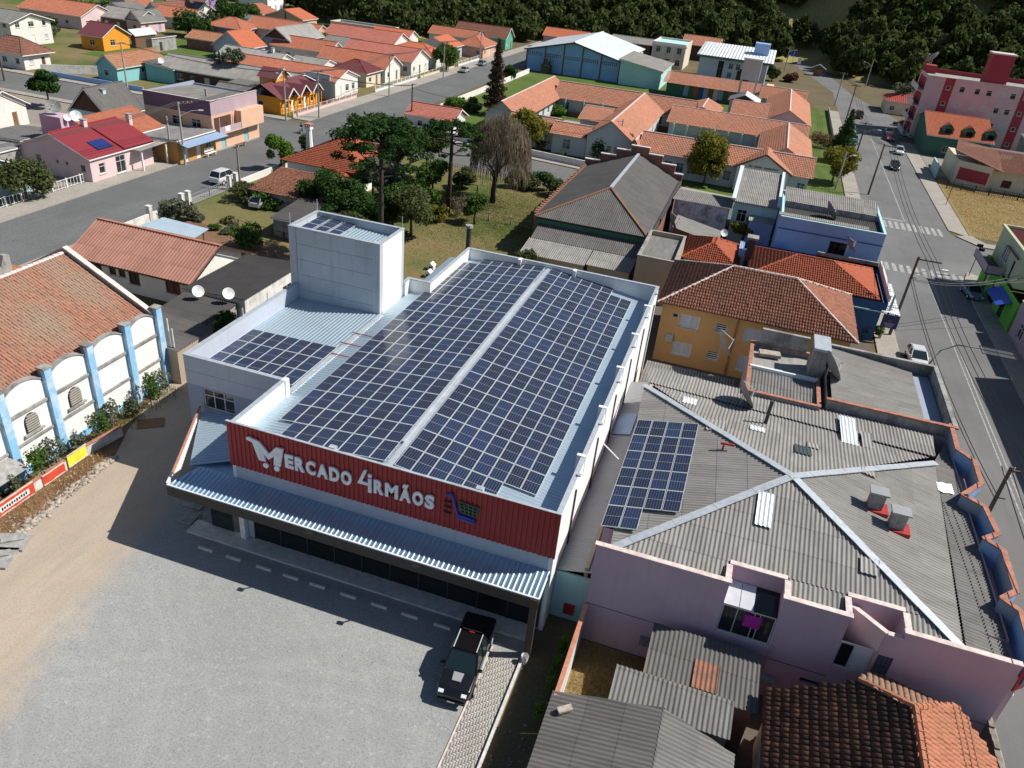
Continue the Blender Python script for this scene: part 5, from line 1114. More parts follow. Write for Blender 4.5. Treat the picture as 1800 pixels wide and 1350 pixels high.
# pyramid roof, light strips over the hips
AP = Vector((6.3, 38.4, 8.25)); SW_, SE_, NW_, NE_ = Vector((-2.2, 30.45, 6.4)), Vector((14.5, 30.45, 6.4)), Vector((-3.4, 48.0, 6.4)), Vector((15.5, 46.8, 6.4))
def plane_patch(pts, mat, lift=0): return patch('roof_slope', pts, 'corr', M[mat], pk, lift)
def sz(y): return 6.4+(AP.z-6.4)*(y-30.45)/(AP.y-30.45)
k_ = (31.75-30.45)/(AP.y-30.45); SWa, SEa = SW_.lerp(AP, k_), SE_.lerp(AP, k_)
plane_patch([SWa, SEa, AP], 'fibre')
for (xa, xb, ta, tb) in ((-2.2, 3.8, SWa.x, 3.8), (6.42, 9.45, 6.42, 9.45), (11.9, 14.5, 11.9, SEa.x)): plane_patch([(xa, 30.45, 6.4), (xb, 30.45, 6.4), (tb, 31.75, sz(31.75)), (ta, 31.75, sz(31.75))], 'fibre')
plane_patch([SE_, NE_, AP], 'fibre'); plane_patch([NE_+Vector((0, 1.0, -.1)), NW_+Vector((0, 1.0, -.1)), AP], 'fibre'); plane_patch([NW_, SW_, AP], 'fibre')
patch('roof_slope', [(15.9, 50.6, 6.25), (-3.5, 51.2, 6.25), (-3.4, 48.6, 6.42), (15.6, 47.6, 6.42)], 'corr', M['fibre'], pk, .05)
patch('roof_slope', [(16.7, 30.45, 6.15), (16.7, 50.4, 6.15), (15.6, 47.4, 6.38), (14.6, 30.45, 6.38)], 'corr', M['fibre_mid'], pk)
for q in (SW_, SE_, NW_, NE_):
    n_ = 9
    for i in range(n_):
        a, b = AP.lerp(q, i/n_), AP.lerp(q, (i+1.03)/n_); MB().bar(a+Vector((0, 0, .09+.012*(i % 2))), b+Vector((0, 0, .09+.012*(i % 2))), .46, .05).build('hip_flashing', M['flash'], pk)
def on_roof(poly, mat, name='skylight'):
    return patch(name, poly, 'corr', M[mat], pk, .10)
def rz(x, y):
    """height of the pyramid over a spot"""
    out = []
    for a, b in ((SW_, SE_), (SE_, NE_), (NE_, NW_), (NW_, SW_)):
        n = (b-a).cross(AP-a); out.append(a.z-(n.x*(x-a.x)+n.y*(y-a.y))/n.z)
    return min(out)
for (x0, x1, y0, y1, m) in ((4.6, 5.5, 34.4, 36.7, 'zincwhite'), (9.7, 10.8, 46.3, 49.9, 'zincwhite'), (11.0, 11.7, 46.4, 48.4, 'fibre_light'), (-.6, .4, 46.3, 47.2, 'zincwhite'), (1.2, 2.4, 42.6, 44.5, 'fibre_light'), (3.9, 4.9, 44.3, 45.1, 'zincwhite'), (6.6, 7.6, 42.2, 43.6, 'glass_blue'), (7.4, 8.2, 43.7, 44.6, 'fibre_light'), (10.4, 11.3, 41.9, 42.6, 'fibre_light'), (9.9, 10.8, 33.2, 34.2, 'fibre_light')):
    on_roof([(x, y, rz(x, min(y, 46.5))+(.0 if y < 47 else -.02)+.02) for x, y in ((x0, y0), (x1, y0), (x1, y1), (x0, y1))], m)
patch('skylight', [(16.2, 43.9, 6.27), (16.2, 45.0, 6.27), (15.2, 44.6, 6.45), (15.2, 43.6, 6.45)], 'corr', M['zincwhite'], pk, .02)
for (x, y, h_) in ((10.9, 38.9, 1.1), (12.0, 37.9, 1.1)):
    z = rz(x, y); c = MB().box(x-.38, x+.38, y-.28, y+.28, z-.2, z+h_).build('chimney', M['concold'], pk); MB().box(x-.5, x+.5, y-.42, y+.42, z+h_+.002, z+h_+.1).build('chimney_cap', M['zincgrey'], c); MB().box(x-.75, x+.75, y-.5, y+.5, z-.15, z+.08).build('chimney_flashing', M['redpaint'], c)
mb = MB(); z = rz(4.6, 45.6); mb.tube([(4.9, 46.2, z-.1), (4.9, 46.2, z+1.7)], .12, 8); mb.build('stove_pipe', M['fibre_black'], pk)
z = rz(2.4, 40.6); MB().bar((2.4, 40.6, z), (2.4, 40.6, z+.5), .1).build('vent', M['redpaint'], pk); MB().bar((2.2, 40.6, z+.45), (3.0, 40.6, z+.5), .12).build('vent', M['redpaint'], pk)
# zigzag parapet along the street
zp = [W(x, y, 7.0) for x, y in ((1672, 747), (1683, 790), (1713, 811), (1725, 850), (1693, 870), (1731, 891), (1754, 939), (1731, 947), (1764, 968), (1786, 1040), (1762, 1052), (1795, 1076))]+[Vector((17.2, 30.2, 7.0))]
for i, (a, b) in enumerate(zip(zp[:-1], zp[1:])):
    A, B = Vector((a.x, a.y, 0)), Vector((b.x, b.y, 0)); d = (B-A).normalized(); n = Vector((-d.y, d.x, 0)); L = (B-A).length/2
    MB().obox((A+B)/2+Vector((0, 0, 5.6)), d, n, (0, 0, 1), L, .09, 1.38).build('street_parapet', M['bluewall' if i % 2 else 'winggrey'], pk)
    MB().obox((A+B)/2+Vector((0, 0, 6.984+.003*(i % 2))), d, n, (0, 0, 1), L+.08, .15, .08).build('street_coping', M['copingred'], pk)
MB().box(16.81, 17.5, 31.0, 50.2, 0, 5.6).build('street_wall', M['palepink'], pk)
mb = MB(); mb.extrude([(16.85, 30.15, 5.2), (17.4, 30.6, 5.2), (17.4, 30.6, 6.7), (16.85, 30.15, 6.7)], (.05, -.05, 0)); mb.build('corner_sign', M['redpaint'], pk)
bw = MB(); bw.prism([(16.82, 31.6), (18.0, 31.9), (18.3, 33.0), (18.0, 34.2), (16.82, 34.4)], 1.1, 1.5); by = bw.build('bay_base', M['redpaint'], pk); bw = MB()
for p, q in (((16.85, 31.6), (18.0, 31.9)), ((18.0, 31.9), (18.3, 33.0)), ((18.3, 33.0), (18.0, 34.2))):
    for z in (1.55, 3.3): bw.bar((*p, z), (*q, z), .1)
    bw.bar((*q, 1.5), (*q, 3.35), .1)
bw.build('bay_frame', M['white_paint'], by); bw = MB(); bw.prism([(16.82, 31.65), (17.95, 31.95), (18.25, 33.0), (17.95, 34.15), (16.82, 34.35)], 1.502, 3.25); bw.build('bay_glass', M['glass_blue'], by)
sla = (rz(.5, 38)-rz(-2.2, 38))/2.7
array('block of dark panels on the grey corrugated roof of the pink building', (-3.0, 32.0, rz(-3.0, 36)+.02), (1, 0, sla), (0, 1, 0), [(i, j) for j in range(6) for i in range(4) if not (j == 0 and i > 1)], .97, 1.88, .12)
# lane between market and pink block
ln = thing('lane_roof', 'narrow grey corrugated lane roof between the market and the pink block', 'lean-to', (-4, 42, 0))
patch('roof_slope', [(-4.84, 31.2, 3.35), (-4.84, 53.6, 3.35), (-3.3, 53.6, 3.75), (-2.95, 31.2, 3.75)], 'corr', M['zincgrey'], ln); patch('roof_slope', [(-4.7, 45.5, 3.46), (-4.7, 48.4, 3.46), (-3.5, 48.4, 3.78), (-3.5, 45.5, 3.78)], 'corr', M['bluesheet'], ln)
MB().box(-4.84, -2.9, 31.2, 31.35, 0, 3.3).build('end_wall', M['tealw'], ln); MB().box(-4.1, -3.5, 31.05, 31.19, .5, 1.2).build('meter_box', M['redpaint'], ln); MB().box(-3.35, -3.15, 31.4, 53.6, 0, 3.9).build('side_wall', M['beige'], ln)
mb = MB(); mb.bar((-4.88, 40.2, 6.3), (-3.3, 38.2, 6.6), .05); mb.build('cable_pipe', M['white_paint'], ln)
house('back_shed', 'brown shed roof in the gap behind the pink block', (-4.2, 2.8, 52.6, 58.0), 2.8, 'sy-', 'beige', 'fibre_mid', 'corr', .4, .1, {}, cat='shed', trim=None)
# paved walk, kerb, boundary wall, climbing plant base, bin
def paver_mat():
    n = NT('pavers'); isl = n.node('ShaderNodeNewGeometry').outputs['Random Per Island']; f = n.noise(n.coord('World'), .6, 5); g_ = n.noise(n.coord('World'), 30, 3)
    a = n.mix(isl, (.38, .36, .33), (.46, .435, .40)); a = n.mix(n.ramp(f, [(.4, 0), (.7, .4)]), a, (.25, .235, .215)); a = n.mix(n.ramp(g_, [(.3, .3), (.6, 0)]), a, (.2, .19, .17)); n.col(a); n.rough(.9, 0, .2)
paver_mat()
sheet_poly('paver_bed', [(-7.0, 8), (-5.4, 8), (-5.4, 27.7), (-7.0, 27.7)], .016, M['stonegrey'])
V, F = [], []; bx = np.array([(-1,-1,0),(1,-1,0),(1,1,0),(-1,1,0),(-.93,-.93,1),(.93,-.93,1),(.93,.93,1),(-.93,.93,1)]); fb = np.array([(4,5,6,7),(0,1,5,4),(1,2,6,5),(2,3,7,6),(3,0,4,7)]); k = 0
a_ = .115
for c in range(13):
    for r_ in range(115):
        q_ = (c-r_) % 4
        if q_ not in (0, 3): continue
        hx, hy = (a_, a_*.5) if q_ == 0 else (a_*.5, a_); X, Y_ = -6.98+c*a_+hx, 14+r_*a_+hy
        if X+hx > -5.4: continue
        V.append(bx*np.array([hx-.007, hy-.007, .024+nrng.uniform(0, .004)])+np.array([X, Y_, .017])); F.append(fb+8*k); k += 1
tag(np_obj('pavers', np.concatenate(V), np.concatenate(F), M['pavers']), kind='stuff')
tag(MB().box(-7.08, -7.0, 8, 27.7, 0, .07).build('kerb_lot', M['coping']), kind='structure'); tag(MB().box(-5.38, -5.24, 8, 27.75, 0, .2).build('kerb_wall_side', M['concretebright']), kind='structure')
wall_run('boundary_wall', 'low boundary wall with orange brick edge beside the dry yard', [(-2.8, 23.9), (-2.8, 30.1)], 2.6, 'oldwall', .14, 'terracotta')
sheet_poly('dry_yard', [(-2.75, 24.6), (1, 24.6), (1, 30.1), (-2.75, 30.1)], .01, M['field'])
bn = thing('waste_bin', 'small white bin at the foot of the canopy post', 'bin', (-5.15, 27.4, 0)); mb = MB(); mb.tube([(-5.15, 27.4, .02), (-5.15, 27.4, .55)], [.16, .2], 10, cap=False); mb.build('bin_body', M['dish'], bn); mb = MB(); mb.tube([(-5.15, 27.4, .5), (-5.15, 27.4, .56)], [.21, .21], 10, cap=False); mb.build('rim', M['ironwhite'], bn)
def fd():
    return rng.uniform(-5.2, -3.2), rng.uniform(16, 27), .02
rocks('roadside_rubble', 70, fd, .03, .08, M['block'])
# ------------------------------------------------------------------ low roofs at the bottom edge
h1 = thing('corrugated_hut', 'grey corrugated gable hut nearest the bottom edge beside the paved walk', 'hut', (1, 19, 0)); walls(h1, (-2.7, 5.0, 12, 23.9), 0, 2.6, 'concold', {}, 'wall')
patch('roof_slope', [(-3.0, 24.2, 2.65), (-3.0, 12, 2.65), (2.0, 12, 3.4), (2.0, 24.6, 3.4)], 'corr', M['fibre_dark'], h1); patch('roof_slope', [(5.4, 12, 2.7), (5.4, 24.0, 2.7), (2.0, 24.6, 3.42), (2.0, 12, 3.42)], 'corr', M['fibre_mid'], h1)
mb = MB(); mb.extrude([(-2.7, 23.9, 2.55), (5.0, 23.9, 2.55), (2, 23.9, 3.35)], (0, -.1, 0)); mb.build('gable', M['concold'], h1)
mb = MB(); mb.obox((-2.2, 23.2, 2.9), (.8, .6, 0), (-.6, .8, 0), (0, 0, 1), .35, .16, .12); mb.build('brick', M['stone'], h1)
h2 = house('corrugated_shed', 'grey corrugated shed roof between the dry yard and the tiled house', (-.35, 5.0, 24.7, 26.3), 2.75, 'sy-', 'concold', 'fibre_mid', 'corr', .35, .12, {}, cat='shed', trim=None)
h3 = thing('corrugated_shed', 'dark corrugated shed roof with red stained sheets under the pink wall', 'shed', (3.4, 27.8, 0)); walls(h3, (1.0, 6.0, 26.5, 29.4), 0, 2.9, 'brickold', {}, 'wall')
patch('roof_slope', [(.8, 26.3, 2.95), (6.2, 26.3, 2.95), (6.2, 29.6, 3.35), (.8, 29.6, 3.35)], 'corr', M['fibre_dark'], h3); patch('patched_sheet', [(3.1, 26.6, 3.02), (4.3, 26.6, 3.02), (4.3, 28.2, 3.2), (3.1, 28.2, 3.2)], 'corr', M['brickold'], h3, .02)
th = thing('clay_tile_house', 'old house with dark clay tile roof at the bottom right corner', 'house', (11.5, 21, 0)); walls(th, (6.7, 16.0, 10, 27.0), 0, 3.5, 'oldwall', {}, 'wall')
wp_ = [Vector(p) for p in ((6.3, 27.2, 3.6), (6.3, 10, 3.6), (12.2, 10, 5.65), (12.2, 26.9, 5.65), (10.2, 28.2, 4.95))]
ep_ = [Vector(p) for p in ((16.5, 10, 3.45), (16.3, 27.4, 3.5), (14.6, 29.2, 4.1), (12.2, 26.9, 5.65), (12.2, 10, 5.65))]
np_ = [Vector(p) for p in ((14.6, 29.2, 4.0), (11.2, 30.0, 4.0), (10.2, 28.2, 4.95), (12.2, 26.9, 5.65))]
for q in (wp_, ep_, np_): d_ = MB(); d_.face([v-Vector((0, 0, .02)) for v in q]); d_.build('roof_deck', M['darkbrown'], th, fix=False)
O, U, V_, N, S = tile_spots(wp_, .27, .40)
wpos = [(O+U*u+V_*v, u, v) for u, v in S]; wpos.sort(key=lambda t: -t[0].y)
me_t = bpy.data.meshes.new('tile'); me_t.from_pydata([tuple(v) for v in TT*np.array([.27/.22, .40/.37*1.0, 1.15])], [], [tuple(int(i) for i in f) for f in TF]); me_t.materials.append(M['tile_dark']); me_t.polygons.foreach_set('use_smooth', [True]*len(me_t.polygons)); me_t.update()
rot = Matrix((U, V_, N)).transposed()
for (p, u, v) in wpos[:300]:
    o = link('tile', me_t, th); o.matrix_local = Matrix.Translation(p-org(th)+N*rng.gauss(0, .006)) @ (rot @ Matrix.Rotation(rng.gauss(0, .03), 3, 'Z')).to_4x4()
rest = wpos[300:]; VV = []; FF = []
for k, (p, u, v) in enumerate(rest):
    b_ = TT*np.array([.27/.22, .40/.37, 1.15]); VV.append(np.array(p)+b_[:, :1]*np.array(U)+b_[:, 1:2]*np.array(V_)+b_[:, 2:]*np.array(N)); FF.append(TF+len(TT)*k)
np_obj('roof_tiles', np.concatenate(VV), np.concatenate(FF), M['tile_dark'], th, smooth=True, kind='stuff')
tiles('roof_tiles', ep_, M['tile_orange'], th, .27, .4); tiles('roof_tiles', np_, M['tile_church'], th, .27, .4)
ridge_tiles(th, [((12.2, 10, 5.72), (12.2, 26.9, 5.72)), ((12.2, 26.9, 5.72), (10.2, 28.2, 5.02)), ((12.2, 26.9, 5.72), (14.6, 29.2, 4.15))], 'tile_orange', .14)
for i in range(22): MB().box(16.75, 17.0, 23.5+i*.4, 23.88+i*.4, 2.66+.06*((i*5) % 3), 2.86+.05*((i*5) % 3)).build('block', M['block'], th)
MB().box(16.76, 16.99, 23.4, 32.4, 0, 2.65).build('block_wall', M['block'], th)
# ------------------------------------------------------------------ houses west of the street, near block
house('teal_house', 'pale turquoise house with red corrugated roof at the left edge by the street', (-96, -83.2, 63.2, 72.2), 3.1, 'gx', 'tealw', 'redroof', 'corrs', 1.9, .5, {'+x': [(2.5, 1.2, 1.2, 1.1, 'w')], '-y': [(9, 1.0, 1.2, 1.2, 'w')]})
r2 = rl((154, 281), (27, 253), (255, 245), 3.2, .3); r2 = (r2[0], r2[1], r2[2], r2[3])
rh = house('red_roof_house', 'pale pink house with smooth red metal roof and small solar heater', r2, 3.2, 'gy', 'palepink', 'redroof', 'metal', 2.3, .3, {'+x': [(1.9, .9, 1.0, 1.3, 'w'), (5.2, .3, 1.7, 2.2, 'w'), (9.9, .1, 3.4, 2.5, 'w', 'glass_dark', 'wood')], '-y': [(3, 1.3, .9, 1.1, 'w'), (6, 1.7, .5, .5, 'w'), (7.5, 1.7, .5, .5, 'w'), (10, 1.3, .8, .9, 'w')]}, chimney=[(r2[0]+6.0, r2[2]+5.4, 4.9, 1.4), (r2[0]+7.2, r2[2]+12.2, 4.6, 1.5)])
xm = (r2[0]+r2[1])/2; s_ = 2.3/((r2[1]-r2[0])/2)
hz_ = lambda x: 3.2+2.3-s_*(x-xm)
q = MB(); q.extrude([(x, y, hz_(x)+.18) for x, y in ((r2[1]-2.4, r2[2]+2.5), (r2[1]-.7, r2[2]+2.5), (r2[1]-.7, r2[2]+5.1), (r2[1]-2.4, r2[2]+5.1))], (0, 0, .06)); q.build('solar_heater', M['sign_blue'], rh)
patch('roof_slope', [(r2[1]+.4, r2[2]+5.9, hz_(r2[1]+.4)+.28), (r2[1]+.4, r2[3]+.3, hz_(r2[1]+.4)+.28), (xm+.9, r2[3]+.3, hz_(xm+.9)+.28), (xm+.9, r2[2]+5.9, hz_(xm+.9)+.28)], 'metal', M['redroof'], rh)
MB().box(r2[0]+.2, r2[0]+3.6, r2[2]+4, r2[2]+6.2, 3, 6.4).build('tank_room', M['pinkwall'], rh)
for i, (dx, dy, r_) in enumerate(((3.9, 5.0, .5), (4.1, 6.2, .75), (1.6, 5.2, .95))): dish('satellite_dish', ('small white dish on the red roof house', 'larger white dish beside the small one on the red roof house', 'spoked mesh dish on the tank room of the red roof house')[i], (r2[0]+dx, r2[2]+dy, 5.4 if i < 2 else 6.4), r_, -.7, .6, 'dish' if i < 2 else 'mesh_dish', .9)
house('orange_roof_house', 'house with plain orange roof behind the red roof house', (r2[0]-3.0, r2[0]+7.2, r2[3]-4.0, r2[3]+7.2), 3.4, 'gy', 'winggrey', 'wave_orange', 'wave', 2.0, .3)
house('steep_roof_house', 'turquoise house with steep dark grey roof and wooden gable', rl((188, 203), (120, 190), (240, 186), 3.2, .3), 3.2, 'gy', 'tealw', 'fibre_dark', 'corrs', 3.4, .4, gablem='brown', chimney=[(-97, 100.5, 4.0, 2.2)])
house('white_orange_house', 'white house with faded orange roof and porch at the left edge', (-122, -108.5, 88.5, 96.5), 3.3, 'gx', 'offwhite', 'wave_orange', 'wave', 2.2, .5)
house('low_grey_shed', 'low grey shed roof beside the red roof house', (r2[0]-9, r2[0]-1.2, r2[2]+1.5, r2[2]+8.5), 2.7, 'sx-', 'concold', 'fibre_mid', 'corrs', .5, .2, {}, cat='shed')
house('carport', 'open carport roof of pale sheets behind the turquoise house', (-97.5, -90.5, 74.2, 79), 2.6, 'sx-', 'concold', 'fibre_light', 'corrs', .3, .2, {}, cat='carport')
PB = rl((370, 178), (248, 158), (446, 158), 7.3, 0)
pb = thing('plum_building', 'two-storey corner building with plum parapet, peach walls and balcony', 'building', (PB[1], PB[2], 0))
walls(pb, PB, 0, 5.2, 'peach', {'-y': [(PB[1]-PB[0]-6.2, 3.1, 1.8, 1.3, 'w', 'glass_dark'), (PB[1]-PB[0]-2.8, 3.1, 1.6, 1.3, 'w', 'glass_dark')], '+x': [(2.4, .05, 1.1, 2.2, 'd', 'teal', 'teal'), (8.2, .05, 1.1, 2.2, 'd', 'teal', 'teal'), (9.6, 3.3, 1.6, 1.1, 'w', 'glass_dark')]}, 'wall')
mb = MB(); wall_face(mb, (PB[0], PB[2], 5.2), (1, 0, 0), (0, -1, 0), PB[1]-PB[0], 2.1); mb.build('parapet_front', M['plum'], pb, fix=False); mb = MB(); wall_face(mb, (PB[1], PB[2], 5.2), (0, 1, 0), (1, 0, 0), PB[3]-PB[2], 2.1); mb.build('parapet_street', M['mauve'], pb, fix=False)
MB().box(PB[0], PB[0]+.2, PB[2]+.2, PB[3], 5.2, 7.22).build('parapet_back', M['winggrey'], pb); MB().box(PB[0]+.2, PB[1]-.2, PB[3]-.2, PB[3], 5.2, 6.9).build('parapet_back', M['winggrey'], pb)
patch('roof_slope', [(PB[0]+.2, PB[2]+.05, 7.15), (PB[1]-.05, PB[2]+.05, 7.15), (PB[1]-.05, PB[3]-.2, 6.6), (PB[0]+.2, PB[3]-.2, 6.6)], 'corrs', M['fibre_mid'], pb)
mb = MB(); mb.box(PB[0], PB[1]+.08, PB[2]-.05, PB[2]+.2, 7.302, 7.36); mb.box(PB[1]-.15, PB[1]+.08, PB[2]+.205, PB[3], 7.302, 7.36); mb.build('coping', M['coping'], pb)
MB().tube([(PB[1]-3.6, PB[2]+4, 6.4), (PB[1]-3.6, PB[2]+4, 8.1)], .18, 8).build('flue', M['stonegrey'], pb)
bal = MB(); bal.box(PB[1]+.002, PB[1]+1.1, PB[2]+.3, PB[2]+5.6, 2.55, 2.7); b_ = bal.build('balcony', M['peach'], pb); mb = MB(); mb.box(PB[1]+1.0, PB[1]+1.08, PB[2]+.3, PB[2]+5.6, 2.702, 3.6); mb.build('balustrade', M['mauve'], b_); MB().box(PB[1]+1.085, PB[1]+1.1, PB[2]+1.6, PB[2]+2.8, 2.8, 3.6).build('small_sign', M['white_paint'], b_)
for y in (PB[2]+.4, PB[2]+3.6): MB().box(PB[1]+.95, PB[1]+1.05, y, y+.1, 3.6, 5.0).build('balcony_post', M['mauve'], b_)
MB().box(PB[1]+.01, PB[1]+.03, PB[2]+.5, PB[2]+4.6, 2.75, 4.8).build('balcony_recess', M['brown'], pb)
MB().box(PB[1]-.1, PB[1]+1.1, PB[2]+5.7, PB[3]-.1, 2.55, 5.2).build('jetty', M['peach'], pb)
sh = house('wooden_shop', 'small shop with yellow wood front and pale blue awning', (PB[0]+4, PB[1]+.5, PB[2]-8.6, PB[2]-.25), 3.0, 'sx-', 'cladwood', 'fibre', 'corrs', .3, .15, {'+x': [(1.6, .05, 1.0, 2.1, 'd', 'white_paint'), (4.4, .05, 1.0, 2.1, 'd', 'white_paint'), (6.8, .9, 1.2, 1.2, 'w')]}, cat='shop')
patch('awning', [(PB[1]+2.3, PB[2]-8.7, 2.6), (PB[1]+2.3, PB[2]+.6, 2.6), (PB[1]+.6, PB[2]+.6, 3.0), (PB[1]+.6, PB[2]-8.7, 3.0)], 'corrs', M['bluesheet'], sh)
bnc = thing('street_bench', 'white slatted bench under the blue awning', 'bench', (PB[1]+1.3, PB[2]-2.6, .14)); 
for k in range(3): MB().box(PB[1]+.95+.17*k, PB[1]+1.08+.17*k, PB[2]-3.6, PB[2]-1.4, .55, .6).build('seat_slat', M['white_paint'], bnc)
for k in range(3): MB().box(PB[1]+.9, PB[1]+.94, PB[2]-3.6, PB[2]-1.4, .75+.2*k, .87+.2*k).build('back_slat', M['white_paint'], bnc)
for y in (PB[2]-3.4, PB[2]-1.7): MB().box(PB[1]+.92, PB[1]+1.45, y, y+.1, .14, .55).build('leg', M['white_paint'], bnc)
bnc = thing('street_bench', 'brown plank bench outside the plum corner building', 'bench', (PB[1]+1.4, PB[2]+4.6, .14)); MB().box(PB[1]+1.2, PB[1]+1.6, PB[2]+3.4, PB[2]+6.0, .5, .58).build('seat', M['wood'], bnc)
for y in (PB[2]+3.7, PB[2]+5.5): MB().box(PB[1]+1.25, PB[1]+1.55, y, y+.2, .14, .5).build('leg', M['stonegrey'], bnc)
cpk = thing('carport', 'grey carport between the red roof house and the wooden shop', 'carport', (PB[0]+6, PB[2]-12, 0)); patch('roof_slope', [(PB[0]+2, PB[2]-14.5, 2.9), (PB[1]-.5, PB[2]-14.5, 2.9), (PB[1]-.5, PB[2]-9.0, 3.1), (PB[0]+2, PB[2]-9.0, 3.1)], 'corrs', M['fibre'], cpk)
for y in (PB[2]-14.2, PB[2]-9.4): MB().box(PB[1]-1.0, PB[1]-.8, y, y+.2, 0, 2.85).build('post', M['offwhite'], cpk)
MB().box(PB[0]+2, PB[0]+2.2, PB[2]-14.3, PB[2]-9.1, 0, 2.85).build('back_wall', M['plum'], cpk)
fence_posts('street_railing', 'white railing in front of the turquoise and red roof houses', [(-80.6, 55), (-80.6, 79.6)], 1.3, 'ironwhite', 2.2, 2, .5); fence_posts('street_gate', 'white gate and panels before the red roof house', [(-80.6, 79.8), (-80.6, 95)], 1.5, 'ironwhite', 1.9, 3, .4, .3, 'offwhite')
wall_run('side_wall', 'blue boundary wall along the north side of the plum building', [(PB[0]-1, PB[3]+.4), (PB[1]-1, PB[3]+.4)], 3.4, 'winggrey', .2)
wall_run('street_wall', 'low wall along the cross street beside the steep roof house', [(-112, 110.5), (PB[0]-2, 110.5)], 1.2, 'cream', .2)
# ------------------------------------------------------------------ block north of the cross street
tq = rl((207, 118), (161, 112), (285, 103), 3.1, .4)
house('turquoise_house', 'bright turquoise house with lichen-orange roof facing the cross street', tq, 3.1, 'gy', 'teal', 'wave_old', 'wave', 1.9, .4, {'-y': [(2, 1.1, 1.1, 1.1, 'w'), (5, 1.1, 1.1, 1.1, 'w')], '+x': [(8, 1.3, 2.4, 1.0, 'w')]}); 
house('turquoise_annex', 'grey sheet-roofed annex with small dish beside the turquoise house', (tq[1]+.8, tq[1]+7.5, tq[2]+7, tq[3]-1), 2.8, 'sx+', 'teal', 'fibre_dark', 'corrs', .6, .3, {}, cat='annex')
dish('satellite_dish', 'white dish on the annex of the turquoise house', (tq[1]+4, tq[2]+8, 3.2), .6, -.7, .6, 'dish', .7)
fence_posts('street_fence', 'pale turquoise slatted fence along the cross street', [(-108, 126.6), (-88, 126.6)], 1.3, 'tealw', 2.4, 2, .5, .4, 'tealw'); wall_run('lot_wall', 'low blue wall before the empty grass lot', [(-134, 126.6), (-112.5, 126.6)], 1.0, 'bluewall', .2)
wall_run('stained_wall', 'long stained white retaining wall behind the grass lot', [(-138, 128), (-116, 146), (-104, 158)], 1.6, 'oldwall', .25)
lr = rl((385, 119), (282, 100), (470, 125), 3.2, .3)
house('long_grey_house', 'long grey corrugated roof in the middle of the northern block', (-118, -87.5, 137.5, 147), 3.0, 'gx', 'brown', 'fibre', 'corrs', 1.8, .4, chimney=[(-106, 141, 4.0, 1.4)])
house('grey_flat_house', 'small dark flat roof between the turquoise and long grey houses', (-97.6, -91.4, 130.5, 136), 3.0, 'sy-', 'teal', 'fibre_dark', 'corrs', .3, .3)
house('grey_gable_house', 'grey green gabled roof behind the plum corner building', (-96.5, -88, 127.2, 130.2), 3.0, 'gx', 'winggrey', 'fibre_mid', 'corrs', .9, .3)
# orange cabins with maroon roofs
cb = thing('orange_cabin_row', 'orange wooden house with maroon roofs and three small street gables', 'house', (-86, 134, 0)); cr = (-90.5, -83.4, 127.6, 140.5); walls(cb, cr, 0, 3.0, 'orange', {'+x': [(2.2, .9, 1.0, 1.2, 'w'), (4.0, .05, 1.0, 2.1, 'd', 'white_paint'), (6.6, .9, 1.0, 1.2, 'w'), (8.4, .05, 1.0, 2.1, 'd', 'white_paint'), (11, .9, 1.0, 1.2, 'w')], '-y': [(3, 1, 1, 1, 'w')]}, 'wall')
P, Rg, Gb = slopes(cr, 3.0, 'gy', 1.9, .5)
for q in P: patch('roof_slope', q, 'metal', M['maroonroof'], cb, .05)
for y in (128.6, 132.9, 137.2):
    x0, x1 = -86.4, -82.0; h, t = 2.9, 4.5
    patch('gable_roof', [(x0, y-.4, h), (x1, y-.4, h), (x1, y+1.4, t), (x0, y+1.4, t)], 'metal', M['maroonroof'], cb, .06); patch('gable_roof', [(x1, y+3.2, h), (x0, y+3.2, h), (x0, y+1.4, t), (x1, y+1.4, t)], 'metal', M['maroonroof'], cb, .06)
    mb = MB(); mb.extrude([(-83.35, y-.1, 2.2), (-83.35, y+2.9, 2.2), (-83.35, y+2.9, 2.9), (-83.35, y+1.4, 4.35), (-83.35, y-.1, 2.9)], (.3, 0, 0)); mb.build('gable', M['orange'], cb)
    mb = MB(); mb.bar((x1+.02, y-.45, h), (x1+.02, y+1.4, t+.05), .12, .16); mb.bar((x1+.02, y+1.4, t+.05), (x1+.02, y+3.25, h), .12, .16); mb.build('bargeboard', M['white_paint'], cb)
    for yy in (y-.1, y+2.9): MB().box(x1-.35, x1-.2, yy-.07, yy+.07, 0, 2.9).build('porch_post', M['orange'], cb)
MB().box(-90, -86.6, 131.4, 135.4, 3.2, 5.6).build('loft', M['orange'], cb)
patch('loft_roof', [(-90.4, 131.0, 5.4), (-86.0, 131.0, 5.4), (-86.0, 133.4, 6.9), (-90.4, 133.4, 6.9)], 'metal', M['maroonroof'], cb, .05); patch('loft_roof', [(-86.0, 135.8, 5.4), (-90.4, 135.8, 5.4), (-90.4, 133.4, 6.9), (-86.0, 133.4, 6.9)], 'metal', M['maroonroof'], cb, .05)
mb = MB(); mb.bar((-85.95, 131, 5.4), (-85.95, 133.4, 6.95), .12, .16); mb.bar((-85.95, 133.4, 6.95), (-85.95, 135.8, 5.4), .12, .16); mb.build('bargeboard', M['white_paint'], cb); mb = MB(); mb.extrude([(-86.55, 131.4, 5.58), (-86.55, 135.4, 5.58), (-86.55, 133.4, 6.8)], (.1, 0, 0)); mb.build('gable', M['orange'], cb)
fence_posts('railing', 'pink and grey railing before the orange cabins', [(-80.7, 127.4), (-80.7, 151.5)], 1.3, 'palepink', 2.2, 2, .4, .45, 'palepink'); wall_run('yard_wall', 'brown yard wall beside the orange cabins', [(-90, 141.4), (-81, 141.4)], 1.2, 'brownwall', .2)
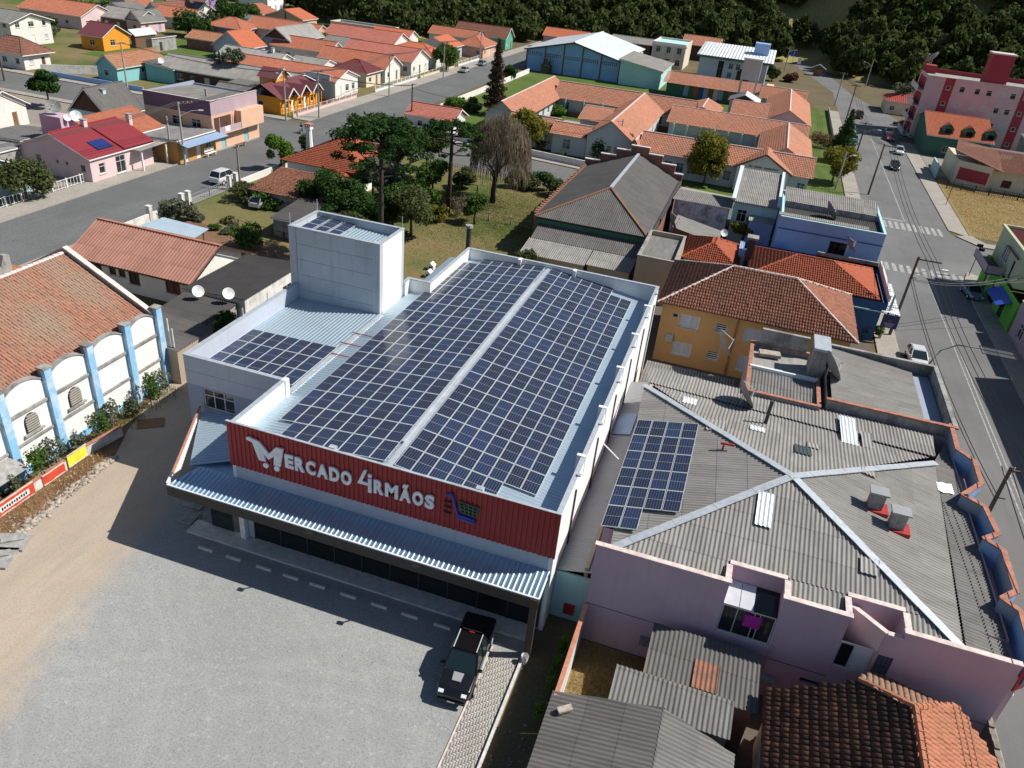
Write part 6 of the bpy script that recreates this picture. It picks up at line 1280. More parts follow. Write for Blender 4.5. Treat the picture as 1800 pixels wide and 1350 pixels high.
# white house with arched windows and its neighbours up the street
wr = (-109, -90, 147.8, 156.2)
house('white_long_house', 'long white house with arched dark windows and orange roof', wr, 3.4, 'gx', 'offwhite', 'wave_orange', 'wave', 1.7, .4, {'-y': [(3, .2, .9, 2.2, 'w', 'glass_dark'), (8, 1.1, 1.9, 1.2, 'w', 'glass_dark'), (12, .1, 1, 2.2, 'd', 'woodshut'), (15.5, 1.1, 1.2, 1.2, 'w', 'glass_dark')]})
fb_ = house('white_front_block', 'white street house with grey flank wall and orange roof', (-89.8, -83.2, 147.2, 156.8), 3.5, 'gx', 'offwhite', 'wave_orange', 'wave', 1.6, .4, {'+x': [(2, .1, 1.0, 2.1, 'd', 'white_paint'), (5, 1, 1.4, 1.3, 'w'), (7.6, 1, 1.2, 1.3, 'w')]}); MB().box(-89.8, -84.2, 146.9, 147.15, 0, 4.6).build('flank_wall', M['wingtop'], fb_)
house('maroon_hip_house', 'cream house with maroon pyramid roof up the street', (-92.5, -84.4, 163, 170), 3.2, 'hip', 'cream', 'wave_maroon', 'wave', 1.8, .5)
house('long_orange_house', 'long house with smooth orange roof and white street gable', (-101, -84.0, 171.5, 179.5), 3.3, 'gx', 'offwhite', 'wave_orange', 'wave', 2.2, .5)
house('speckled_roof_house', 'long house with speckled red-brown roof and white street gable', (-102, -83.4, 184.5, 195), 3.4, 'gx', 'offwhite', 'wave_pink', 'wave', 2.3, .5)
house('street_orange_house', 'house with bright orange hip roof behind the street tree', (-97, -84, 199, 208), 3.3, 'hip', 'offwhite', 'wave_bright', 'wavef', 1.9, .5)
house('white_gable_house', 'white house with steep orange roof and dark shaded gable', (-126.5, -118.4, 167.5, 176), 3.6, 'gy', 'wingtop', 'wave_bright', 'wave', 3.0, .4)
house('orange_ell_house', 'orange roof with white verge behind the steep orange house', (-119, -103, 179.8, 187), 3.4, 'gx', 'offwhite', 'wave_orange', 'wave', 2.0, .4)
house('pink_roof_house', 'white two-storey looking house with faded pink-orange roof', (-118, -97.5, 203.5, 214.5), 3.9, 'gx', 'offwhite', 'wave_pink', 'wavef', 2.4, .5)
house('far_orange_house', 'house with dull orange roof behind the pink-roofed one', (-142, -121, 203, 212), 3.4, 'gx', 'salmon', 'wave_orange', 'wavef', 2.2, .4)
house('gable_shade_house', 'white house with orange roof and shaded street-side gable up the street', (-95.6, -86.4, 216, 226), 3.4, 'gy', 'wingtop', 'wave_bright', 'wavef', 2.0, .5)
house('salmon_hip_house', 'salmon house with red-orange pyramid roof at the far corner', (-88.5, -80.8, 228.5, 240), 3.3, 'hip', 'salmon', 'wave_orange', 'wavef', 2.1, .6)
house('rear_orange_house', 'low orange roof behind the salmon corner house', (-104, -88.6, 243, 250), 3.3, 'gx', 'offwhite', 'wave_orange', 'wavef', 1.8, .4)
house('green_gable_house', 'green house with brown roof and white bargeboards at the street end', (-99, -82.0, 252.5, 260), 3.6, 'gx', 'greenhouse', 'wave_brown', 'wavef', 2.6, .5)
house('brick_shell_house', 'unfinished house with cream parapet below the woods', (-132, -112, 231.5, 238), 4.0, 'flat', 'cream', 'fibre_mid', 'flat', 0, 0)
house('woodside_orange_house', 'bright orange roofed cottage at the edge of the woods', (-153, -140.5, 229.5, 238), 3.4, 'gy', 'salmon', 'wave_bright', 'wavef', 2.2, .4)
house('small_orange_cottage', 'small orange roof between the brick shell and the street', (-113, -101.5, 221.5, 229), 3.4, 'gx', 'offwhite', 'wave_bright', 'wavef', 1.8, .4)
hr = rl((511, 71), (459, 64), (563, 61), 4.6, .4)
house('open_hangar', 'grey roofed open shed with dark block walls in the northern block', hr, 4.6, 'gy', 'winggrey', 'fibre_light', 'corrs', 2.4, .6, {'+x': [(6, 2.4, 3, 1.6, 'w', 'glass_dark'), (10, 2.4, 3, 1.6, 'w', 'glass_dark')]}, gablem='brown', cat='shed')
house('white_verge_house', 'grey roof with white verges beside the open hangar', (hr[1]+3, hr[1]+12, hr[2]+9, hr[3]+5), 3.5, 'gx', 'wingtop', 'fibre_mid', 'corrs', 1.5, .4)
house('grey_terrace_roof', 'pale grey corrugated roof in front of the open hangar', (-119, -104, 158.5, 166), 3.1, 'gx', 'offwhite', 'fibre_light', 'corrs', 1.5, .4, chimney=[(-107, 162, 4.2, 1.2)])
house('grey_back_roof', 'low grey roof beside the long orange house', (-104, -96, 164.6, 170), 3.0, 'gx', 'offwhite', 'fibre', 'corrs', .9, .3)
house('dark_red_house', 'dark red house with grey roof by the meadow', (-147, -132.5, 207, 214.5), 3.4, 'gx', 'aptred', 'fibre_mid', 'corrs', 1.8, .5, sides=['-y', '+x'])
# upper left corner
ow = rl((185, 63), (129, 57), (224, 57), 3.4, .5)
oh = house('amber_house', 'amber yellow house with maroon roof and small porch', (ow[0], ow[1], ow[2], ow[3]), 3.3, 'gx', 'orange', 'maroonroof', 'metal', 2.2, .5, {'+x': [(3, 1, 1.5, 1.3, 'w')], '-y': [(3, 1, 1.4, 1.2, 'w'), (9, .1, 1, 2.1, 'd', 'woodshut')]})
house('white_carport', 'white sheet carport beside the amber house', (ow[0]+6, ow[1]+1, ow[3]+1, ow[3]+8), 3.0, 'sx+', 'brownwall', 'zincwhite', 'metal', .8, .3, {}, cat='carport')
house('pink_plank_house', 'pale pink plank house with grey gabled roof on the grass', rl((249, 37), (215, 33), (285, 32), 3.2, .4), 3.2, 'gy', 'pinkwood', 'fibre_mid', 'corrs', 2.2, .5)
house('aqua_plank_house', 'aqua plank house with brown roof beyond the pink plank house', rl((285, 23), (247, 19), (341, 17), 3.2, .4), 3.2, 'gy', 'tealw', 'wave_brown', 'wavef', 2.4, .5)
house('grey_plank_shed', 'weathered grey plank shed with flat roof', rl((271, 69), (249, 68), (316, 65), 2.9, .2), 2.9, 'sx-', 'woodgrey', 'fibre_black', 'corrs', .2, .2, {'+x': [(3, .1, 1.1, 2.0, 'd', 'darkbrown')]}, cat='shed')
house('dark_car_shed', 'dark open car shed with flat grey roof', rl((408, 85), (377, 77), (437, 81), 2.8, .2), 2.8, 'sx-', 'winggrey', 'fibre_mid', 'corrs', .3, .3, {'+x': [(2.6, .1, 3.4, 2.2, 'w', 'glass_dark', 'darkbrown')]}, cat='shed')
house('grey_roof_villa', 'large white house with broad grey roof in the upper left corner', rl((15, 40), (-60, 28), (85, 32), 5.2, .7), 5.2, 'gx', 'offwhite', 'fibre_mid', 'corrs', 1.6, .7)
house('brown_roof_villa', 'white house with brown hipped roof and veranda near the left edge', rl((41, 93), (-45, 80), (87, 85), 3.4, .8), 3.4, 'hip', 'offwhite', 'wave_brown', 'wavef', 2.1, .8)
house('corner_orange_house', 'orange roofed house peeping over the grey roof villa', (-195, -175, 178, 190), 3.4, 'gx', 'palepink', 'wave_orange', 'wavef', 2.4, .5)
for i, (x, y, c, rm, lab) in enumerate(((-180, 200, 'tealw', 'fibre_mid', 'aqua cottage with grey roof in the far corner houses'), (-165, 205, 'offwhite', 'wave_orange', 'white cottage with orange roof in the far corner houses'), (-192, 215, 'palepink', 'wave_orange', 'pinkish cottage with long orange roof at the top left'), (-176, 222, 'offwhite', 'fibre_mid', 'grey roofed cottage near the top left edge'), (-207, 232, 'teal', 'wave_bright', 'teal cottage with bright roof touching the top edge'), (-190, 245, 'lilac', 'wave_brown', 'lilac cottage with brown roof near the top edge'), (-162, 236, 'bluewall', 'wave_orange', 'blue walled cottage with orange roof near the top edge'), (-170, 190, 'brownwall', 'fibre', 'brown shed-like cottage with pale roof behind trees'))):
    house('cottage', lab, (x-6, x+6, y-4.5, y+4.5), 3.2, 'gx' if i % 2 else 'gy', c, rm, 'wavef' if rm.startswith('wave') else 'corrs', 2.0, .5, group='cottages in the far corner')
house('white_villa', 'tall white house at the top edge before the woods', (-186, -174, 262, 272), 6.4, 'gx', 'white', 'wave_orange', 'wavef', 2.0, .4)
house('purple_house', 'orange hip roofed house with purple trim among the trees', (-150, -139, 196, 205), 3.3, 'hip', 'lilac', 'wave_orange', 'wavef', 2.0, .5)
house('ruined_shed', 'sagging rusty tile roof beside the open hangar', (-141, -131, 176, 183), 2.6, 'gx', 'brickold', 'wave_old', 'wavef', 1.4, .3, {}, cat='shed')
fence_posts('picket_fence', 'white picket fence and pillars up the street on the left', [(-80.7, 160), (-80.7, 182)], 1.3, 'ironwhite', 2.2, 2, .45, .4, 'ironwhite'); fence_posts('street_fence', 'cream low fence beside the big street tree', [(-80.7, 184), (-80.7, 206)], 1.2, 'cream', 2.4, 2, .6, .4, 'cream'); fence_posts('far_fence', 'white fence at the far end of the left street', [(-80.7, 209), (-80.7, 226)], 1.3, 'ironwhite', 2.4, 2, .6, .4, 'ironwhite')
# ------------------------------------------------------------------ school
sc_ = thing('school', 'sprawling school with long orange tiled wings around courtyards', 'school', (-12, 150, 0))
def wing(rect, h, kind, rise, ov=.6, op=None, wallm='schoolgrey', base=0, rk='wave', roofm='wave_school'):
    walls(sc_, rect, 0, h, wallm, op or {}, 'wall', pane='glass_blue'); P, Rg, Gb = slopes(rect, h, kind, rise, ov)
    if Gb:
        g = MB(); [g.face(q) for q in Gb[:1]]; g.build('gable', M[wallm], sc_, fix=False)
        for q in Gb[1:]: g = MB(); g.face(q); g.build('gable', M[wallm], sc_, fix=False)
    for q in P: patch('roof_slope', q, rk, M[roofm], sc_, .05)
    for a, b in Rg: MB().bar(Vector(a)+Vector((0, 0, .1)), Vector(b)+Vector((0, 0, .1)), .26, .1).build('ridge_cap', M['coping'], sc_)
def sw_(n, wd, z=1.0, w=1.3, h=1.6): return [(wd*(i+.5)/n, z, w, h, 'w') for i in range(n)]
wing((-17.6, 9.4, 131.4, 138.6), 3.9, 'gx', 2.0, .6, {'-y': [u for u in sw_(14, 27) if not (15.6 < u[0] < 24.2)]})                                  # street wing
wing((1.2, 9.4, 138.8, 161.3), 3.9, 'gy', 2.2, .6, {'-x': sw_(6, 19)})                                  # east wing of the first court
wing((-17, 9.0, 161.5, 174.5), 3.3, 'gx', 1.9, .6)                                                     # cross wing
wing((1.0, 9.6, 176, 207), 3.9, 'gy', 2.3, .6, {'-x': sw_(8, 35)}); wing((-6, .9, 177, 187), 3.9, 'gx', 2.0, .5)
wing((-27.4, -19.6, 133.6, 166), 4.2, 'gy', 2.7, .6, {'-y': [(1.4+1.3*i, 1.7, .9, 1.2, 'w') for i in range(5)], '+x': sw_(6, 32)})                        # assembly wing
wing((-33.6, -27.6, 134.2, 139), 3.6, 'gx', 1.3, .5, {'-y': [(2.6, 1.0, 1.4, 1.7, 'w')]}); wing((-42, -33.8, 135.6, 140.6), 3.5, 'gx', 1.5, .5, {'-y': sw_(4, 8.2)})
wing((-32.5, -27.6, 150, 161), 3.4, 'gx', 1.5, .5); wing((-19.6, -17.7, 131, 136), 3.6, 'gy', 1.5, .7, {'-y': [(1, .1, 1.1, 2.2, 'w')]})
wing((-48.5, -42.2, 141, 176), 3.8, 'gy', 2.2, .9, {'+x': sw_(9, 35)}); wing((-42, -14, 168.5, 175.6), 3.8, 'gx', 2.2, .9, {'-y': sw_(7, 28)})
wing((-15.6, -9, 177, 189), 3.0, 'gy', 1.2, .5); wing((-1, 9, 208.5, 216), 3.6, 'gx', 2.0, .6)
house('white_lodge', 'small white house with faded pink roof between street and school', rl((797, 214), (713, 197), (830, 202), 3.0, .5), 3.0, 'gx', 'offwhite', 'wave_pink', 'wave', 1.4, .5)
for x in np.linspace(-40, -16, 7): MB().box(x-.12, x+.12, 167.2, 167.44, 0, 3.6).build('veranda_post', M['tealw'], sc_)
for x in np.linspace(-16, 0, 7): MB().box(x-.16, x+.16, 160.4, 160.7, 0, 3.1).build('veranda_post', M['tealw'], sc_)
mb = MB(); mb.box(-40, -16, 167.25, 167.35, .05, .95); mb.build('veranda_wall', M['brownwall'], sc_); mb = MB(); mb.box(-16, 0, 160.48, 160.58, .05, .95); mb.build('veranda_wall', M['brownwall'], sc_)
# entrance gable with three arches and lettering
eg = MB(); ey = 130.3; eg.extrude([(-1.8, ey, 0), (6.2, ey, 0), (6.2, ey, 4.0), (2.2, ey, 6.1), (-1.8, ey, 4.0)], (0, 1.0, 0)); eo = eg.build('entrance_gable', M['offwhite'], sc_)
patch('gable_roof', [(6.7, ey+6, 3.75), (6.7, ey-.4, 3.75), (2.2, ey-.4, 6.25), (2.2, ey+6, 6.25)], 'wave', M['wave_school'], sc_, .08); patch('gable_roof', [(-2.3, ey-.4, 3.75), (-2.3, ey+6, 3.75), (2.2, ey+6, 6.25), (2.2, ey-.4, 6.25)], 'wave', M['wave_school'], sc_, .08)
mb = MB(); mb.bar((-2.3, ey-.42, 3.72), (2.2, ey-.42, 6.3), .14, .22); mb.bar((2.2, ey-.42, 6.3), (6.7, ey-.42, 3.72), .14, .22); mb.build('bargeboard', M['brownwall'], sc_)
for cx, w, zt in ((2.2, 1.15, 2.2), (-.4, .6, 2.0), (4.8, .6, 2.0)):
    a = MB(); out = [(cx-w, .05), (cx+w, .05), (cx+w, zt)]+[(cx+w*math.cos(t*math.pi/10), zt+w*math.sin(t*math.pi/10)) for t in range(1, 10)]+[(cx-w, zt)]; a.extrude([(x, ey-.03, z) for x, z in out], (0, .02, 0)); ao = a.build('arch_opening', M['glass_blue'], eo)
    f = MB(); [f.bar((x0_, ey-.05, z0_), (x1_, ey-.05, z1_), .07) for (x0_, z0_), (x1_, z1_) in zip(out[2:-1], out[3:])]; f.bar((cx-w, ey-.05, zt), (cx+w, ey-.05, zt), .06); f.bar((cx, ey-.05, .05), (cx, ey-.05, zt), .06); f.build('arch_frame', M['white_paint'], ao)
lt_ = MB(); x = -.1
for wlen in (3, 6, 10):
    for i in range(wlen): lt_.box(x, x+.15, ey-.03, ey-.005, 4.0+.03*(i % 2), 4.32-.03*(i % 3)); x += .22
    x += .22
lt_.build('lettering', M['brownwall'], eo, kind='stuff')
wall_run('school_wall', 'white school boundary wall along the street lawn', [(-62, 132.7), (-21, 127.1)], 1.1, 'offwhite', .2, 'oldwall'); wall_run('street_side_wall', 'long white wall along the left street by the school', [(-62.5, 133), (-62.5, 215)], 1.2, 'offwhite', .2)
wall_run('dark_lawn_wall', 'dark low wall around the school side lawn', [(16, 165), (16, 226)], .9, 'concold', .2)
# mural shed, white-roofed lean-tos
mu = thing('mural_shed', 'long tiled shed with painted mural wall behind the school court', 'shed', (-11, 194, 0)); walls(mu, (-25, -2.6, 195, 201), 0, 3.4, 'greendk', {}, 'wall'); patch('roof_slope', [(-26, 193.4, 3.1), (-1.8, 193.4, 3.1), (-1.8, 201.4, 4.9), (-26, 201.4, 4.9)], 'wave', M['wave_school'], mu)
for i in range(14):
    x = -20.5+i*1.25; c = ('shutterblue', 'greenpaint', 'orangepaint', 'bluepaint', 'bluesheet' if False else 'shutterblue', 'wood', 'curtain')[i % 7]
    MB().box(x, x+1.2, 194.95, 194.99, .3+.2*(i % 2), 3.1-.2*(i % 3)).build('mural_field', M[c], mu)
mu.location.y += 19
pr = thing('white_roof_porch', 'white metal roofed water tower porch within the school', 'porch', (-4.5, 190, 0)); MB().box(-7.6, -1.4, 183, 189.5, 0, 4.6).build('wall', M['wingtop'], pr)
patch('roof_slope', [(-1.0, 182.5, 4.5), (-1.0, 190, 4.5), (-4.5, 190, 6.0), (-4.5, 182.5, 6.0)], 'metalw', M['zincgrey'], pr); patch('roof_slope', [(-8.0, 190, 4.5), (-8.0, 182.5, 4.5), (-4.5, 182.5, 6.0), (-4.5, 190, 6.0)], 'metalw', M['zincgrey'], pr)
tk = thing('water_tower', 'grey concrete water tower on legs above the school roofs', 'water tower', (-4.6, 192.5, 0))
for x in (-6.4, -2.9):
    for y in (190.6, 194): MB().box(x-.2, x+.2, y-.2, y+.2, 0, 8.2).build('leg', M['concrete'], tk)
MB().box(-6.7, -2.6, 190.2, 194.4, 8.202, 12.6).build('tank', M['concrete'], tk); MB().box(-6.9, -2.4, 190, 194.6, 12.602, 12.85).build('lid', M['zincwhite'], tk)
pr.location.y += 7; tk.location.y += 7
# sports hall
HR = (-65.4, -38.9, 221, 256); hl = thing('sports_hall', 'large sports hall with pale metal gable roof and blue end wall', 'sports hall', (-52, 238, 0)); HH_ = 5.4; walls(hl, HR, 0, HH_, 'hallblue', {}, 'wall')
P, Rg, Gb = slopes(HR, HH_, 'gy', 3.1, .6)
for q in P: patch('roof_slope', q, 'metalw', M['zincwhite'], hl, .1)
for q in Gb: g = MB(); g.face(q); g.build('gable', M['hallblue'], hl, fix=False)
MB().bar(Vector(Rg[0][0])+Vector((0, 0, .2)), Vector(Rg[0][1])+Vector((0, 0, .2)), .5, .12).build('ridge_cap', M['zincwhite'], hl)
mb = MB(); mb.bar((HR[0]-.6, HR[2]-.62, HH_-.2), (-52.15, HR[2]-.62, HH_+3.0), .12, .35); mb.bar((-52.15, HR[2]-.62, HH_+3.0), (HR[1]+.6, HR[2]-.62, HH_-.2), .12, .35); mb.build('verge', M['fibre_black'], hl)
for x in np.linspace(HR[0]+.15, HR[1]-.15, 6):
    zt = HH_+3.0*(1-abs(x+52.15)/13.3); MB().box(x-.18, x+.18, HR[2]-.12, HR[2]-.002, 0, zt-.1).build('pilaster', M['brownwall'], hl)
for a, b in zip(np.linspace(HR[0]+.15, HR[1]-.15, 6)[:-1], np.linspace(HR[0]+.15, HR[1]-.15, 6)[1:]):
    bb_ = MB(); bb_.box(a+.19, b-.19, HR[2]-.05, HR[2]-.002, 3.9, 5.0); bo = bb_.build('vent_band', M['bluewall'], hl); k = MB(); [k.box(a+.3+i*.55, a+.62+i*.55, HR[2]-.07, HR[2]-.052, z, z+.36) for i in range(int((b-a-.6)/.55)) for z in (4.0, 4.5)]; k.build('vent_block', M['glass_blue'], bo, kind='stuff')
MB().box(HR[1]+.002, HR[1]+.08, HR[2], HR[3], 0, HH_-.1).build('east_face', M['white'], hl)
for y in np.linspace(HR[2]+.3, HR[3]-.3, 8): MB().box(HR[1]+.082, HR[1]+.3, y-.2, y+.2, 0, HH_-.1).build('pilaster', M['brownwall'], hl)
mb = MB(); mb.tube([(-58.9, 219.3, 0), (-58.9, 219.3, 2.2)], 1.5, 10); mb.tube([(-58.9, 219.3, 2.2), (-58.9, 219.3, 3.9)], [1.0, .95], 12); tag(mb.build('water_tank', M['fibre_black']), 'black water tank on a drum before the blue hall wall', 'water tank')
house('green_annex', 'pale green annex with grey lean-to roof beside the sports hall', (-38.6, -27.5, 219, 239), 4.6, 'sx+', 'tealw', 'fibre', 'corrs', 1.6, .5, {}, cat='annex')
dc = house('old_town_hall', 'cream two-storey art deco building with three window bays', (-37.4, -27, 264, 280), 7.2, 'flat', 'cream', 'tealw', 'flat', 0, 0, {'-y': [(1.9+3.3*i, z, 1.4, 1.8, 'w', 'glass_dark') for i in range(3) for z in (.9, 4.3)]}, trim='offwhite', cat='building')
for x in (-37, -33.8, -30.6, -27.4): MB().box(x-.3, x+.3, 263.8, 263.998, 0, 6.6).build('pilaster', M['offwhite'], dc)
MB().box(-37.7, -26.7, 263.6, 263.998, 6.2, 6.75).build('cornice', M['offwhite'], dc)
hp = thing('clinic', 'pale clinic with tilted white roof and blue tank beside the far road', 'building', (-11, 250, 0)); walls(hp, (-20.5, -1.6, 243, 262), 0, 7.2, 'wingtop', {'-y': [(6.2, .1, 1.6, 6.4, 'w', 'glass_dark', 'concold'), (9, 2.2, 1.3, 1.6, 'w', 'glass_blue'), (9, 4.6, 1.3, 1.6, 'w', 'glass_blue'), (11, 4.6, 1.3, 1.6, 'w', 'glass_blue'), (12.8, .1, 3.6, 5.0, 'w', 'glass_dark', 'concold')]}, 'wall')
patch('roof_slope', [(-21.4, 241.8, 7.5), (-.2, 241.8, 7.5), (-.2, 263, 9.2), (-21.4, 263, 9.2)], 'metalw', M['zincwhite'], hp); MB().box(-21.4, -.2, 241.7, 241.9, 7.0, 7.6).build('roof_edge', M['greendk'], hp); MB().box(-6.4, -2.2, 252, 256, 8, 11.4).build('tank_housing', M['bluewall'], hp)
MB().box(-.6, 1.4, 243.5, 250, 0, 1.4).build('orange_steps', M['peach'], hp)
house('wood_lodge', 'dark wooden house with clay roof before the woods', (-31, -19.5, 294, 302), 5.2, 'gx', 'brown', 'wave_school', 'wavef', 2.2, .8, {}); house('long_shed', 'long grey shed roof behind the sports hall', (-54, -38.5, 281, 289), 4.2, 'gx', 'brownwall', 'fibre', 'corrs', 1.4, .4, {}, cat='shed'); house('red_roof_cottage', 'low red roof just behind the sports hall ridge', (-74, -60, 268, 276), 4.4, 'gx', 'salmon', 'wave_bright', 'wavef', 2.0, .4, {}); house('orange_lean_to', 'small orange roof between hall and art deco building', (-40.5, -37.6, 281, 287), 4.2, 'sy-', 'brickold', 'wave_bright', 'wavef', 1.2, .3, {}, cat='shed')
house('hill_hut', 'small turquoise hut on the slope among the trees', (-8, 0, 345, 352), 8.0, 'sx+', 'teal', 'fibre', 'corrs', .6, .3, {}, base=2.5)
# ------------------------------------------------------------------ east side of the main street
gn = thing('green_corner_shop', 'green corner shop with olive upper floor, balcony and blue awning', 'shop', (38, 98, 0)); walls(gn, (32.8, 46, 89.8, 106.2), 0, 3.6, 'greenp', {'-x': [(3.2, .1, 1.6, 2.5, 'd', 'glass_dark', 'greendk'), (7.4, .1, 2.4, 2.5, 'd', 'glass_dark', 'greendk'), (12, .1, 1.6, 2.5, 'd', 'glass_dark', 'greendk')]}, 'wall')
walls(gn, (33.2, 46, 94.5, 106.0), 3.602, 3.9, 'sagegreen', {'-x': [(4.6, .9, 2.6, 1.7, 'w', 'glass_blue'), (8.4, .05, 1.0, 2.2, 'd', 'glass_dark')]}, 'upper_wall'); patch('roof_slope', [(33.4, 94.7, 7.0), (45.9, 94.7, 7.0), (45.9, 105.8, 7.3), (33.4, 105.8, 7.3)], 'wave', M['wave_maroon'], gn)
c = MB(); c.box(33.0, 46.2, 94.3, 94.6, 7.4, 7.65); c.box(33.0, 33.35, 94.605, 105.9, 7.4, 7.65); c.box(33.0, 46.2, 105.905, 106.2, 7.4, 7.65); c.build('cornice', M['sagegreen'], gn); b = MB(); b.box(31.2, 33.19, 99, 106, 3.3, 3.45); bo = b.build('balcony', M['darkbrown'], gn); b = MB(); b.box(31.2, 31.26, 99, 106, 3.452, 4.35); b.box(31.2, 33.1, 99, 99.06, 3.452, 4.35); b.build('balustrade', M['mauve'], bo)
MB().box(32.9, 33.05, 96, 101, 6.4, 6.55).build('window_hood', M['brownwall'], gn); a = MB(); a.extrude([(32.75, 91.4, 2.95), (32.75, 96.6, 2.95), (31.3, 96.6, 2.3), (31.3, 91.4, 2.3)], (0, 0, .06)); a.build('awning', M['bluepaint'], gn)
gn.location.x -= 2.1
lt = house('lilac_house', 'lilac house with pink base at the right edge of the frame', (30.9, 45, 79, 89.6), 4.0, 'flat', 'mauve', 'fibre', 'flat', 0, 0, {'-x': [(3, .8, 1.6, 1.6, 'w'), (7, .8, 1.6, 1.6, 'w')]}, trim='coping')
house('street_house', 'tall pale house at the right edge beside the shaded street', (31.3, 46, 58, 78.6), 7.0, 'flat', 'offwhite', 'fibre', 'flat', 0, 0, {'-x': [(4+4*i, 1, 1.5, 1.4, 'w') for i in range(4)]}); house('street_house', 'tall salmon house at the lower right edge beside the street', (31.3, 46, 34, 55.6), 7.4, 'flat', 'salmon', 'fibre', 'flat', 0, 0, {'-x': [(4+4*i, 1, 1.5, 1.4, 'w') for i in range(4)]})  # both houses stand out of view, there to cast shadow on the street
# cream hall with sweeping roof
cs = thing('cream_hall', 'cream single-storey hall with swept brown tiled roof and red shutters', 'building', (44, 165, 0)); walls(cs, (40.5, 80, 160.8, 170), 0, 3.6, 'cream', {'-y': [(4.2, .9, 1.6, 1.3, 'w', 'glass_dark', 'aptred'), (8.2, .9, 1.9, 1.4, 'w', 'glass_blue', 'aptred'), (11.6, .1, 1.2, 2.3, 'd', 'aptred', 'aptred'), (14.6, .9, 1.9, 1.4, 'w', 'glass_blue', 'aptred')]}, 'wall')
mb = MB(); mb.prism([(36.2, 162.2), (41.5, 159.6), (42.2, 161), (42.2, 174), (36, 174)], 0, 4.2); mb.build('porch_wall', M['cream'], cs); mb = MB(); mb.prism([(36.6, 161.9), (41.2, 159.65), (41.3, 160.0), (36.7, 162.2)], 1.0, 3.1); mb.build('red_window', M['aptred'], cs)
patch('roof_slope', [(42.4, 159.9, 3.7), (80, 159.9, 3.7), (80, 168, 5.9), (39, 168, 5.9)], 'wave', M['wave_brown'], cs, .05); patch('roof_slope', [(35.2, 163.2, 5.6), (42.9, 159.0, 3.75), (43.2, 168.2, 5.9), (36, 168.2, 6.6)], 'wave', M['wave_brown'], cs, .12)
patch('roof_slope', [(80, 178, 4.6), (38, 178, 4.6), (38, 168.1, 5.9), (80, 168.1, 5.9)], 'corrs', M['fibre_mid'], cs); mb = MB(); mb.bar((35.2, 163.1, 5.75), (43.0, 158.9, 3.85), .2, .2); mb.build('bargeboard', M['terracotta'], cs)
fence_posts('dark_fence', 'dark fence along the field before the cream hall', [(34.6, 157.2), (60, 155.5)], 1.3, 'black', 2.2, 2, .3); wall_run('notice_wall', 'green and white painted sign wall by the kerb', [(33.6, 164), (33.8, 171.5)], 2.4, 'tealw', .2)
# house with dormers
dm = house('dormer_house', 'dark green house with orange roof and three black dormers', rr((1628, 233), (1752, 256), (1628, 206), 4.2, .5), 4.2, 'gx', 'greendk', 'wave_bright', 'wave', 2.9, .5, {'-y': [(4, 1, 1.4, 1.3, 'w', 'glass_dark'), (9, .1, 1.2, 2.2, 'd', 'darkbrown')]})
dr_ = rr((1628, 233), (1752, 256), (1628, 206), 4.2, .5); ym = (dr_[2]+dr_[3])/2
for i in range(3):
    x = dr_[0]+3.6+4.1*i; y0 = dr_[2]+1.2; z0 = 4.2+2.9*1.2/((dr_[3]-dr_[2])/2); d = MB(); d.extrude([(x-1, y0, z0-.2), (x+1, y0, z0-.2), (x+1, y0, z0+1.0), (x, y0, z0+1.9), (x-1, y0, z0+1.0)], (0, 2.6, 0)); do = d.build('dormer', M['greendk'], dm)
    for s in (-1, 1): patch('dormer_roof', [(x+s*1.25, y0-.25*s-.1, z0+.85), (x+s*1.25, y0+2.8, z0+.85), (x, y0+2.8, z0+2.05), (x, y0-.35, z0+2.05)], 'flat', M['tile_orange'], do)
    MB().box(x-.6, x+.6, y0-.03, y0-.002, z0+.05, z0+1.0).build('dormer_window', M['glass_dark'], do)
# pink apartment house
AR = (33.2, 62, 203.5, 216); ap = thing('pink_apartment_house', 'four-storey pink apartment house with red stripes and roof tower', 'apartment house', (45, 210, 0))
op = {'-y': []}
for fl in range(4):
    for x in (7.5, 10.6, 13.0, 15.6, 17.8): 
        if not (fl == 0): op['-y'].append((x, 1.1+3.3*fl, 1.1, 1.2, 'c' if (fl+int(x)) % 3 == 0 else 'w', 'glass_dark'))
    op['-y'].append((4.6, 1.3+3.3*fl, .8, .8, 'w')); op['-y'].append((20.3, 1.3+3.3*fl, .8, .8, 'w'))
walls(ap, AR, 0, 13.6, 'aptpink', op, 'wall')
for x in (3.6, 19.3): 
    for k in range(4): MB().box(AR[0]+x, AR[0]+x+.55, AR[2]-.03, AR[2]-.002, 3.4*k, 3.4*k+3.39).build('red_stripe', M['aptred'], ap); MB().box(AR[0]+x+1.45, AR[0]+x+2.0, AR[2]-.03, AR[2]-.002, 3.4*k, 3.4*k+3.39).build('red_stripe', M['aptred'], ap)
for x in (3.6, 19.3):
    for k in range(5): MB().box(AR[0]+x+.552, AR[0]+x+1.448, AR[2]-.03, AR[2]-.002, max(0, 3.3*k-1.18), min(13.55, 3.3*k+1.28)).build('red_stripe', M['aptred'], ap)
patch('roof_deck', [(AR[0]+.2, AR[2]+.2, 13.2), (AR[1], AR[2]+.2, 13.2), (AR[1], AR[3], 13.2), (AR[0]+.2, AR[3], 13.2)], 'flat', M['fibre_light'], ap); inn = MB(); inn.box(AR[0], AR[1], AR[3]-.3, AR[3], 13.2, 14.1); inn.build('rear_parapet', M['aptred'], ap); MB().box(AR[0]-.05, AR[1], AR[2]-.05, AR[2]+.2, 13.602, 13.7).build('coping', M['coping'], ap)
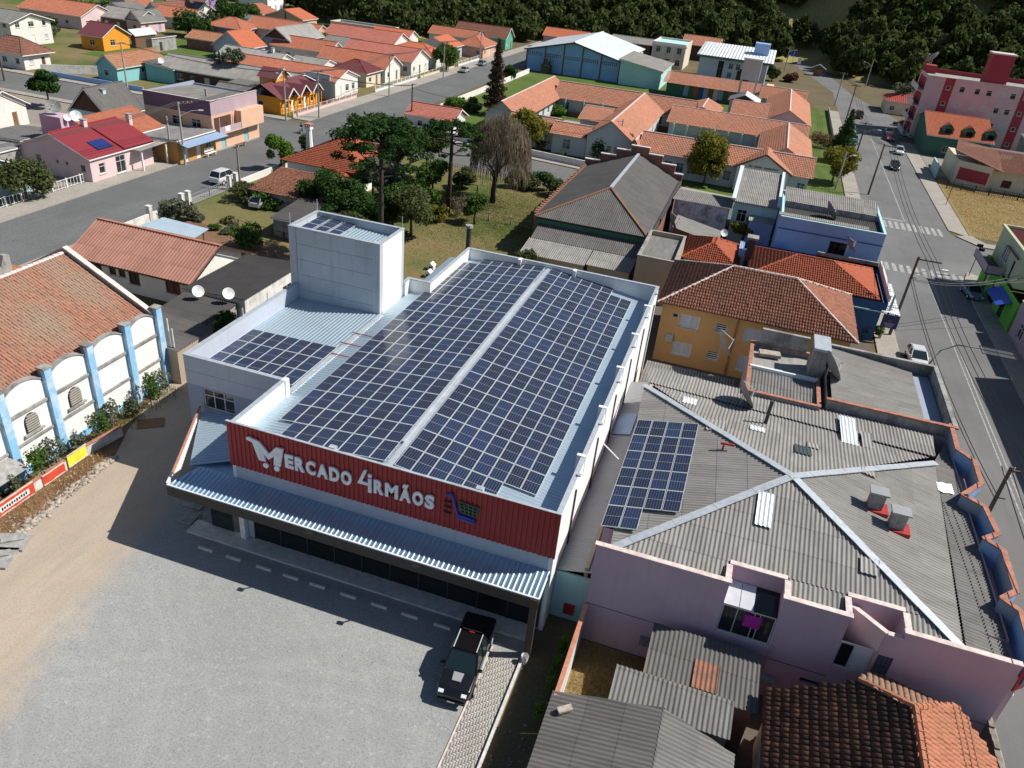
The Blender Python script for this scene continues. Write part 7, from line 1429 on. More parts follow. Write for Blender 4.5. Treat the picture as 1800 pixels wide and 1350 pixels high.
MB().box(AR[0]+11.2, AR[0]+15.6, AR[2]+.22, AR[2]+4.4, 13.2, 19.4).build('roof_tower', M['aptred'], ap); MB().box(AR[0]+11, AR[0]+15.8, AR[2]+.02, AR[2]+4.6, 19.402, 19.7).build('tower_lid', M['coping'], ap); MB().box(AR[0]+.1, AR[0]+2.6, AR[3]-3.4, AR[3]-.4, 13.2, 14.9).build('stair_head', M['aptred'], ap)
for fl in range(4):
    b = MB(); b.box(AR[0]-1.4, AR[0]-.002, AR[2]+1.0, AR[3]-1, .2+3.3*fl, .4+3.3*fl); b.box(AR[0]-1.4, AR[0]-1.3, AR[2]+1.0, AR[3]-1, .402+3.3*fl, 1.4+3.3*fl); b.build('balcony', M['coping'], ap); MB().box(AR[0]-.04, AR[0]-.003, AR[2]+1.6, AR[3]-1.6, .5+3.3*fl, 2.9+3.3*fl).build('balcony_recess', M['aptred'], ap)
dish('satellite_dish', 'large mesh dish on the roof corner of the pink apartment house', (AR[0]+1.2, AR[3]-2.2, 14.9), 1.8, 2.6, .7, 'mesh_dish', 1.2)
house('red_tile_cottage', 'small cream house with bright red roof behind the street trees', (30.6, 46, 236, 246), 3.4, 'hip', 'cream', 'wave_red', 'wavef', 1.8, .5); house('back_block', 'low grey roofed block against the pink apartment house', (53.5, 80, 176, 196), 4.6, 'sy-', 'concold', 'fibre', 'corrs', .8, .3, {}, cat='building')
bs = thing('bus_shelter', 'small tiled bus shelter at the bend of the far road', 'bus shelter', tuple(W(1436, 133))); p = W(1436, 133)
MB().box(p.x-1.4, p.x+1.4, p.y-.9, p.y+.9, 0, 2.3).build('wall', M['brickold'], bs)
for s in (-1, 1): patch('roof_slope', [(p.x+s*2.4, p.y-s*1.6, 2.2), (p.x+s*2.4, p.y+s*1.6, 2.2), (p.x, p.y+s*1.6, 3.5), (p.x, p.y-s*1.6, 3.5)], 'wavef', M['fibre_mid'], bs)
# ------------------------------------------------------------------ vegetation
def leaf_cloud(blobs, n, size, seed, flat=.0, shell=.55, aspect=.7):
    """n leaf quads in ellipsoidal clumps [(x,y,z,rx,ry,rz)]; returns V, F"""
    r = np.random.default_rng(seed); B = np.array(blobs, dtype=float); w = (B[:, 3]*B[:, 4]*B[:, 5])**(2/3); k = r.choice(len(B), n, p=w/w.sum())
    d = r.normal(size=(n, 3)); d /= np.linalg.norm(d, axis=1, keepdims=True); rad = shell+(1-shell)*r.random(n)**.7; rad *= 1+r.normal(0, .10, n)
    C = B[k, :3]+d*B[k, 3:]*rad[:, None]
    nm = d*.6+r.normal(0, .6, (n, 3)); nm[:, 2] += .35+flat; nm /= np.linalg.norm(nm, axis=1, keepdims=True)
    a = np.cross(nm, r.normal(size=(n, 3))); a /= np.linalg.norm(a, axis=1, keepdims=True); b = np.cross(nm, a); s = size*(.6+.8*r.random(n))[:, None]
    V = np.stack([C-a*s-b*s*aspect, C+a*s*.35-b*s*aspect, C+a*s+b*s*aspect, C-a*s*.35+b*s*aspect], 1).reshape(-1, 3)
    return V, np.arange(n*4).reshape(-1, 4)
def clumps(rx, ry, rz, cz, n, seed, k=.42):
    """split a crown into uneven sub-clumps on the shell of an ellipsoid, with gaps"""
    r = random.Random(seed); out = []
    for i in range(n):
        u = r.uniform(-.75, 1); t = r.uniform(0, 6.283); q = math.sqrt(max(0, 1-u*u)); f = r.uniform(.45, .8); s = k*r.uniform(.7, 1.25)
        out.append((rx*q*math.cos(t)*f, ry*q*math.sin(t)*f, cz+rz*u*f, rx*s, ry*s, rz*s*.85))
    return out
def trunk_mesh(h, r, seed, limbs=5, spread=1.5, bend=.0, lh=.55):
    q = random.Random(seed); mb = MB(); pts = [(0, 0, -.05)]+[(q.gauss(0, .05)*h*.2+bend*t*t, q.gauss(0, .05)*h*.2, h*t) for t in (.25, .5, .75, 1)]
    mb.tube(pts, [r*1.25, r, r*.85, r*.65, r*.35], 7)
    for i in range(limbs):
        t = q.uniform(lh, .95); a = q.uniform(0, 6.28); p = Vector((bend*t*t, 0, h*t)); e = p+Vector((math.cos(a)*spread*q.uniform(.6, 1), math.sin(a)*spread*q.uniform(.6, 1), h*q.uniform(.1, .35)))
        mb.tube([p, p.lerp(e, .5)+Vector((0, 0, .1*h*.5)), e], [r*.5, r*.32, r*.12], 5)
    return mb
def tree(name, label, loc, h, blobs, n, size, leafm, seed, trunk=.18, th=None, barkm='bark', limbs=5, spread=1.5, bend=0, group=None, cat='tree', flat=0, shell=.5, aspect=.7, lh=.55):
    t = thing(name, label, cat, tuple(loc), 0, group)
    mb = trunk_mesh(th or h*.7, trunk, seed, limbs, spread, bend, lh); mb.build('trunk', M[barkm], t, local=True, smooth=True)
    V, F = leaf_cloud(blobs, n, size, seed, flat, shell, aspect); np_obj('crown', V, F, M[leafm], t, local=True); return t
def round_tree(label, loc, h, r, leafm, seed, n=2600, size=.22, name='tree', trunk=.16, group=None, k=14, cat='tree', squash=.85, low=.32):
    cz = h-r*squash; return tree(name, label, loc, h, clumps(r, r, r*squash, cz, k, seed), n, size, leafm, seed, trunk, h*.7, limbs=6, spread=r*.6, group=group, cat=cat)
def bush(label, loc, r, leafm, seed, n=900, size=.13, h=None, name='bush', group=None, cat='bush'):
    h = h or r; return tree(name, label, loc, h, clumps(r, r, h*.55, h*.55, 9, seed, .5), n, size, leafm, seed, .04, h*.5, limbs=4, spread=r*.5, group=group, cat=cat)
# araucarias: bare pole, umbrella of upturned branches ending in dense tufts
def araucaria(label, loc, h, R_, tiers, seed, n=5200, size=.17):
    q = random.Random(seed); t = thing('araucaria_tree', label, 'araucaria', tuple(loc)); mb = MB(); mb.tube([(0, 0, -.1), (.1, 0, h*.4), (.05, .1, h*.75), (0, 0, h-.3)], [.34, .28, .22, .12], 9); mb.build('trunk', M['barkdark'], t, local=True, smooth=True); br = MB(); blobs = []
    for (z, rr_, cnt, up, s) in tiers:
        a0 = q.uniform(0, 6.28)
        for i in range(cnt):
            a = a0+6.283*i/cnt+q.uniform(-.25, .25); L = rr_*q.uniform(.75, 1.08); e = Vector((math.cos(a)*L, math.sin(a)*L, z+up*q.uniform(.7, 1.2))); p = Vector((0, 0, z)); m_ = p.lerp(e, .55)+Vector((0, 0, -.25*up)); br.tube([p, m_, e], [.09, .06, .03], 5)
            blobs.append((e.x, e.y, e.z, s*q.uniform(.8, 1.2), s*q.uniform(.8, 1.2), s*.55))
            if L > 2.4: g = p.lerp(e, .68); blobs.append((g.x, g.y, g.z+.15*up, s*.75, s*.75, s*.42))
    br.build('branches', M['barkdark'], t, local=True, kind='stuff'); V, F = leaf_cloud(blobs, n, size, seed, .2, .35, .45); np_obj('crown', V, F, M['leaf_pine'], t, local=True); return t
araucaria('tall araucaria with broad dark umbrella crown before the garden house', W(668, 464), 15.4, 5.2, [(14.9, 1.2, 5, .4, .9), (14.2, 2.6, 8, .9, 1.0), (13.2, 3.9, 10, 1.3, 1.05), (12.0, 4.7, 9, 1.4, 1.0), (10.6, 4.9, 6, 1.2, .8), (9.6, 3.6, 3, .9, .65)], 11, 8200)
araucaria('slimmer araucaria with thin crown in the middle of the garden', W(787, 373), 11.6, 4.2, [(11.2, 1.0, 4, .3, .7), (10.6, 2.4, 8, .6, .75), (9.9, 3.6, 9, .8, .75), (9.0, 3.9, 7, .7, .6), (7.6, 3.2, 4, .3, .45)], 12, 5200, .15)
# bare willow with hanging twigs
wl_ = thing('willow_tree', 'brownish weeping willow with bare drooping twigs on the lawn', 'willow', tuple(W(866, 356))); mb = trunk_mesh(7.6, .34, 5, 11, 2.8, .7, .4); mb.build('trunk', M['barkdark'], wl_, local=True, smooth=True)
r_ = np.random.default_rng(5); S = 2200; th_ = r_.uniform(0, 6.283, S); rad = 3.9*np.sqrt(r_.random(S)); z0 = 11.4-2.2*(rad/3.6)**2+r_.normal(0, .5, S); L = r_.uniform(1.6, 5.4, S)*(.55+.55*rad/3.6); VV = []; sw = .030
for j in range(4):
    f0, f1 = j/4, (j+1)/4; d = np.stack([np.cos(th_), np.sin(th_)], -1); out = lambda f: rad*(1+.12*f)
    p0 = np.stack([d[:, 0]*out(f0)+.7, d[:, 1]*out(f0), z0-L*f0], -1)+r_.normal(0, .07, (S, 3)); p1 = np.stack([d[:, 0]*out(f1)+.7, d[:, 1]*out(f1), z0-L*f1-.1], -1)+r_.normal(0, .07, (S, 3)); s = np.stack([-np.sin(th_+j), np.cos(th_+j), 0*th_], -1)*sw*(1.3-.15*j)
    VV.append(np.stack([p0-s, p0+s, p1+s*.7, p1-s*.7], 1).reshape(-1, 3))
V = np.concatenate(VV); np_obj('crown', V, np.arange(len(V)).reshape(-1, 4), M['leaf_willow'], wl_, local=True)
V, F = leaf_cloud([(.7, 0, 10.2, 3.4, 3.4, 1.6), (.7, 0, 7.6, 3.9, 3.9, 2.8)], 6500, .075, 6, 0, .3, .35); np_obj('twigs', V, F, M['leaf_willow'], wl_, local=True)
# brown columnar conifer
t = thing('brown_conifer', 'tall dark brown pointed conifer at the school corner', 'conifer', tuple(W(868, 203))); MB().tube([(0, 0, 0), (0, 0, 12)], [.35, .08], 7).build('trunk', M['barkdark'], t, local=True)
V, F = leaf_cloud([(math.cos(i*2.4)*.55*(1-i/26)*1.7, math.sin(i*2.4)*.55*(1-i/26)*1.7, 1.2+i*.52, 2.05*(1-i/27)**.8+.12, 2.05*(1-i/27)**.8+.12, .62) for i in range(26)], 8500, .16, 21, -.3, .45, .5); np_obj('crown', V, F, M['leaf_conifer'], t, local=True)
# garden trees and shrubs
round_tree('round olive green tree just behind the tower', W(722, 416), 6.4, 3.0, 'leaf_olive', 31, 6500, .14, k=18)
round_tree('dark tree left of the tall araucaria', W(610, 392), 6.4, 3.6, 'leaf_dark', 32, 6500, .16, k=18); round_tree('dark tree close to the foot of the tall araucaria', W(648, 408), 5.4, 2.9, 'leaf_dark', 33, 5000, .16, k=15); round_tree('dark tree over the shed roof', W(575, 372), 5.2, 3.0, 'leaf_dark', 34, 5000, .17, k=14)
round_tree('pale variegated tree before the white garden house wall', W(678, 360), 6.0, 2.8, 'leaf_grey', 35, 5000, .15, k=16); round_tree('bright green tree between the two araucarias', W(738, 372), 4.8, 2.4, 'leaf_mid', 36, 4500, .15, k=14); round_tree('dark feathery tree behind the araucarias by the street', W(750, 318), 8.2, 3.0, 'leaf_olive', 37, 6000, .14, k=22)
round_tree('dense green tree between the araucarias and the street', W(700, 312), 6.4, 2.8, 'leaf_dark', 38, 5000, .16, k=15)
for i, (x, y, h, r_t, m, lab) in enumerate(((690, 402, 5.0, 2.6, 'leaf_dark', 'dark tree just right of the tall araucaria trunk'), (705, 385, 4.6, 2.4, 'leaf_mid', 'green tree in the thick of the garden clump'), (760, 345, 5.2, 2.6, 'leaf_mid', 'green tree left of the slim araucaria'), (622, 425, 3.6, 2.2, 'leaf_olive', 'low olive tree behind the tower corner'), (655, 348, 5.6, 2.6, 'leaf_dark', 'dark tree against the garden house wall'), (585, 408, 3.4, 2.2, 'leaf_dark', 'low dark tree beside the garden shed'), (812, 332, 3.2, 1.8, 'leaf_olive', 'olive shrub tree near the street fence'))): round_tree(lab, W(x, y), h, r_t, m, 400+i, 4200, .15, k=14)
bush('yellow green shrub at the foot of the slim araucaria', W(770, 388), 1.5, 'leaf_yellow', 39, 1500, .12, 2.2); round_tree('small leafy tree standing alone on the garden lawn', W(834, 394), 3.9, 1.8, 'leaf_mid', 40, 3200, .12, k=12); bush('grey leafless shrub beside the slim araucaria', W(808, 380), 1.2, 'leaf_willow', 41, 900, .08, 2.6)
round_tree('conical bright green street tree beside the garden gate', W(495, 300), 5.4, 2.1, 'leaf_bush', 42, 4200, .14, k=14, squash=1.15); bush('dark clipped shrub near the round chimney', W(545, 272), 1.6, 'leaf_dark', 43, 1500, .13, 3.2); round_tree('leafy tree behind the red roof of the garden house', W(640, 262), 4.2, 1.8, 'leaf_dark', 46, 2600, .15)
for i, (x, y, r_b, m, lab) in enumerate(((905, 330, 1.6, 'leaf_dark', 'first dark shrub of the hedge along the school street'), (930, 332, 1.7, 'leaf_olive', 'second dark shrub of the hedge along the school street'), (955, 335, 1.8, 'leaf_dark', 'third dark shrub of the hedge along the school street'), (978, 345, 1.6, 'leaf_olive', 'last dark shrub of the hedge beside the warehouse parapet'))): bush(lab, W(x, y), r_b, m, 50+i, 1600, .13, 2.4, group='hedge along the school street')
bush('spiky yucca-like bush at the garden corner by the street', W(315, 386), 1.9, 'leaf_grey', 44, 1600, .16, 3.0); bush('round green bush behind the brown corrugated roof', W(440, 436), 2.0, 'leaf_mid', 45, 2200, .13, 2.6)
for i, (x, y, r_b, m) in enumerate(((350, 388, .9, 'leaf_grey'), (378, 404, .7, 'leaf_mid'), (402, 392, 1.0, 'leaf_olive'), (402, 410, .8, 'leaf_grey'), (412, 402, .6, 'leaf_grey'))): bush(f'low {("grey", "green", "olive", "silver", "pale")[i]} vegetable clump on the garden bed', W(x, y), r_b, m, 60+i, 500, .1, .7, name='vegetable_clump', group='vegetable clumps on the bed')
bush('climbing hedge on the pergola beside the driveway', W(440, 352), 2.6, 'leaf_olive', 66, 2600, .14, 2.2); bush('dense hedge plant over the driveway pergola', W(480, 362), 2.4, 'leaf_mid', 67, 2200, .14, 2.0)
round_tree('dark pointed shrub in the gap west of the wing', (-37.3, 47.8, 0), 4.2, 1.5, 'leaf_dark', 68, 3000, .11, k=12, squash=1.2); bush('green shrub at the foot of the old white annex wall', (-36.6, 51.0, 0), 1.0, 'leaf_olive', 69, 1200, .1, 1.9)
bush('climber spilling over the lean-to behind the market', (-20.6, 77.6, 0), 1.5, 'leaf_olive', 70, 1400, .12, 2.9); round_tree('lemon tree with yellow leaves beside the blue building', W(1302, 432), 4.2, 1.9, 'leaf_yellow', 71, 3200, .13, k=12); bush('green pot shrubs beside the pharmacy wall', W(1525, 592), 1.3, 'leaf_mid', 72, 1200, .12, 1.6)
# saplings and weeds along the church wall
SAP = ('nearest', 'second', 'third', 'fourth', 'fifth', 'sixth', 'seventh', 'eighth', 'ninth', 'tenth', 'eleventh', 'farthest')
for i in range(12):
    y = 22.5+i*1.65; bush(f'{SAP[i]} sapling from the stone slabs, before the church wall', (-38.3+.35*math.sin(i*2.1), y, 0), .55+.25*((i*7) % 3)/2, ('leaf_grey', 'leaf_mid', 'leaf_grey')[i % 3], 80+i, 420, .085, 1.5+.6*((i*5) % 3), name='sapling', group='saplings along the church wall', cat='sapling')
def scatter_blades(name, n, fn, h, mat, w=.02):
    r = np.random.default_rng(len(name)*7); P = np.array([fn() for _ in range(n)]); a = r.uniform(0, 6.283, n); hh = h*r.uniform(.5, 1.4, n); lean = r.normal(0, .35, (n, 2))*hh[:, None]; s = np.stack([np.cos(a), np.sin(a), 0*a], -1)*w; top = P+np.concatenate([lean, hh[:, None]], 1)
    V = np.stack([P-s, P+s, top+s*.3, top-s*.3], 1).reshape(-1, 3); return tag(np_obj(name, V, np.arange(n*4).reshape(-1, 4), M[mat]), kind='stuff')
def f1():
    y = rng.uniform(13, 33); return (rng.gauss(-36.7, .55), y, .02)
scatter_blades('dry_weeds', 4200, f1, .22, 'drygrass', .014); scatter_blades('green_weeds', 2200, lambda: (rng.gauss(-38.4, .5), rng.uniform(20, 42), .02), .3, 'grassblade', .02)
scatter_blades('lawn_grass', 26000, lambda: (rng.uniform(-45, -12), rng.uniform(66, 111), .01), .09, 'drygrass', .03); scatter_blades('lawn_green_grass', 30000, lambda: (rng.gauss(-30, 8), rng.gauss(96, 7), .01), .10, 'grassblade', .03)
scatter_blades('field_grass', 26000, lambda: (rng.uniform(34, 62), rng.uniform(126, 160), .01), .1, 'drygrass', .04); scatter_blades('school_lawn_grass', 30000, lambda: ((lambda x: (x, rng.uniform(128.6-.13*(x+20)*.9, 135.5-.14*(x+20)), .01))(rng.uniform(-60, -18))), .1, 'grassblade', .04)
scatter_blades('dry_yard_grass', 5000, lambda: (rng.uniform(-2.6, .9), rng.uniform(24.8, 30), .01), .12, 'drygrass', .012)
for i, (y, z) in enumerate(((24.2, .5), (25.6, .9), (27.0, 1.2), (28.3, .8))): bush(f'{("lowest", "second", "third", "topmost")[i]} tuft of the climber on the boundary wall, counted from the bottom edge', (-3.35, y, 0), .32, 'leaf_bush', 110+i, 300, .06, 1.1+z*.6, name='climber', group='climber tufts on the boundary wall', cat='climber')
# school trees
for i, (x, y) in enumerate(((1052, 281), (1100, 286))):
    p = W(x, y); t = thing('clipped_conifer', f'dark clipped egg-shaped conifer {("left", "right")[i]} of the school lamp post', 'conifer', tuple(p), 0, 'clipped conifers by the school'); MB().tube([(0, 0, 0), (0, 0, 3)], .12, 6).build('trunk', M['bark'], t, local=True); V, F = leaf_cloud([(0, 0, 1.6, 1.75, 1.75, 1.6), (0, 0, 3.0, 1.35, 1.35, 1.5), (0, 0, 4.0, .8, .8, 1.1)], 4200, .12, 120+i, .2, .8, .6); np_obj('crown', V, F, M['leaf_dark'], t, local=True)
round_tree('large yellow green tree before the school entrance wing', W(1236, 326), 8.6, 3.5, 'leaf_yellow', 123, 8000, .17, k=24, squash=1.15); round_tree('yellow green tree beside the brown conifer', W(925, 268), 7.4, 3.6, 'leaf_yellow', 124, 6500, .18, k=18); bush('small yellow shrub on the school lawn', W(948, 262), 1.1, 'leaf_yellow', 125, 700, .12, 1.4); bush('tiny shrub in the middle of the school lawn', W(988, 277), .7, 'leaf_olive', 126, 300, .1, 1.0)
bush('clipped green bush inside the school court', W(975, 202), 2.4, 'leaf_bush', 127, 2000, .15, 1.8); bush('round green bush beside the school entrance tree', W(1262, 316), 1.4, 'leaf_mid', 128, 900, .13, 1.6)
t = thing('street_conifer', 'tall dark pointed conifer at the school kerb', 'conifer', tuple(W(1473, 285))); MB().tube([(0, 0, 0), (0, 0, 9)], [.3, .05], 6).build('trunk', M['bark'], t, local=True); V, F = leaf_cloud([(math.cos(i*2.4)*1.2*(1-i/16), math.sin(i*2.4)*1.2*(1-i/16), 1.0+i*.56, 2.3*(1-i/17)+.15, 2.3*(1-i/17)+.15, .7) for i in range(16)], 5500, .17, 130, -.2, .4, .6); np_obj('crown', V, F, M['leaf_pine'], t, local=True)
round_tree('bushy yellow green tree at the school corner by the lamp', W(1462, 322), 6.4, 3.3, 'leaf_yellow', 131, 6500, .17, k=18); bush('russet leafless shrub on the school side lawn', W(1443, 258), 2.3, 'leaf_russet', 132, 2200, .1, 2.6); bush('dark shrub behind the school kerb trees', W(1478, 260), 1.8, 'leaf_dark', 133, 1400, .14, 3.0)
# street and town trees
round_tree('big leafy street tree up the left street', W(785, 124), 6.6, 3.6, 'leaf_mid', 140, 4500, .22, k=16); bush('shrub in front of the long orange house', W(722, 125), 1.8, 'leaf_mid', 141, 900, .17, 2.2); bush('yellow clipped shrub by the cream house', W(688, 128), 1.2, 'leaf_yellow', 142, 700, .15, 2.6); round_tree('palm-like tree before the far orange house', W(657, 54), 5.2, 2.4, 'leaf_olive', 143, 1500, .25)
round_tree('broad olive tree in front of the turquoise left edge house', W(48, 352), 5.6, 3.3, 'leaf_olive', 144, 6000, .16, k=18); round_tree('dark tree between the white orange house and steep roof', W(88, 190), 6.4, 2.6, 'leaf_dark', 145, 3200, .2); 
for i, (x, y) in enumerate(((384, 150), (390, 151), (396, 152))):
    t = thing('cypress', f'{("left", "middle", "right")[i]} one of three thin cypresses behind the plum building', 'cypress', tuple(W(x, y)), 0, 'thin cypresses'); MB().tube([(0, 0, 0), (0, 0, 3)], .1, 5).build('trunk', M['bark'], t, local=True); V, F = leaf_cloud([(0, 0, 1.4+.9*k, .5-.05*k, .5-.05*k, .9) for k in range(6)], 900, .14, 150+i, 0, .6, .5); np_obj('crown', V, F, M['leaf_dark'], t, local=True)
round_tree('slender grey green tree beside the cypresses', W(415, 156), 8.2, 2.2, 'leaf_grey', 154, 1600, .2, k=9); bush('sago palm in the front yard of the red roof house', W(188, 305), 1.3, 'leaf_olive', 155, 700, .16, 1.2)
TOWN = [('dark clump tree left of the open hangar', 330, 62, 7, 4.2, 'leaf_dark'), ('dark tree beside the dark car shed', 352, 68, 6.5, 4.0, 'leaf_dark'), ('olive tree behind the dark clump', 375, 60, 6.4, 4.2, 'leaf_olive'), ('tall dark tree near the sagging roof', 412, 62, 9, 4.4, 'leaf_dark'), ('tall grey eucalyptus by the far lane', 372, 40, 12, 3.6, 'leaf_grey'), ('leafy tree beside the purple trimmed house', 440, 46, 6.5, 3.4, 'leaf_mid'), ('tree before the grey roof villa', 70, 70, 5, 3.4, 'leaf_grey'), ('tree right of the grey roof villa', 90, 62, 4.6, 3.0, 'leaf_olive'), ('leafy tree at the top left corner', 85, 22, 6, 4.4, 'leaf_dark'), ('olive tree behind the grey roof villa', 115, 30, 6, 4.5, 'leaf_olive'), ('green tree behind the amber house', 140, 32, 6, 4.6, 'leaf_mid'), ('pale tree left of the pink plank house', 170, 34, 5, 4.0, 'leaf_olive'), ('bright tree near the top left cottages', 198, 28, 5, 3.6, 'leaf_mid'), ('dark tree among the top left cottages', 210, 16, 6, 4.6, 'leaf_dark'), ('rounded tree beside the open hangar wall', 572, 92, 4.6, 3.2, 'leaf_yellow'), ('dark shrub tree by the meadow', 535, 42, 4, 3.2, 'leaf_mid'), ('olive tree at the meadow edge', 498, 48, 4.5, 3.4, 'leaf_olive'), ('tree behind the aqua plank house', 300, 8, 6, 4.0, 'leaf_dark'), ('dark tree on the lane past the pink plank house', 395, 22, 6, 4.4, 'leaf_dark'), ('grey green street tree before the red cottage', 1580, 196, 8.2, 4.0, 'leaf_grey'), ('dark tree beside the pink apartment balconies', 1604, 200, 6.0, 3.2, 'leaf_dark'), ('autumn tree between the dormer house and the cream hall', 1665, 265, 4.2, 2.6, 'leaf_yellow'), ('palm-like shrub tree by the clinic steps', 1356, 142, 4.6, 2.6, 'leaf_olive'), ('leafless shrub tree by the far kerb', 1388, 144, 3.2, 2.4, 'leaf_russet'), ('shrub tree beside the sports hall corner', 897, 140, 3.4, 2.2, 'leaf_dark'), ('low tree along the school street wall', 800, 192, 2.6, 2.2, 'leaf_bush'), ('small tree by the white porch house', 830, 196, 2.8, 2.0, 'leaf_mid')]
for i, (lab, x, y, h, r_t, m) in enumerate(TOWN): round_tree(lab, W(x, y), h, r_t, m, 200+i, 1500, .3, group='trees between the houses', k=13)
# woods on the hill: one mass
def hill_hit(px, py):
    d = _fw+_rt*((px-900)/FPX)-_up*((py-675)/FPX); t = 150.
    for _ in range(4000):
        p = CAM+d*t
        if p.z < max(0, hillz(p.x, p.y)): return p
        t += .5
    return p
CLR = [hill_hit(1425, 40), hill_hit(1455, 28), hill_hit(1400, 55), hill_hit(1470, 45)]
r_ = np.random.default_rng(99); tmpl = []
for k in range(6):
    V, F = leaf_cloud(clumps(1, 1, .8, .9, 13, 300+k, .40), 520, .125, 300+k, .15, .5, .75); tmpl.append(V)
VV = []; cnt = 0
for _ in range(9000):
    x, y = r_.uniform(-215, 190), r_.uniform(236, 470); z = hillz(x, y)
    if z < -.2: continue
    f = float(np.interp(x, [a for a, b in HF], [b for a, b in HF]))
    p = Vector((x, y, z)); v = p-CAM; dz = v.dot(_fw); px, py_ = 900+FPX*v.dot(_rt)/dz, 675-FPX*v.dot(_up)/dz
    if py_ < -110 or px < -60 or px > 1860: continue
    if any((p-c).length < 11+3*(i == 1) for i, c in enumerate(CLR)): continue
    if y < 345 and abs(x-float(np.interp(y, [262, 350, 460], [21, 7, -15]))) < 8: continue
    dd = (y-f); keep = 1.0 if dd < 60 else .6
    if r_.random() > keep*.62: continue
    s = r_.uniform(2.8, 5.2); hh = r_.uniform(1.0, 1.7); a = r_.uniform(0, 6.283); T = tmpl[r_.integers(6)]; ca, sa = math.cos(a), math.sin(a)
    VV.append(np.stack([(T[:, 0]*ca-T[:, 1]*sa)*s+x, (T[:, 0]*sa+T[:, 1]*ca)*s+y, T[:, 2]*s*hh+z], -1)); cnt += 1
V = np.concatenate(VV); tag(np_obj('woods', V, np.arange(len(V)).reshape(-1, 4), M['leaf_forest']), kind='stuff')
print('woods trees', cnt, 'quads', len(V)//4)
# ------------------------------------------------------------------ vehicles (built facing +x at the origin, then placed)
def ring_loft(rings, cap=True):
    mb = MB(); k = len(rings[0])
    for r_ in rings: mb.v += [tuple(p) for p in r_]
    for i in range(len(rings)-1):
        for j in range(k):
            a, b = i*k+j, i*k+(j+1) % k; mb.f.append((a, b, b+k, a+k)); mb.m.append(0)
    if cap: mb.f.append(tuple(range(k))[::-1]); mb.m.append(0); e = (len(rings)-1)*k; mb.f.append(tuple(e+j for j in range(k))); mb.m.append(0)
    return mb
STYLE = {  # length, width, body stations (x, bottom, belt, half width), cabin (x base rear, roof rear, roof front, base front), roof height
 'hatch': (3.9, 1.66, [(-1.95, .42, .78, .70), (-1.85, .28, .92, .78), (-1.2, .22, .94, .83), (.6, .22, .93, .83), (1.1, .22, .86, .82), (1.7, .26, .76, .78), (1.95, .36, .62, .66)], (-1.80, -1.25, .10, .95), 1.46),
 'sedan': (4.3, 1.70, [(-2.15, .42, .82, .70), (-2.0, .28, .92, .80), (-1.2, .22, .94, .85), (.5, .22, .92, .85), (1.2, .22, .84, .83), (1.9, .26, .74, .78), (2.15, .36, .6, .66)], (-1.45, -.85, .15, .95), 1.44),
 'suv':   (4.6, 1.84, [(-2.3, .5, .95, .80), (-2.15, .36, 1.08, .90), (-1.2, .30, 1.10, .92), (.6, .30, 1.08, .92), (1.3, .30, 1.02, .91), (2.05, .34, .92, .86), (2.3, .45, .72, .74)], (-2.15, -1.75, .35, 1.1), 1.78),
 'pickup': (5.3, 1.82, [(-2.65, .55, .95, .80), (-2.5, .45, 1.06, .90), (-1.0, .40, 1.08, .91), (.6, .40, 1.08, .91), (1.4, .40, 1.06, .90), (2.3, .44, .98, .86), (2.65, .52, .74, .74)], (-.95, -.62, .62, 1.32), 1.76)}
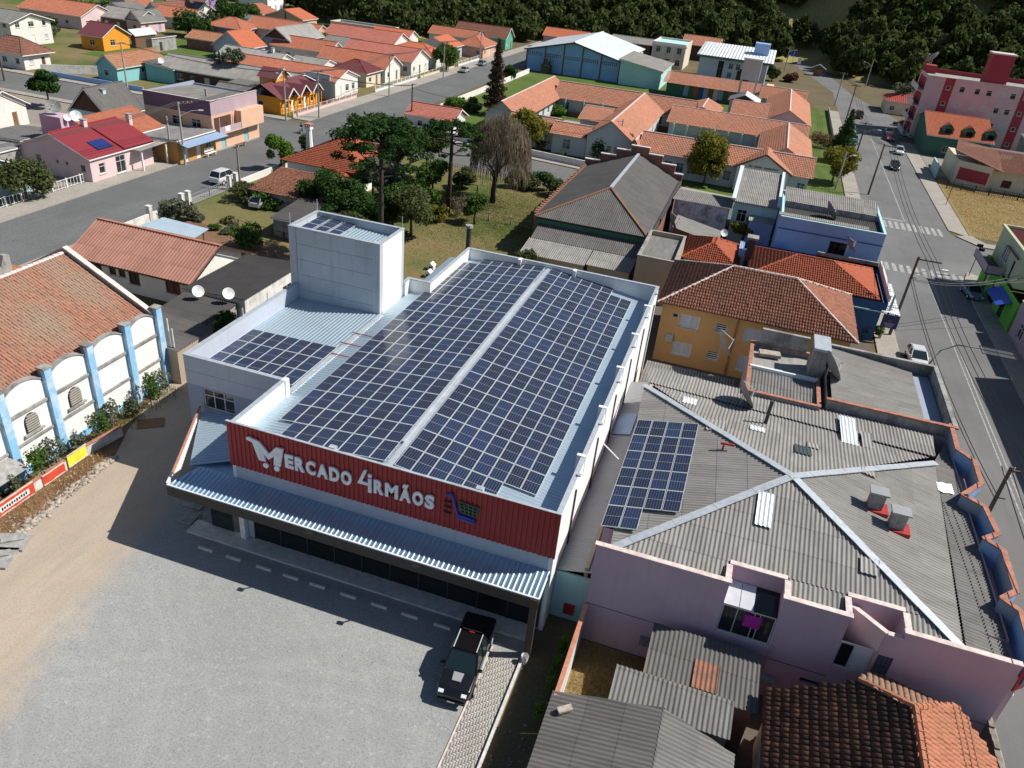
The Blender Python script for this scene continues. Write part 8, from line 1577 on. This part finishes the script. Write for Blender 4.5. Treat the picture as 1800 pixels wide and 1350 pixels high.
def car(name, label, loc, rz, style, paint, group=None, cat='car', scoop=False, cab_back=None):
    L, Wd, st, (c0, c1, c2, c3), top = STYLE[style]; t = thing(name, label, cat, tuple(loc), rz, group); P = M[paint]
    def ring(x, b, z, h): return [(x, -h*.90, b), (x, -h, b+(z-b)*.35), (x, -h*.97, z-.06), (x, -h*.88, z), (x, h*.88, z), (x, h*.97, z-.06), (x, h, b+(z-b)*.35), (x, h*.90, b)]
    bo_ = ring_loft([ring(*s) for s in st]).build('body', P, t, smooth=True, local=True); bv = bo_.modifiers.new('Bevel', 'BEVEL'); bv.width = .07; bv.segments = 3; bv.limit_method = 'ANGLE'; bv.angle_limit = R(20)
    hb = max(s[3] for s in st)*.93; ht = hb*.80; zb = max(s[2] for s in st)-.02
    def cr(x, z, h): return [(x, -h, z), (x, h, z)]
    g = MB(); A = [(c0, hb, zb), (c1, ht, top-.05), (c2, ht, top-.05), (c3, hb, zb)]
    g.face([(c3, -hb, zb), (c3, hb, zb), (c2, ht, top-.05), (c2, -ht, top-.05)]); g.face([(c0, hb, zb), (c0, -hb, zb), (c1, -ht, top-.05), (c1, ht, top-.05)])
    for s in (-1, 1): g.face([(c0, s*hb, zb), (c3, s*hb, zb), (c2, s*ht, top-.05), (c1, s*ht, top-.05)])
    go = g.build('windows', M['windscreen'], t, local=True)
    r_ = MB(); r_.extrude([(c1-.02, -ht-.01, top-.05), (c2+.02, -ht-.01, top-.05), (c2+.02, ht+.01, top-.05), (c1-.02, ht+.01, top-.05)], (0, 0, .01)); r_.extrude([(c1+.06, -ht+.06, top-.038), (c2-.06, -ht+.06, top-.038), (c2-.06, ht-.06, top-.038), (c1+.06, ht-.06, top-.038)], (0, 0, .04)); r_.build('roof', P, t, local=True)
    pl = MB()
    for s in (-1, 1):
        for (xa, xb, w) in ((c3, c2, .07), (c0, c1, .10), ((c0+c3)/2-.05, (c1+c2)/2-.05, .08)): pl.bar((xa, s*(hb+.008), zb), (xb, s*(ht+.008), top-.05), w, .05)
    pl.build('pillars', P, t, local=True)
    for (x, s) in ((L*.315, 1), (L*.315, -1), (-L*.305, 1), (-L*.305, -1)):
        r0 = .33 if style in ('suv', 'pickup') else .29; y = s*(Wd/2-.09)
        a = MB(); a.tube([(x, y-s*.05, r0+.04), (x, y+s*.055, r0+.04)], r0+.07, 14); a.build('wheel_arch', M['black'], t, local=True)
        w = MB(); w.tube([(x, y-.10, r0), (x, y+.10, r0)], r0, 16); wo = w.build('wheel', M['rubber'], t, local=True); rm = MB(); rm.tube([(x, y+s*.07, r0), (x, y+s*.112, r0)], [r0*.62, r0*.58], 10); rm.build('rim', M['alu'], wo, local=True)
    xf, xr = st[-1][0], st[0][0]; zf = st[-1][2]
    for s in (-1, 1):
        h = MB(); h.obox((st[-2][0]+.16, s*.58, st[-2][2]-.20), (1, 0, -.35), (0, 1, 0), (0, 0, 1), .13, .13, .10); h.build('headlight', M['headlight'], t, local=True)
        k = MB(); k.obox((xr+.10, s*.62, .72), (1, 0, 0), (0, 1, 0), (0, 0, 1), .06, .11, .22); k.build('taillight', M['taillight'], t, local=True)
        m_ = MB(); m_.obox((c3-.25, s*(hb+.12), zb+.02), (1, 0, 0), (0, 1, 0), (0, 0, 1), .06, .11, .13); m_.build('mirror', P, t, local=True)
    b = MB(); b.box(xf-.10, xf+.05, -st[-1][3]*.95, st[-1][3]*.95, .36, .52); b.build('front_bumper', M['black'] if style == 'pickup' else P, t, local=True); gr = MB(); gr.box(xf-.04, xf+.02, -.42, .42, zf-.12, zf-.02); gr.build('grille', M['black'], t, local=True); b = MB(); b.box(xr-.06, xr+.08, -st[0][3]*.95, st[0][3]*.95, .42, .56); b.build('rear_bumper', P, t, local=True)
    pq = MB(); pq.box(xf+.05, xf+.06, -.2, .2, .38, .48); pq.build('number_plate', M['dish'], t, local=True)
    if style == 'pickup':
        d = MB(); d.box(-2.5, -1.02, -.80, .80, 1.085, 1.11); d.build('bed_cover', M['black'], t, local=True)
        for s in (-1, 1): d = MB(); d.bar((-.6, s*.60, top+.06), (.6, s*.60, top+.06), .045); d.build('roof_rail', M['alu'], t, local=True); d = MB(); d.bar((-1.1, s*.93, .42), (1.0, s*.93, .42), .09); d.build('side_step', M['alu'], t, local=True)
        d = MB(); d.extrude([(1.45, -.26, 1.055), (1.95, -.22, 1.03), (1.95, .22, 1.03), (1.45, .26, 1.055)], (0, 0, .07)); d.build('bonnet_scoop', M['zincgrey'], t, local=True); d = MB(); d.box(-.66, -.60, -.14, .14, top-.02, top+.03); d.build('brake_light', M['taillight'], t, local=True)
        d = MB(); [d.bar((-1.0, s*.6, 1.1), (-.85, s*.55, 1.65), .05) for s in (-1, 1)]; d.bar((-.85, -.55, 1.65), (-.85, .55, 1.65), .05); d.build('sports_bar', M['black'], t, local=True)
    return t
tp = W(822, 1168, .4); car('pickup_truck', 'black double cab pickup truck parked nose out beside the paved walk', (-7.9, 26.1, .013), R(-86), 'pickup', 'car_black', cat='pickup truck')
p = W(432, 316); car('parked_car', 'white estate car standing at the garden kerb', (-67.1, 88.4, .01), R(88), 'suv', 'car_white')
for i, (x, y, a, st, c, lab) in enumerate(((817, 127, 92, 'sedan', 'car_silver', 'silver car parked up the left street beside the tree'), (848, 115, 92, 'hatch', 'car_teal', 'grey green car parked farthest up the left street'),
    (1705, 520, -82, 'hatch', 'car_blue', 'blue grey hatchback parked in the shade of the green shop'), (1608, 638, -88, 'hatch', 'car_white', 'white car half hidden behind the grey parapet block'),
    (1571, 297, -92, 'hatch', 'car_black', 'black car driving towards the crossing'), (1579, 270, -92, 'hatch', 'car_white', 'white hatchback behind the black car'), (1563, 246, -92, 'sedan', 'car_red', 'red car at the head of the shaded row'), (1561, 236, -92, 'hatch', 'car_silver', 'pale car just behind the red one'), (1508, 207, 92, 'suv', 'car_wine', 'dark red car at the far junction'),
    (1494, 230, 92, 'hatch', 'car_white', 'white car parked by the school kerb conifer'), (1499, 248, 92, 'hatch', 'car_teal', 'pale green car parked by the school kerb'), (1584, 222, 175, 'sedan', 'car_black', 'black car crossing before the pink apartment house'), (1597, 240, -92, 'suv', 'car_teal', 'pale blue van parked beside the dormer house'),
    (231, 70, 80, 'hatch', 'car_red', 'bright red car under the white carport'), (436, 92, 80, 'hatch', 'car_red', 'red car by the dark car shed'), (460, 362, 95, 'hatch', 'car_silver', 'pale car under the driveway pergola'))):
    p = W(x, y); car('parked_car', lab, (p.x, p.y, .015), R(a), st, c, 'cars in the streets')
p = W(224, 277); car('parked_car', 'dark car inside the red roof house garage', (r2[1]-2.2, r2[2]+9.9, .05), R(0), 'hatch', 'car_black', 'cars in the streets')
# ------------------------------------------------------------------ people: one continuous skinned body each
def person(name, label, loc, rz, joints, edges, radii, mat, hair='darkbrown', skinm='skin', head=None, hands=(), group=None):
    t = thing(name, label, 'person', tuple(loc), rz, group); me = bpy.data.meshes.new('body'); me.from_pydata(joints, edges, []); ob = bpy.data.objects.new('tmpbody', me); COL.objects.link(ob)
    sm = ob.modifiers.new('Skin', 'SKIN'); ob.modifiers.new('Sub', 'SUBSURF').levels = 1; sv = me.skin_vertices[0].data
    for i, r_ in enumerate(radii): sv[i].radius = (r_, r_)
    sv[0].use_root = True; dg = bpy.context.evaluated_depsgraph_get(); m2 = bpy.data.meshes.new_from_object(ob.evaluated_get(dg)); bpy.data.objects.remove(ob)
    m2.materials.clear(); m2.materials.append(M[mat]); m2.materials.append(M[skinm])
    for pgn in m2.polygons:
        c = pgn.center; pgn.use_smooth = True
        if c.z > head[2]-.17 or any((c-Vector(h)).length < .13 for h in hands): pgn.material_index = 1
    link('body', m2, t); hm = MB(); c = Vector(head)
    for (zz, r_) in ((0, 0),): pass
    hm.tube([c+Vector((-.02, 0, -.02)), c+Vector((-.015, 0, .07)), c+Vector((-.01, 0, .125))], [.115, .105, .05], 10); hm.build('hair', M[hair], t, local=True, smooth=True); return t
# walker on the school kerb
J = [(0, 0, .95), (0, 0, 1.15), (0, 0, 1.40), (0, 0, 1.50), (.02, 0, 1.63), (.03, 0, 1.72), (0, .17, 1.40), (.06, .22, 1.12), (.16, .22, .92), (0, -.17, 1.40), (-.06, -.22, 1.12), (.0, -.22, .90), (0, .09, .90), (.10, .10, .50), (.02, .10, .07), (.15, .10, .04), (0, -.09, .90), (-.08, -.10, .50), (-.22, -.10, .10), (-.10, -.10, .04)]
Ed = [(0, 1), (1, 2), (2, 3), (3, 4), (4, 5), (2, 6), (6, 7), (7, 8), (2, 9), (9, 10), (10, 11), (0, 12), (12, 13), (13, 14), (14, 15), (0, 16), (16, 17), (17, 18), (18, 19)]
Rr = [.15, .14, .15, .06, .10, .08, .07, .05, .04, .07, .05, .04, .10, .07, .05, .045, .10, .07, .05, .045]
person('person', 'person in orange top walking on the school pavement', W(1502, 286)+Vector((0, 0, .14)), R(100), J, Ed, Rr, 'orangepaint', head=(.03, 0, 1.68), hands=((.16, .22, .92), (0, -.22, .9)))
# motorcycle and rider
mp = W(530, 234); mc = thing('motorcycle', 'dark motorcycle riding down the left street', 'motorcycle', (mp.x, mp.y, .01), R(-70))
for x in (-.65, .68): w = MB(); w.tube([(x, -.06, .3), (x, .06, .3)], .3, 14); wo = w.build('wheel', M['rubber'], mc, local=True); k = MB(); k.tube([(x, -.065, .3), (x, .065, .3)], .17, 10); k.build('rim', M['alu'], wo, local=True)
b = MB(); b.tube([(-.75, 0, .72), (-.2, 0, .74), (.1, 0, .80), (.35, 0, .82)], [.10, .13, .16, .10], 8); b.build('seat_and_tank', M['car_black'], mc, local=True, smooth=True); b = MB(); b.box(-.3, .3, -.13, .13, .28, .62); b.build('engine', M['zincgrey'], mc, local=True); b = MB(); b.bar((.68, 0, .3), (.42, 0, .95), .06); b.bar((.42, -.34, 1.0), (.42, .34, 1.0), .04); b.bar((-.65, 0, .3), (.0, 0, .5), .06); b.build('fork', M['alu'], mc, local=True); b = MB(); b.obox((.52, 0, .82), (1, 0, 0), (0, 1, 0), (0, 0, 1), .08, .1, .16); b.build('headlamp', M['headlight'], mc, local=True)
J2 = [(-.25, 0, .88), (-.2, 0, 1.05), (-.08, 0, 1.30), (-.04, 0, 1.40), (.0, 0, 1.52), (.02, 0, 1.62), (-.06, .18, 1.30), (.12, .27, 1.10), (.40, .30, 1.03), (-.06, -.18, 1.30), (.12, -.27, 1.10), (.40, -.30, 1.03), (-.22, .11, .86), (.18, .20, .74), (.02, .18, .34), (.16, .18, .28), (-.22, -.11, .86), (.18, -.20, .74), (.02, -.18, .34), (.16, -.18, .28)]
person('person', 'helmeted rider in dark jacket sitting on the motorcycle', (mp.x, mp.y, .01), R(-70), J2, Ed, Rr, 'darkcloth', hair='car_black', head=(.02, 0, 1.58), hands=((.40, .30, 1.03), (.40, -.30, 1.03)))
# ------------------------------------------------------------------ poles, lamps, wires, signs
def pole(label, base, h, kind='cross', mat='polec', az=0.0, lamp=None, group='poles along the streets'):
    t = thing('utility_pole', label, 'utility pole', tuple(base), 0, group); B = Vector(base); MB().tube([B, B+Vector((0, 0, h*.5)), B+Vector((0, 0, h))], [.17, .14, .11], 8).build('shaft', M[mat], t)
    d = Vector((math.cos(az), math.sin(az), 0))
    if kind in ('cross', 'arm'):
        a0, a1 = (-1.1, 1.1) if kind == 'cross' else (0, 2.2); MB().bar(B+d*a0+Vector((0, 0, h-.25)), B+d*a1+Vector((0, 0, h-.25)), .1, .12).build('crossarm', M['poledark'], t)
        for k in range(4): q = B+d*(a0+(a1-a0)*(k+.3)/3.6)+Vector((0, 0, h-.19)); MB().tube([q, q+Vector((0, 0, .2))], [.05, .035], 6).build('insulator', M['gutter'], t)
        MB().bar(B+d*.0+Vector((0, 0, h-2.2)), B+d*.5+Vector((0, 0, h-2.2)), .07).build('bracket', M['poledark'], t)
    if lamp:
        L, la = lamp; e = Vector((math.cos(la), math.sin(la), 0)); p0 = B+Vector((0, 0, h*.78)); p1 = p0+e*L+Vector((0, 0, .9)); MB().tube([p0, p0.lerp(p1, .6)+Vector((0, 0, .25)), p1], .035, 6).build('lamp_arm', M['gutter'], t); m = MB(); m.obox(p1+e*.25-Vector((0, 0, .06)), e, Vector((-e.y, e.x, 0)), (0, 0, 1), .32, .12, .12); m.build('lamp_head', M['dish'], t)
    return t
PL = {}
def P_(key, label, px, py, h, **k): b = W(px, py); PL[key] = (b, h); return pole(label, b, h, **k)
P_('a', 'tall dark power pole at the pharmacy pavement corner', 1563, 590, 8.8, kind='arm', mat='poledark', az=0, lamp=(2.6, .15)); P_('b', 'concrete pole with thick base beside the ochre house corner', 1545, 596, 5.0, kind='plain')
P_('c', 'power pole with cross-arm beside the far crosswalk', 1526, 342, 8.4, kind='arm', mat='poledark', az=0, lamp=(3.0, 0)); P_('d', 'power pole beside the school kerb trees', 1497, 297, 8.6, kind='cross', mat='poledark', az=0, lamp=(2.4, -.2)); P_('e', 'pale pole with blue sign before the yellow kerb tree', 1468, 334, 6.4, kind='plain', lamp=(1.4, .5)); P_('f', 'power pole on the far left pavement of the main street', 1467, 186, 8.4, kind='cross', az=0); P_('g', 'power pole at the far junction behind the conifer', 1488, 208, 8.0, kind='cross', mat='poledark', az=.2); P_('h', 'lamp pole under the wooded hill at the junction', 1521, 153, 8.0, kind='plain', lamp=(2.2, 2.8)); P_('i', 'power pole with blue board near the clinic', 1378, 127, 8, kind='cross', az=.3, lamp=(2, .3)); P_('j', 'thin pole by the pink apartment house', 1590, 235, 7.5, kind='plain', mat='poledark')
P_('k', 'concrete power pole in front of the wooden shop', 326, 290, 8.6, kind='arm', az=1.2, lamp=(2.6, .6)); P_('l', 'slim concrete pole at the shop gate', 303, 286, 6.4, kind='plain'); P_('m', 'thin weathered pole at the garden gate', 423, 335, 5.6, kind='plain', mat='greywood'); P_('n', 'power pole before the orange cabins', 503, 212, 8.6, kind='cross', az=.2, lamp=(2.4, 2.6)); P_('o', 'power pole at the railing past the orange cabins', 561, 208, 8.4, kind='cross', az=.2, lamp=(2.2, .3)); P_('p', 'power pole before the cream pyramid roofed house', 684, 170, 8.6, kind='cross', az=.2); P_('q', 'power pole beside the big street tree', 779, 139, 8.6, kind='cross', az=.2); P_('r', 'power pole farthest up the left street', 843, 112, 8.4, kind='cross', az=.2); P_('s', 'power pole on the school street corner', 723, 228, 8.0, kind='cross', mat='poledark', az=1.3); P_('t', 'power pole before the turquoise house fence', 225, 162, 8.8, kind='cross', az=1.5); P_('u', 'power pole at the left edge on the cross street', 8, 142, 8.0, kind='plain', mat='poledark'); P_('v', 'lamp pole between the two clipped conifers', 1084, 284, 7.2, kind='plain', lamp=(1.4, 3.6)); P_('w', 'tall dark mast behind the open hangar', 503, 52, 9.5, kind='plain', mat='poledark'); P_('x', 'tall mast at the far end beside the sports hall', 1135, 70, 9, kind='plain', mat='poledark')
# pole rising behind the zigzag parapet, curved lamp, sign frame
pr_ = W(1702, 905, 4); PL['z'] = (Vector((18.2, 43.6, 0)), 9.2); pole('dark power pole with green insulators rising behind the zigzag parapet', (18.2, 43.6, 0), 9.2, kind='arm', mat='poledark', az=.1)
cl = thing('curved_lamp', 'curved street lamp with flat mesh panel over the main street', 'street lamp', (18.3, 66.5, 0)); b = Vector((18.3, 66.5, 0)); MB().tube([b, b+Vector((0, 0, 4.5)), b+Vector((.5, .1, 6.0)), b+Vector((1.6, .15, 6.7)), b+Vector((3.2, .1, 6.8))], [.09, .08, .07, .06, .05], 8).build('arm', M['greenpaint'], cl, smooth=True)
f = MB(); c0 = b+Vector((4.6, .1, 6.75))
for dx in (-1.3, 0, 1.3): f.bar(c0+Vector((dx, -.75, 0)), c0+Vector((dx, .75, 0)), .05)
for dy in (-.75, 0, .75): f.bar(c0+Vector((-1.3, dy, .0)), c0+Vector((1.3, dy, 0)), .05)
f.build('panel_frame', M['black'], cl); f = MB()
for i in range(18): f.bar(c0+Vector((-1.3+i*2.6/17, -.75, -.03)), c0+Vector((-1.3+i*2.6/17, .75, -.03)), .018)
for i in range(10): f.bar(c0+Vector((-1.3, -.75+i*1.5/9, -.03)), c0+Vector((1.3, -.75+i*1.5/9, -.03)), .018)
f.build('mesh', M['zincgrey'], cl, kind='stuff')
tl = thing('floodlight_post', 'short post with two square floodlights at the green shop corner', 'lamp post', tuple(W(1702, 486))); b = W(1702, 486); MB().bar(b, b+Vector((0, 0, 4.0)), .08).build('post', M['black'], tl)
for dz, dx in ((4.0, -.1), (3.5, .25)): m = MB(); m.obox(b+Vector((dx, 0, dz)), (1, 0, 0), (0, 1, 0), (0, 0, 1), .35, .1, .35); m.build('floodlight', M['black'], tl)
fp = thing('thin_post', 'thin dark post on the dry field', 'post', tuple(W(1662, 361))); b = W(1662, 361); MB().bar(b, b+Vector((0, 0, 5)), .09).build('post', M['poledark'], fp)
bl = thing('road_sign', 'blue direction sign on posts near the clinic', 'road sign', tuple(W(1389, 122))); b = W(1389, 122); MB().bar(b, b+Vector((0, 0, 6)), .12).build('post', M['gutter'], bl); MB().box(b.x-1.1, b.x+1.1, b.y-.04, b.y+.04, 4.2, 5.6).build('board', M['bluepaint'], bl)
bl = thing('road_sign', 'white bordered sign beside the far road bend', 'road sign', tuple(W(1400, 128))); b = W(1400, 128); MB().bar(b, b+Vector((0, 0, 4)), .1).build('post', M['gutter'], bl); MB().box(b.x-.6, b.x+.6, b.y-.04, b.y+.04, 2.8, 4.6).build('board', M['dish'], bl)
def wire(label, p, q, sag, n=14, r=.034, name='overhead_wire', count=3, gap=.5):
    """parallel sagging conductors strung between two poles"""
    p, q = Vector(p), Vector(q); d = (q-p).normalized(); s = Vector((-d.y, d.x, 0)); t = thing(name, label, 'overhead wire', tuple(p), 0, 'overhead wires')
    for k in range(count):
        o = s*(k-(count-1)/2)*gap; pts = [p.lerp(q, i/n)+o-Vector((0, 0, sag*4*(i/n)*(1-i/n))) for i in range(n+1)]; MB().tube(pts, r, 4, cap=False).build('conductor', M['wire'], t)
    return t
def top(k, dz=0): b, h = PL[k]; return Vector((b.x, b.y, h+dz))
wire('wires from the pole behind the zigzag parapet to the pharmacy pole', top('z', -.1)+Vector((1.2, 0, 0)), top('a', -.1)+Vector((1.2, 0, 0)), .9); wire('lower cable from the zigzag parapet pole to the pharmacy pole', top('z', -2.2), top('a', -2.2), 1.0, count=2, gap=.25)
wire('wires from the pharmacy pole to the far crosswalk pole', top('a', -.1)+Vector((1.2, 0, 0)), top('c', -.1)+Vector((1.2, 0, 0)), 1.0); wire('wires between the crosswalk pole and the school kerb pole', top('c', -.1), top('d', -.1), .7); wire('wires from the school kerb pole to the far junction', top('d', -.1), top('g', -.1), .8); wire('wires at the far junction', top('g', -.1), top('f', -.1), .5)
wire('wires from the bottom right corner to the zigzag parapet pole', (18.2, 12, 9), top('z', -.1), .7); wire('drooping cable from the pharmacy pole to the green shop', top('a', -1.6), (33.1, 92, 6.2), .9, count=1, r=.03); wire('second cable from the pharmacy pole to the green shop', top('a', -2.4), (33.1, 96, 5.4), 1.0, count=2, gap=.6)
wire('wires from the wooden shop pole past the red roof house', top('k', -.1), (-79.5, 52, 8.4), 1.0); wire('wires from the wooden shop pole to the orange cabins pole', top('k', -.1), top('n', -.1), .9); wire('wires along the orange cabins', top('n', -.1), top('o', -.1), .4); wire('wires from the railing pole up the left street', top('o', -.1), top('p', -.1), .8); wire('wires past the big street tree', top('p', -.1), top('q', -.1), .7); wire('wires at the far end of the left street', top('q', -.1), top('r', -.1), .7); wire('wires across the street to the school corner pole', top('o', -.6), top('s', -.3), .6, count=2); wire('wires along the cross street to the turquoise house', top('t', -.1), (-81, 125, 8), .8, count=2); wire('telephone cable along the school street', top('s', -.8), top('v', -.4), 1.2, count=1)
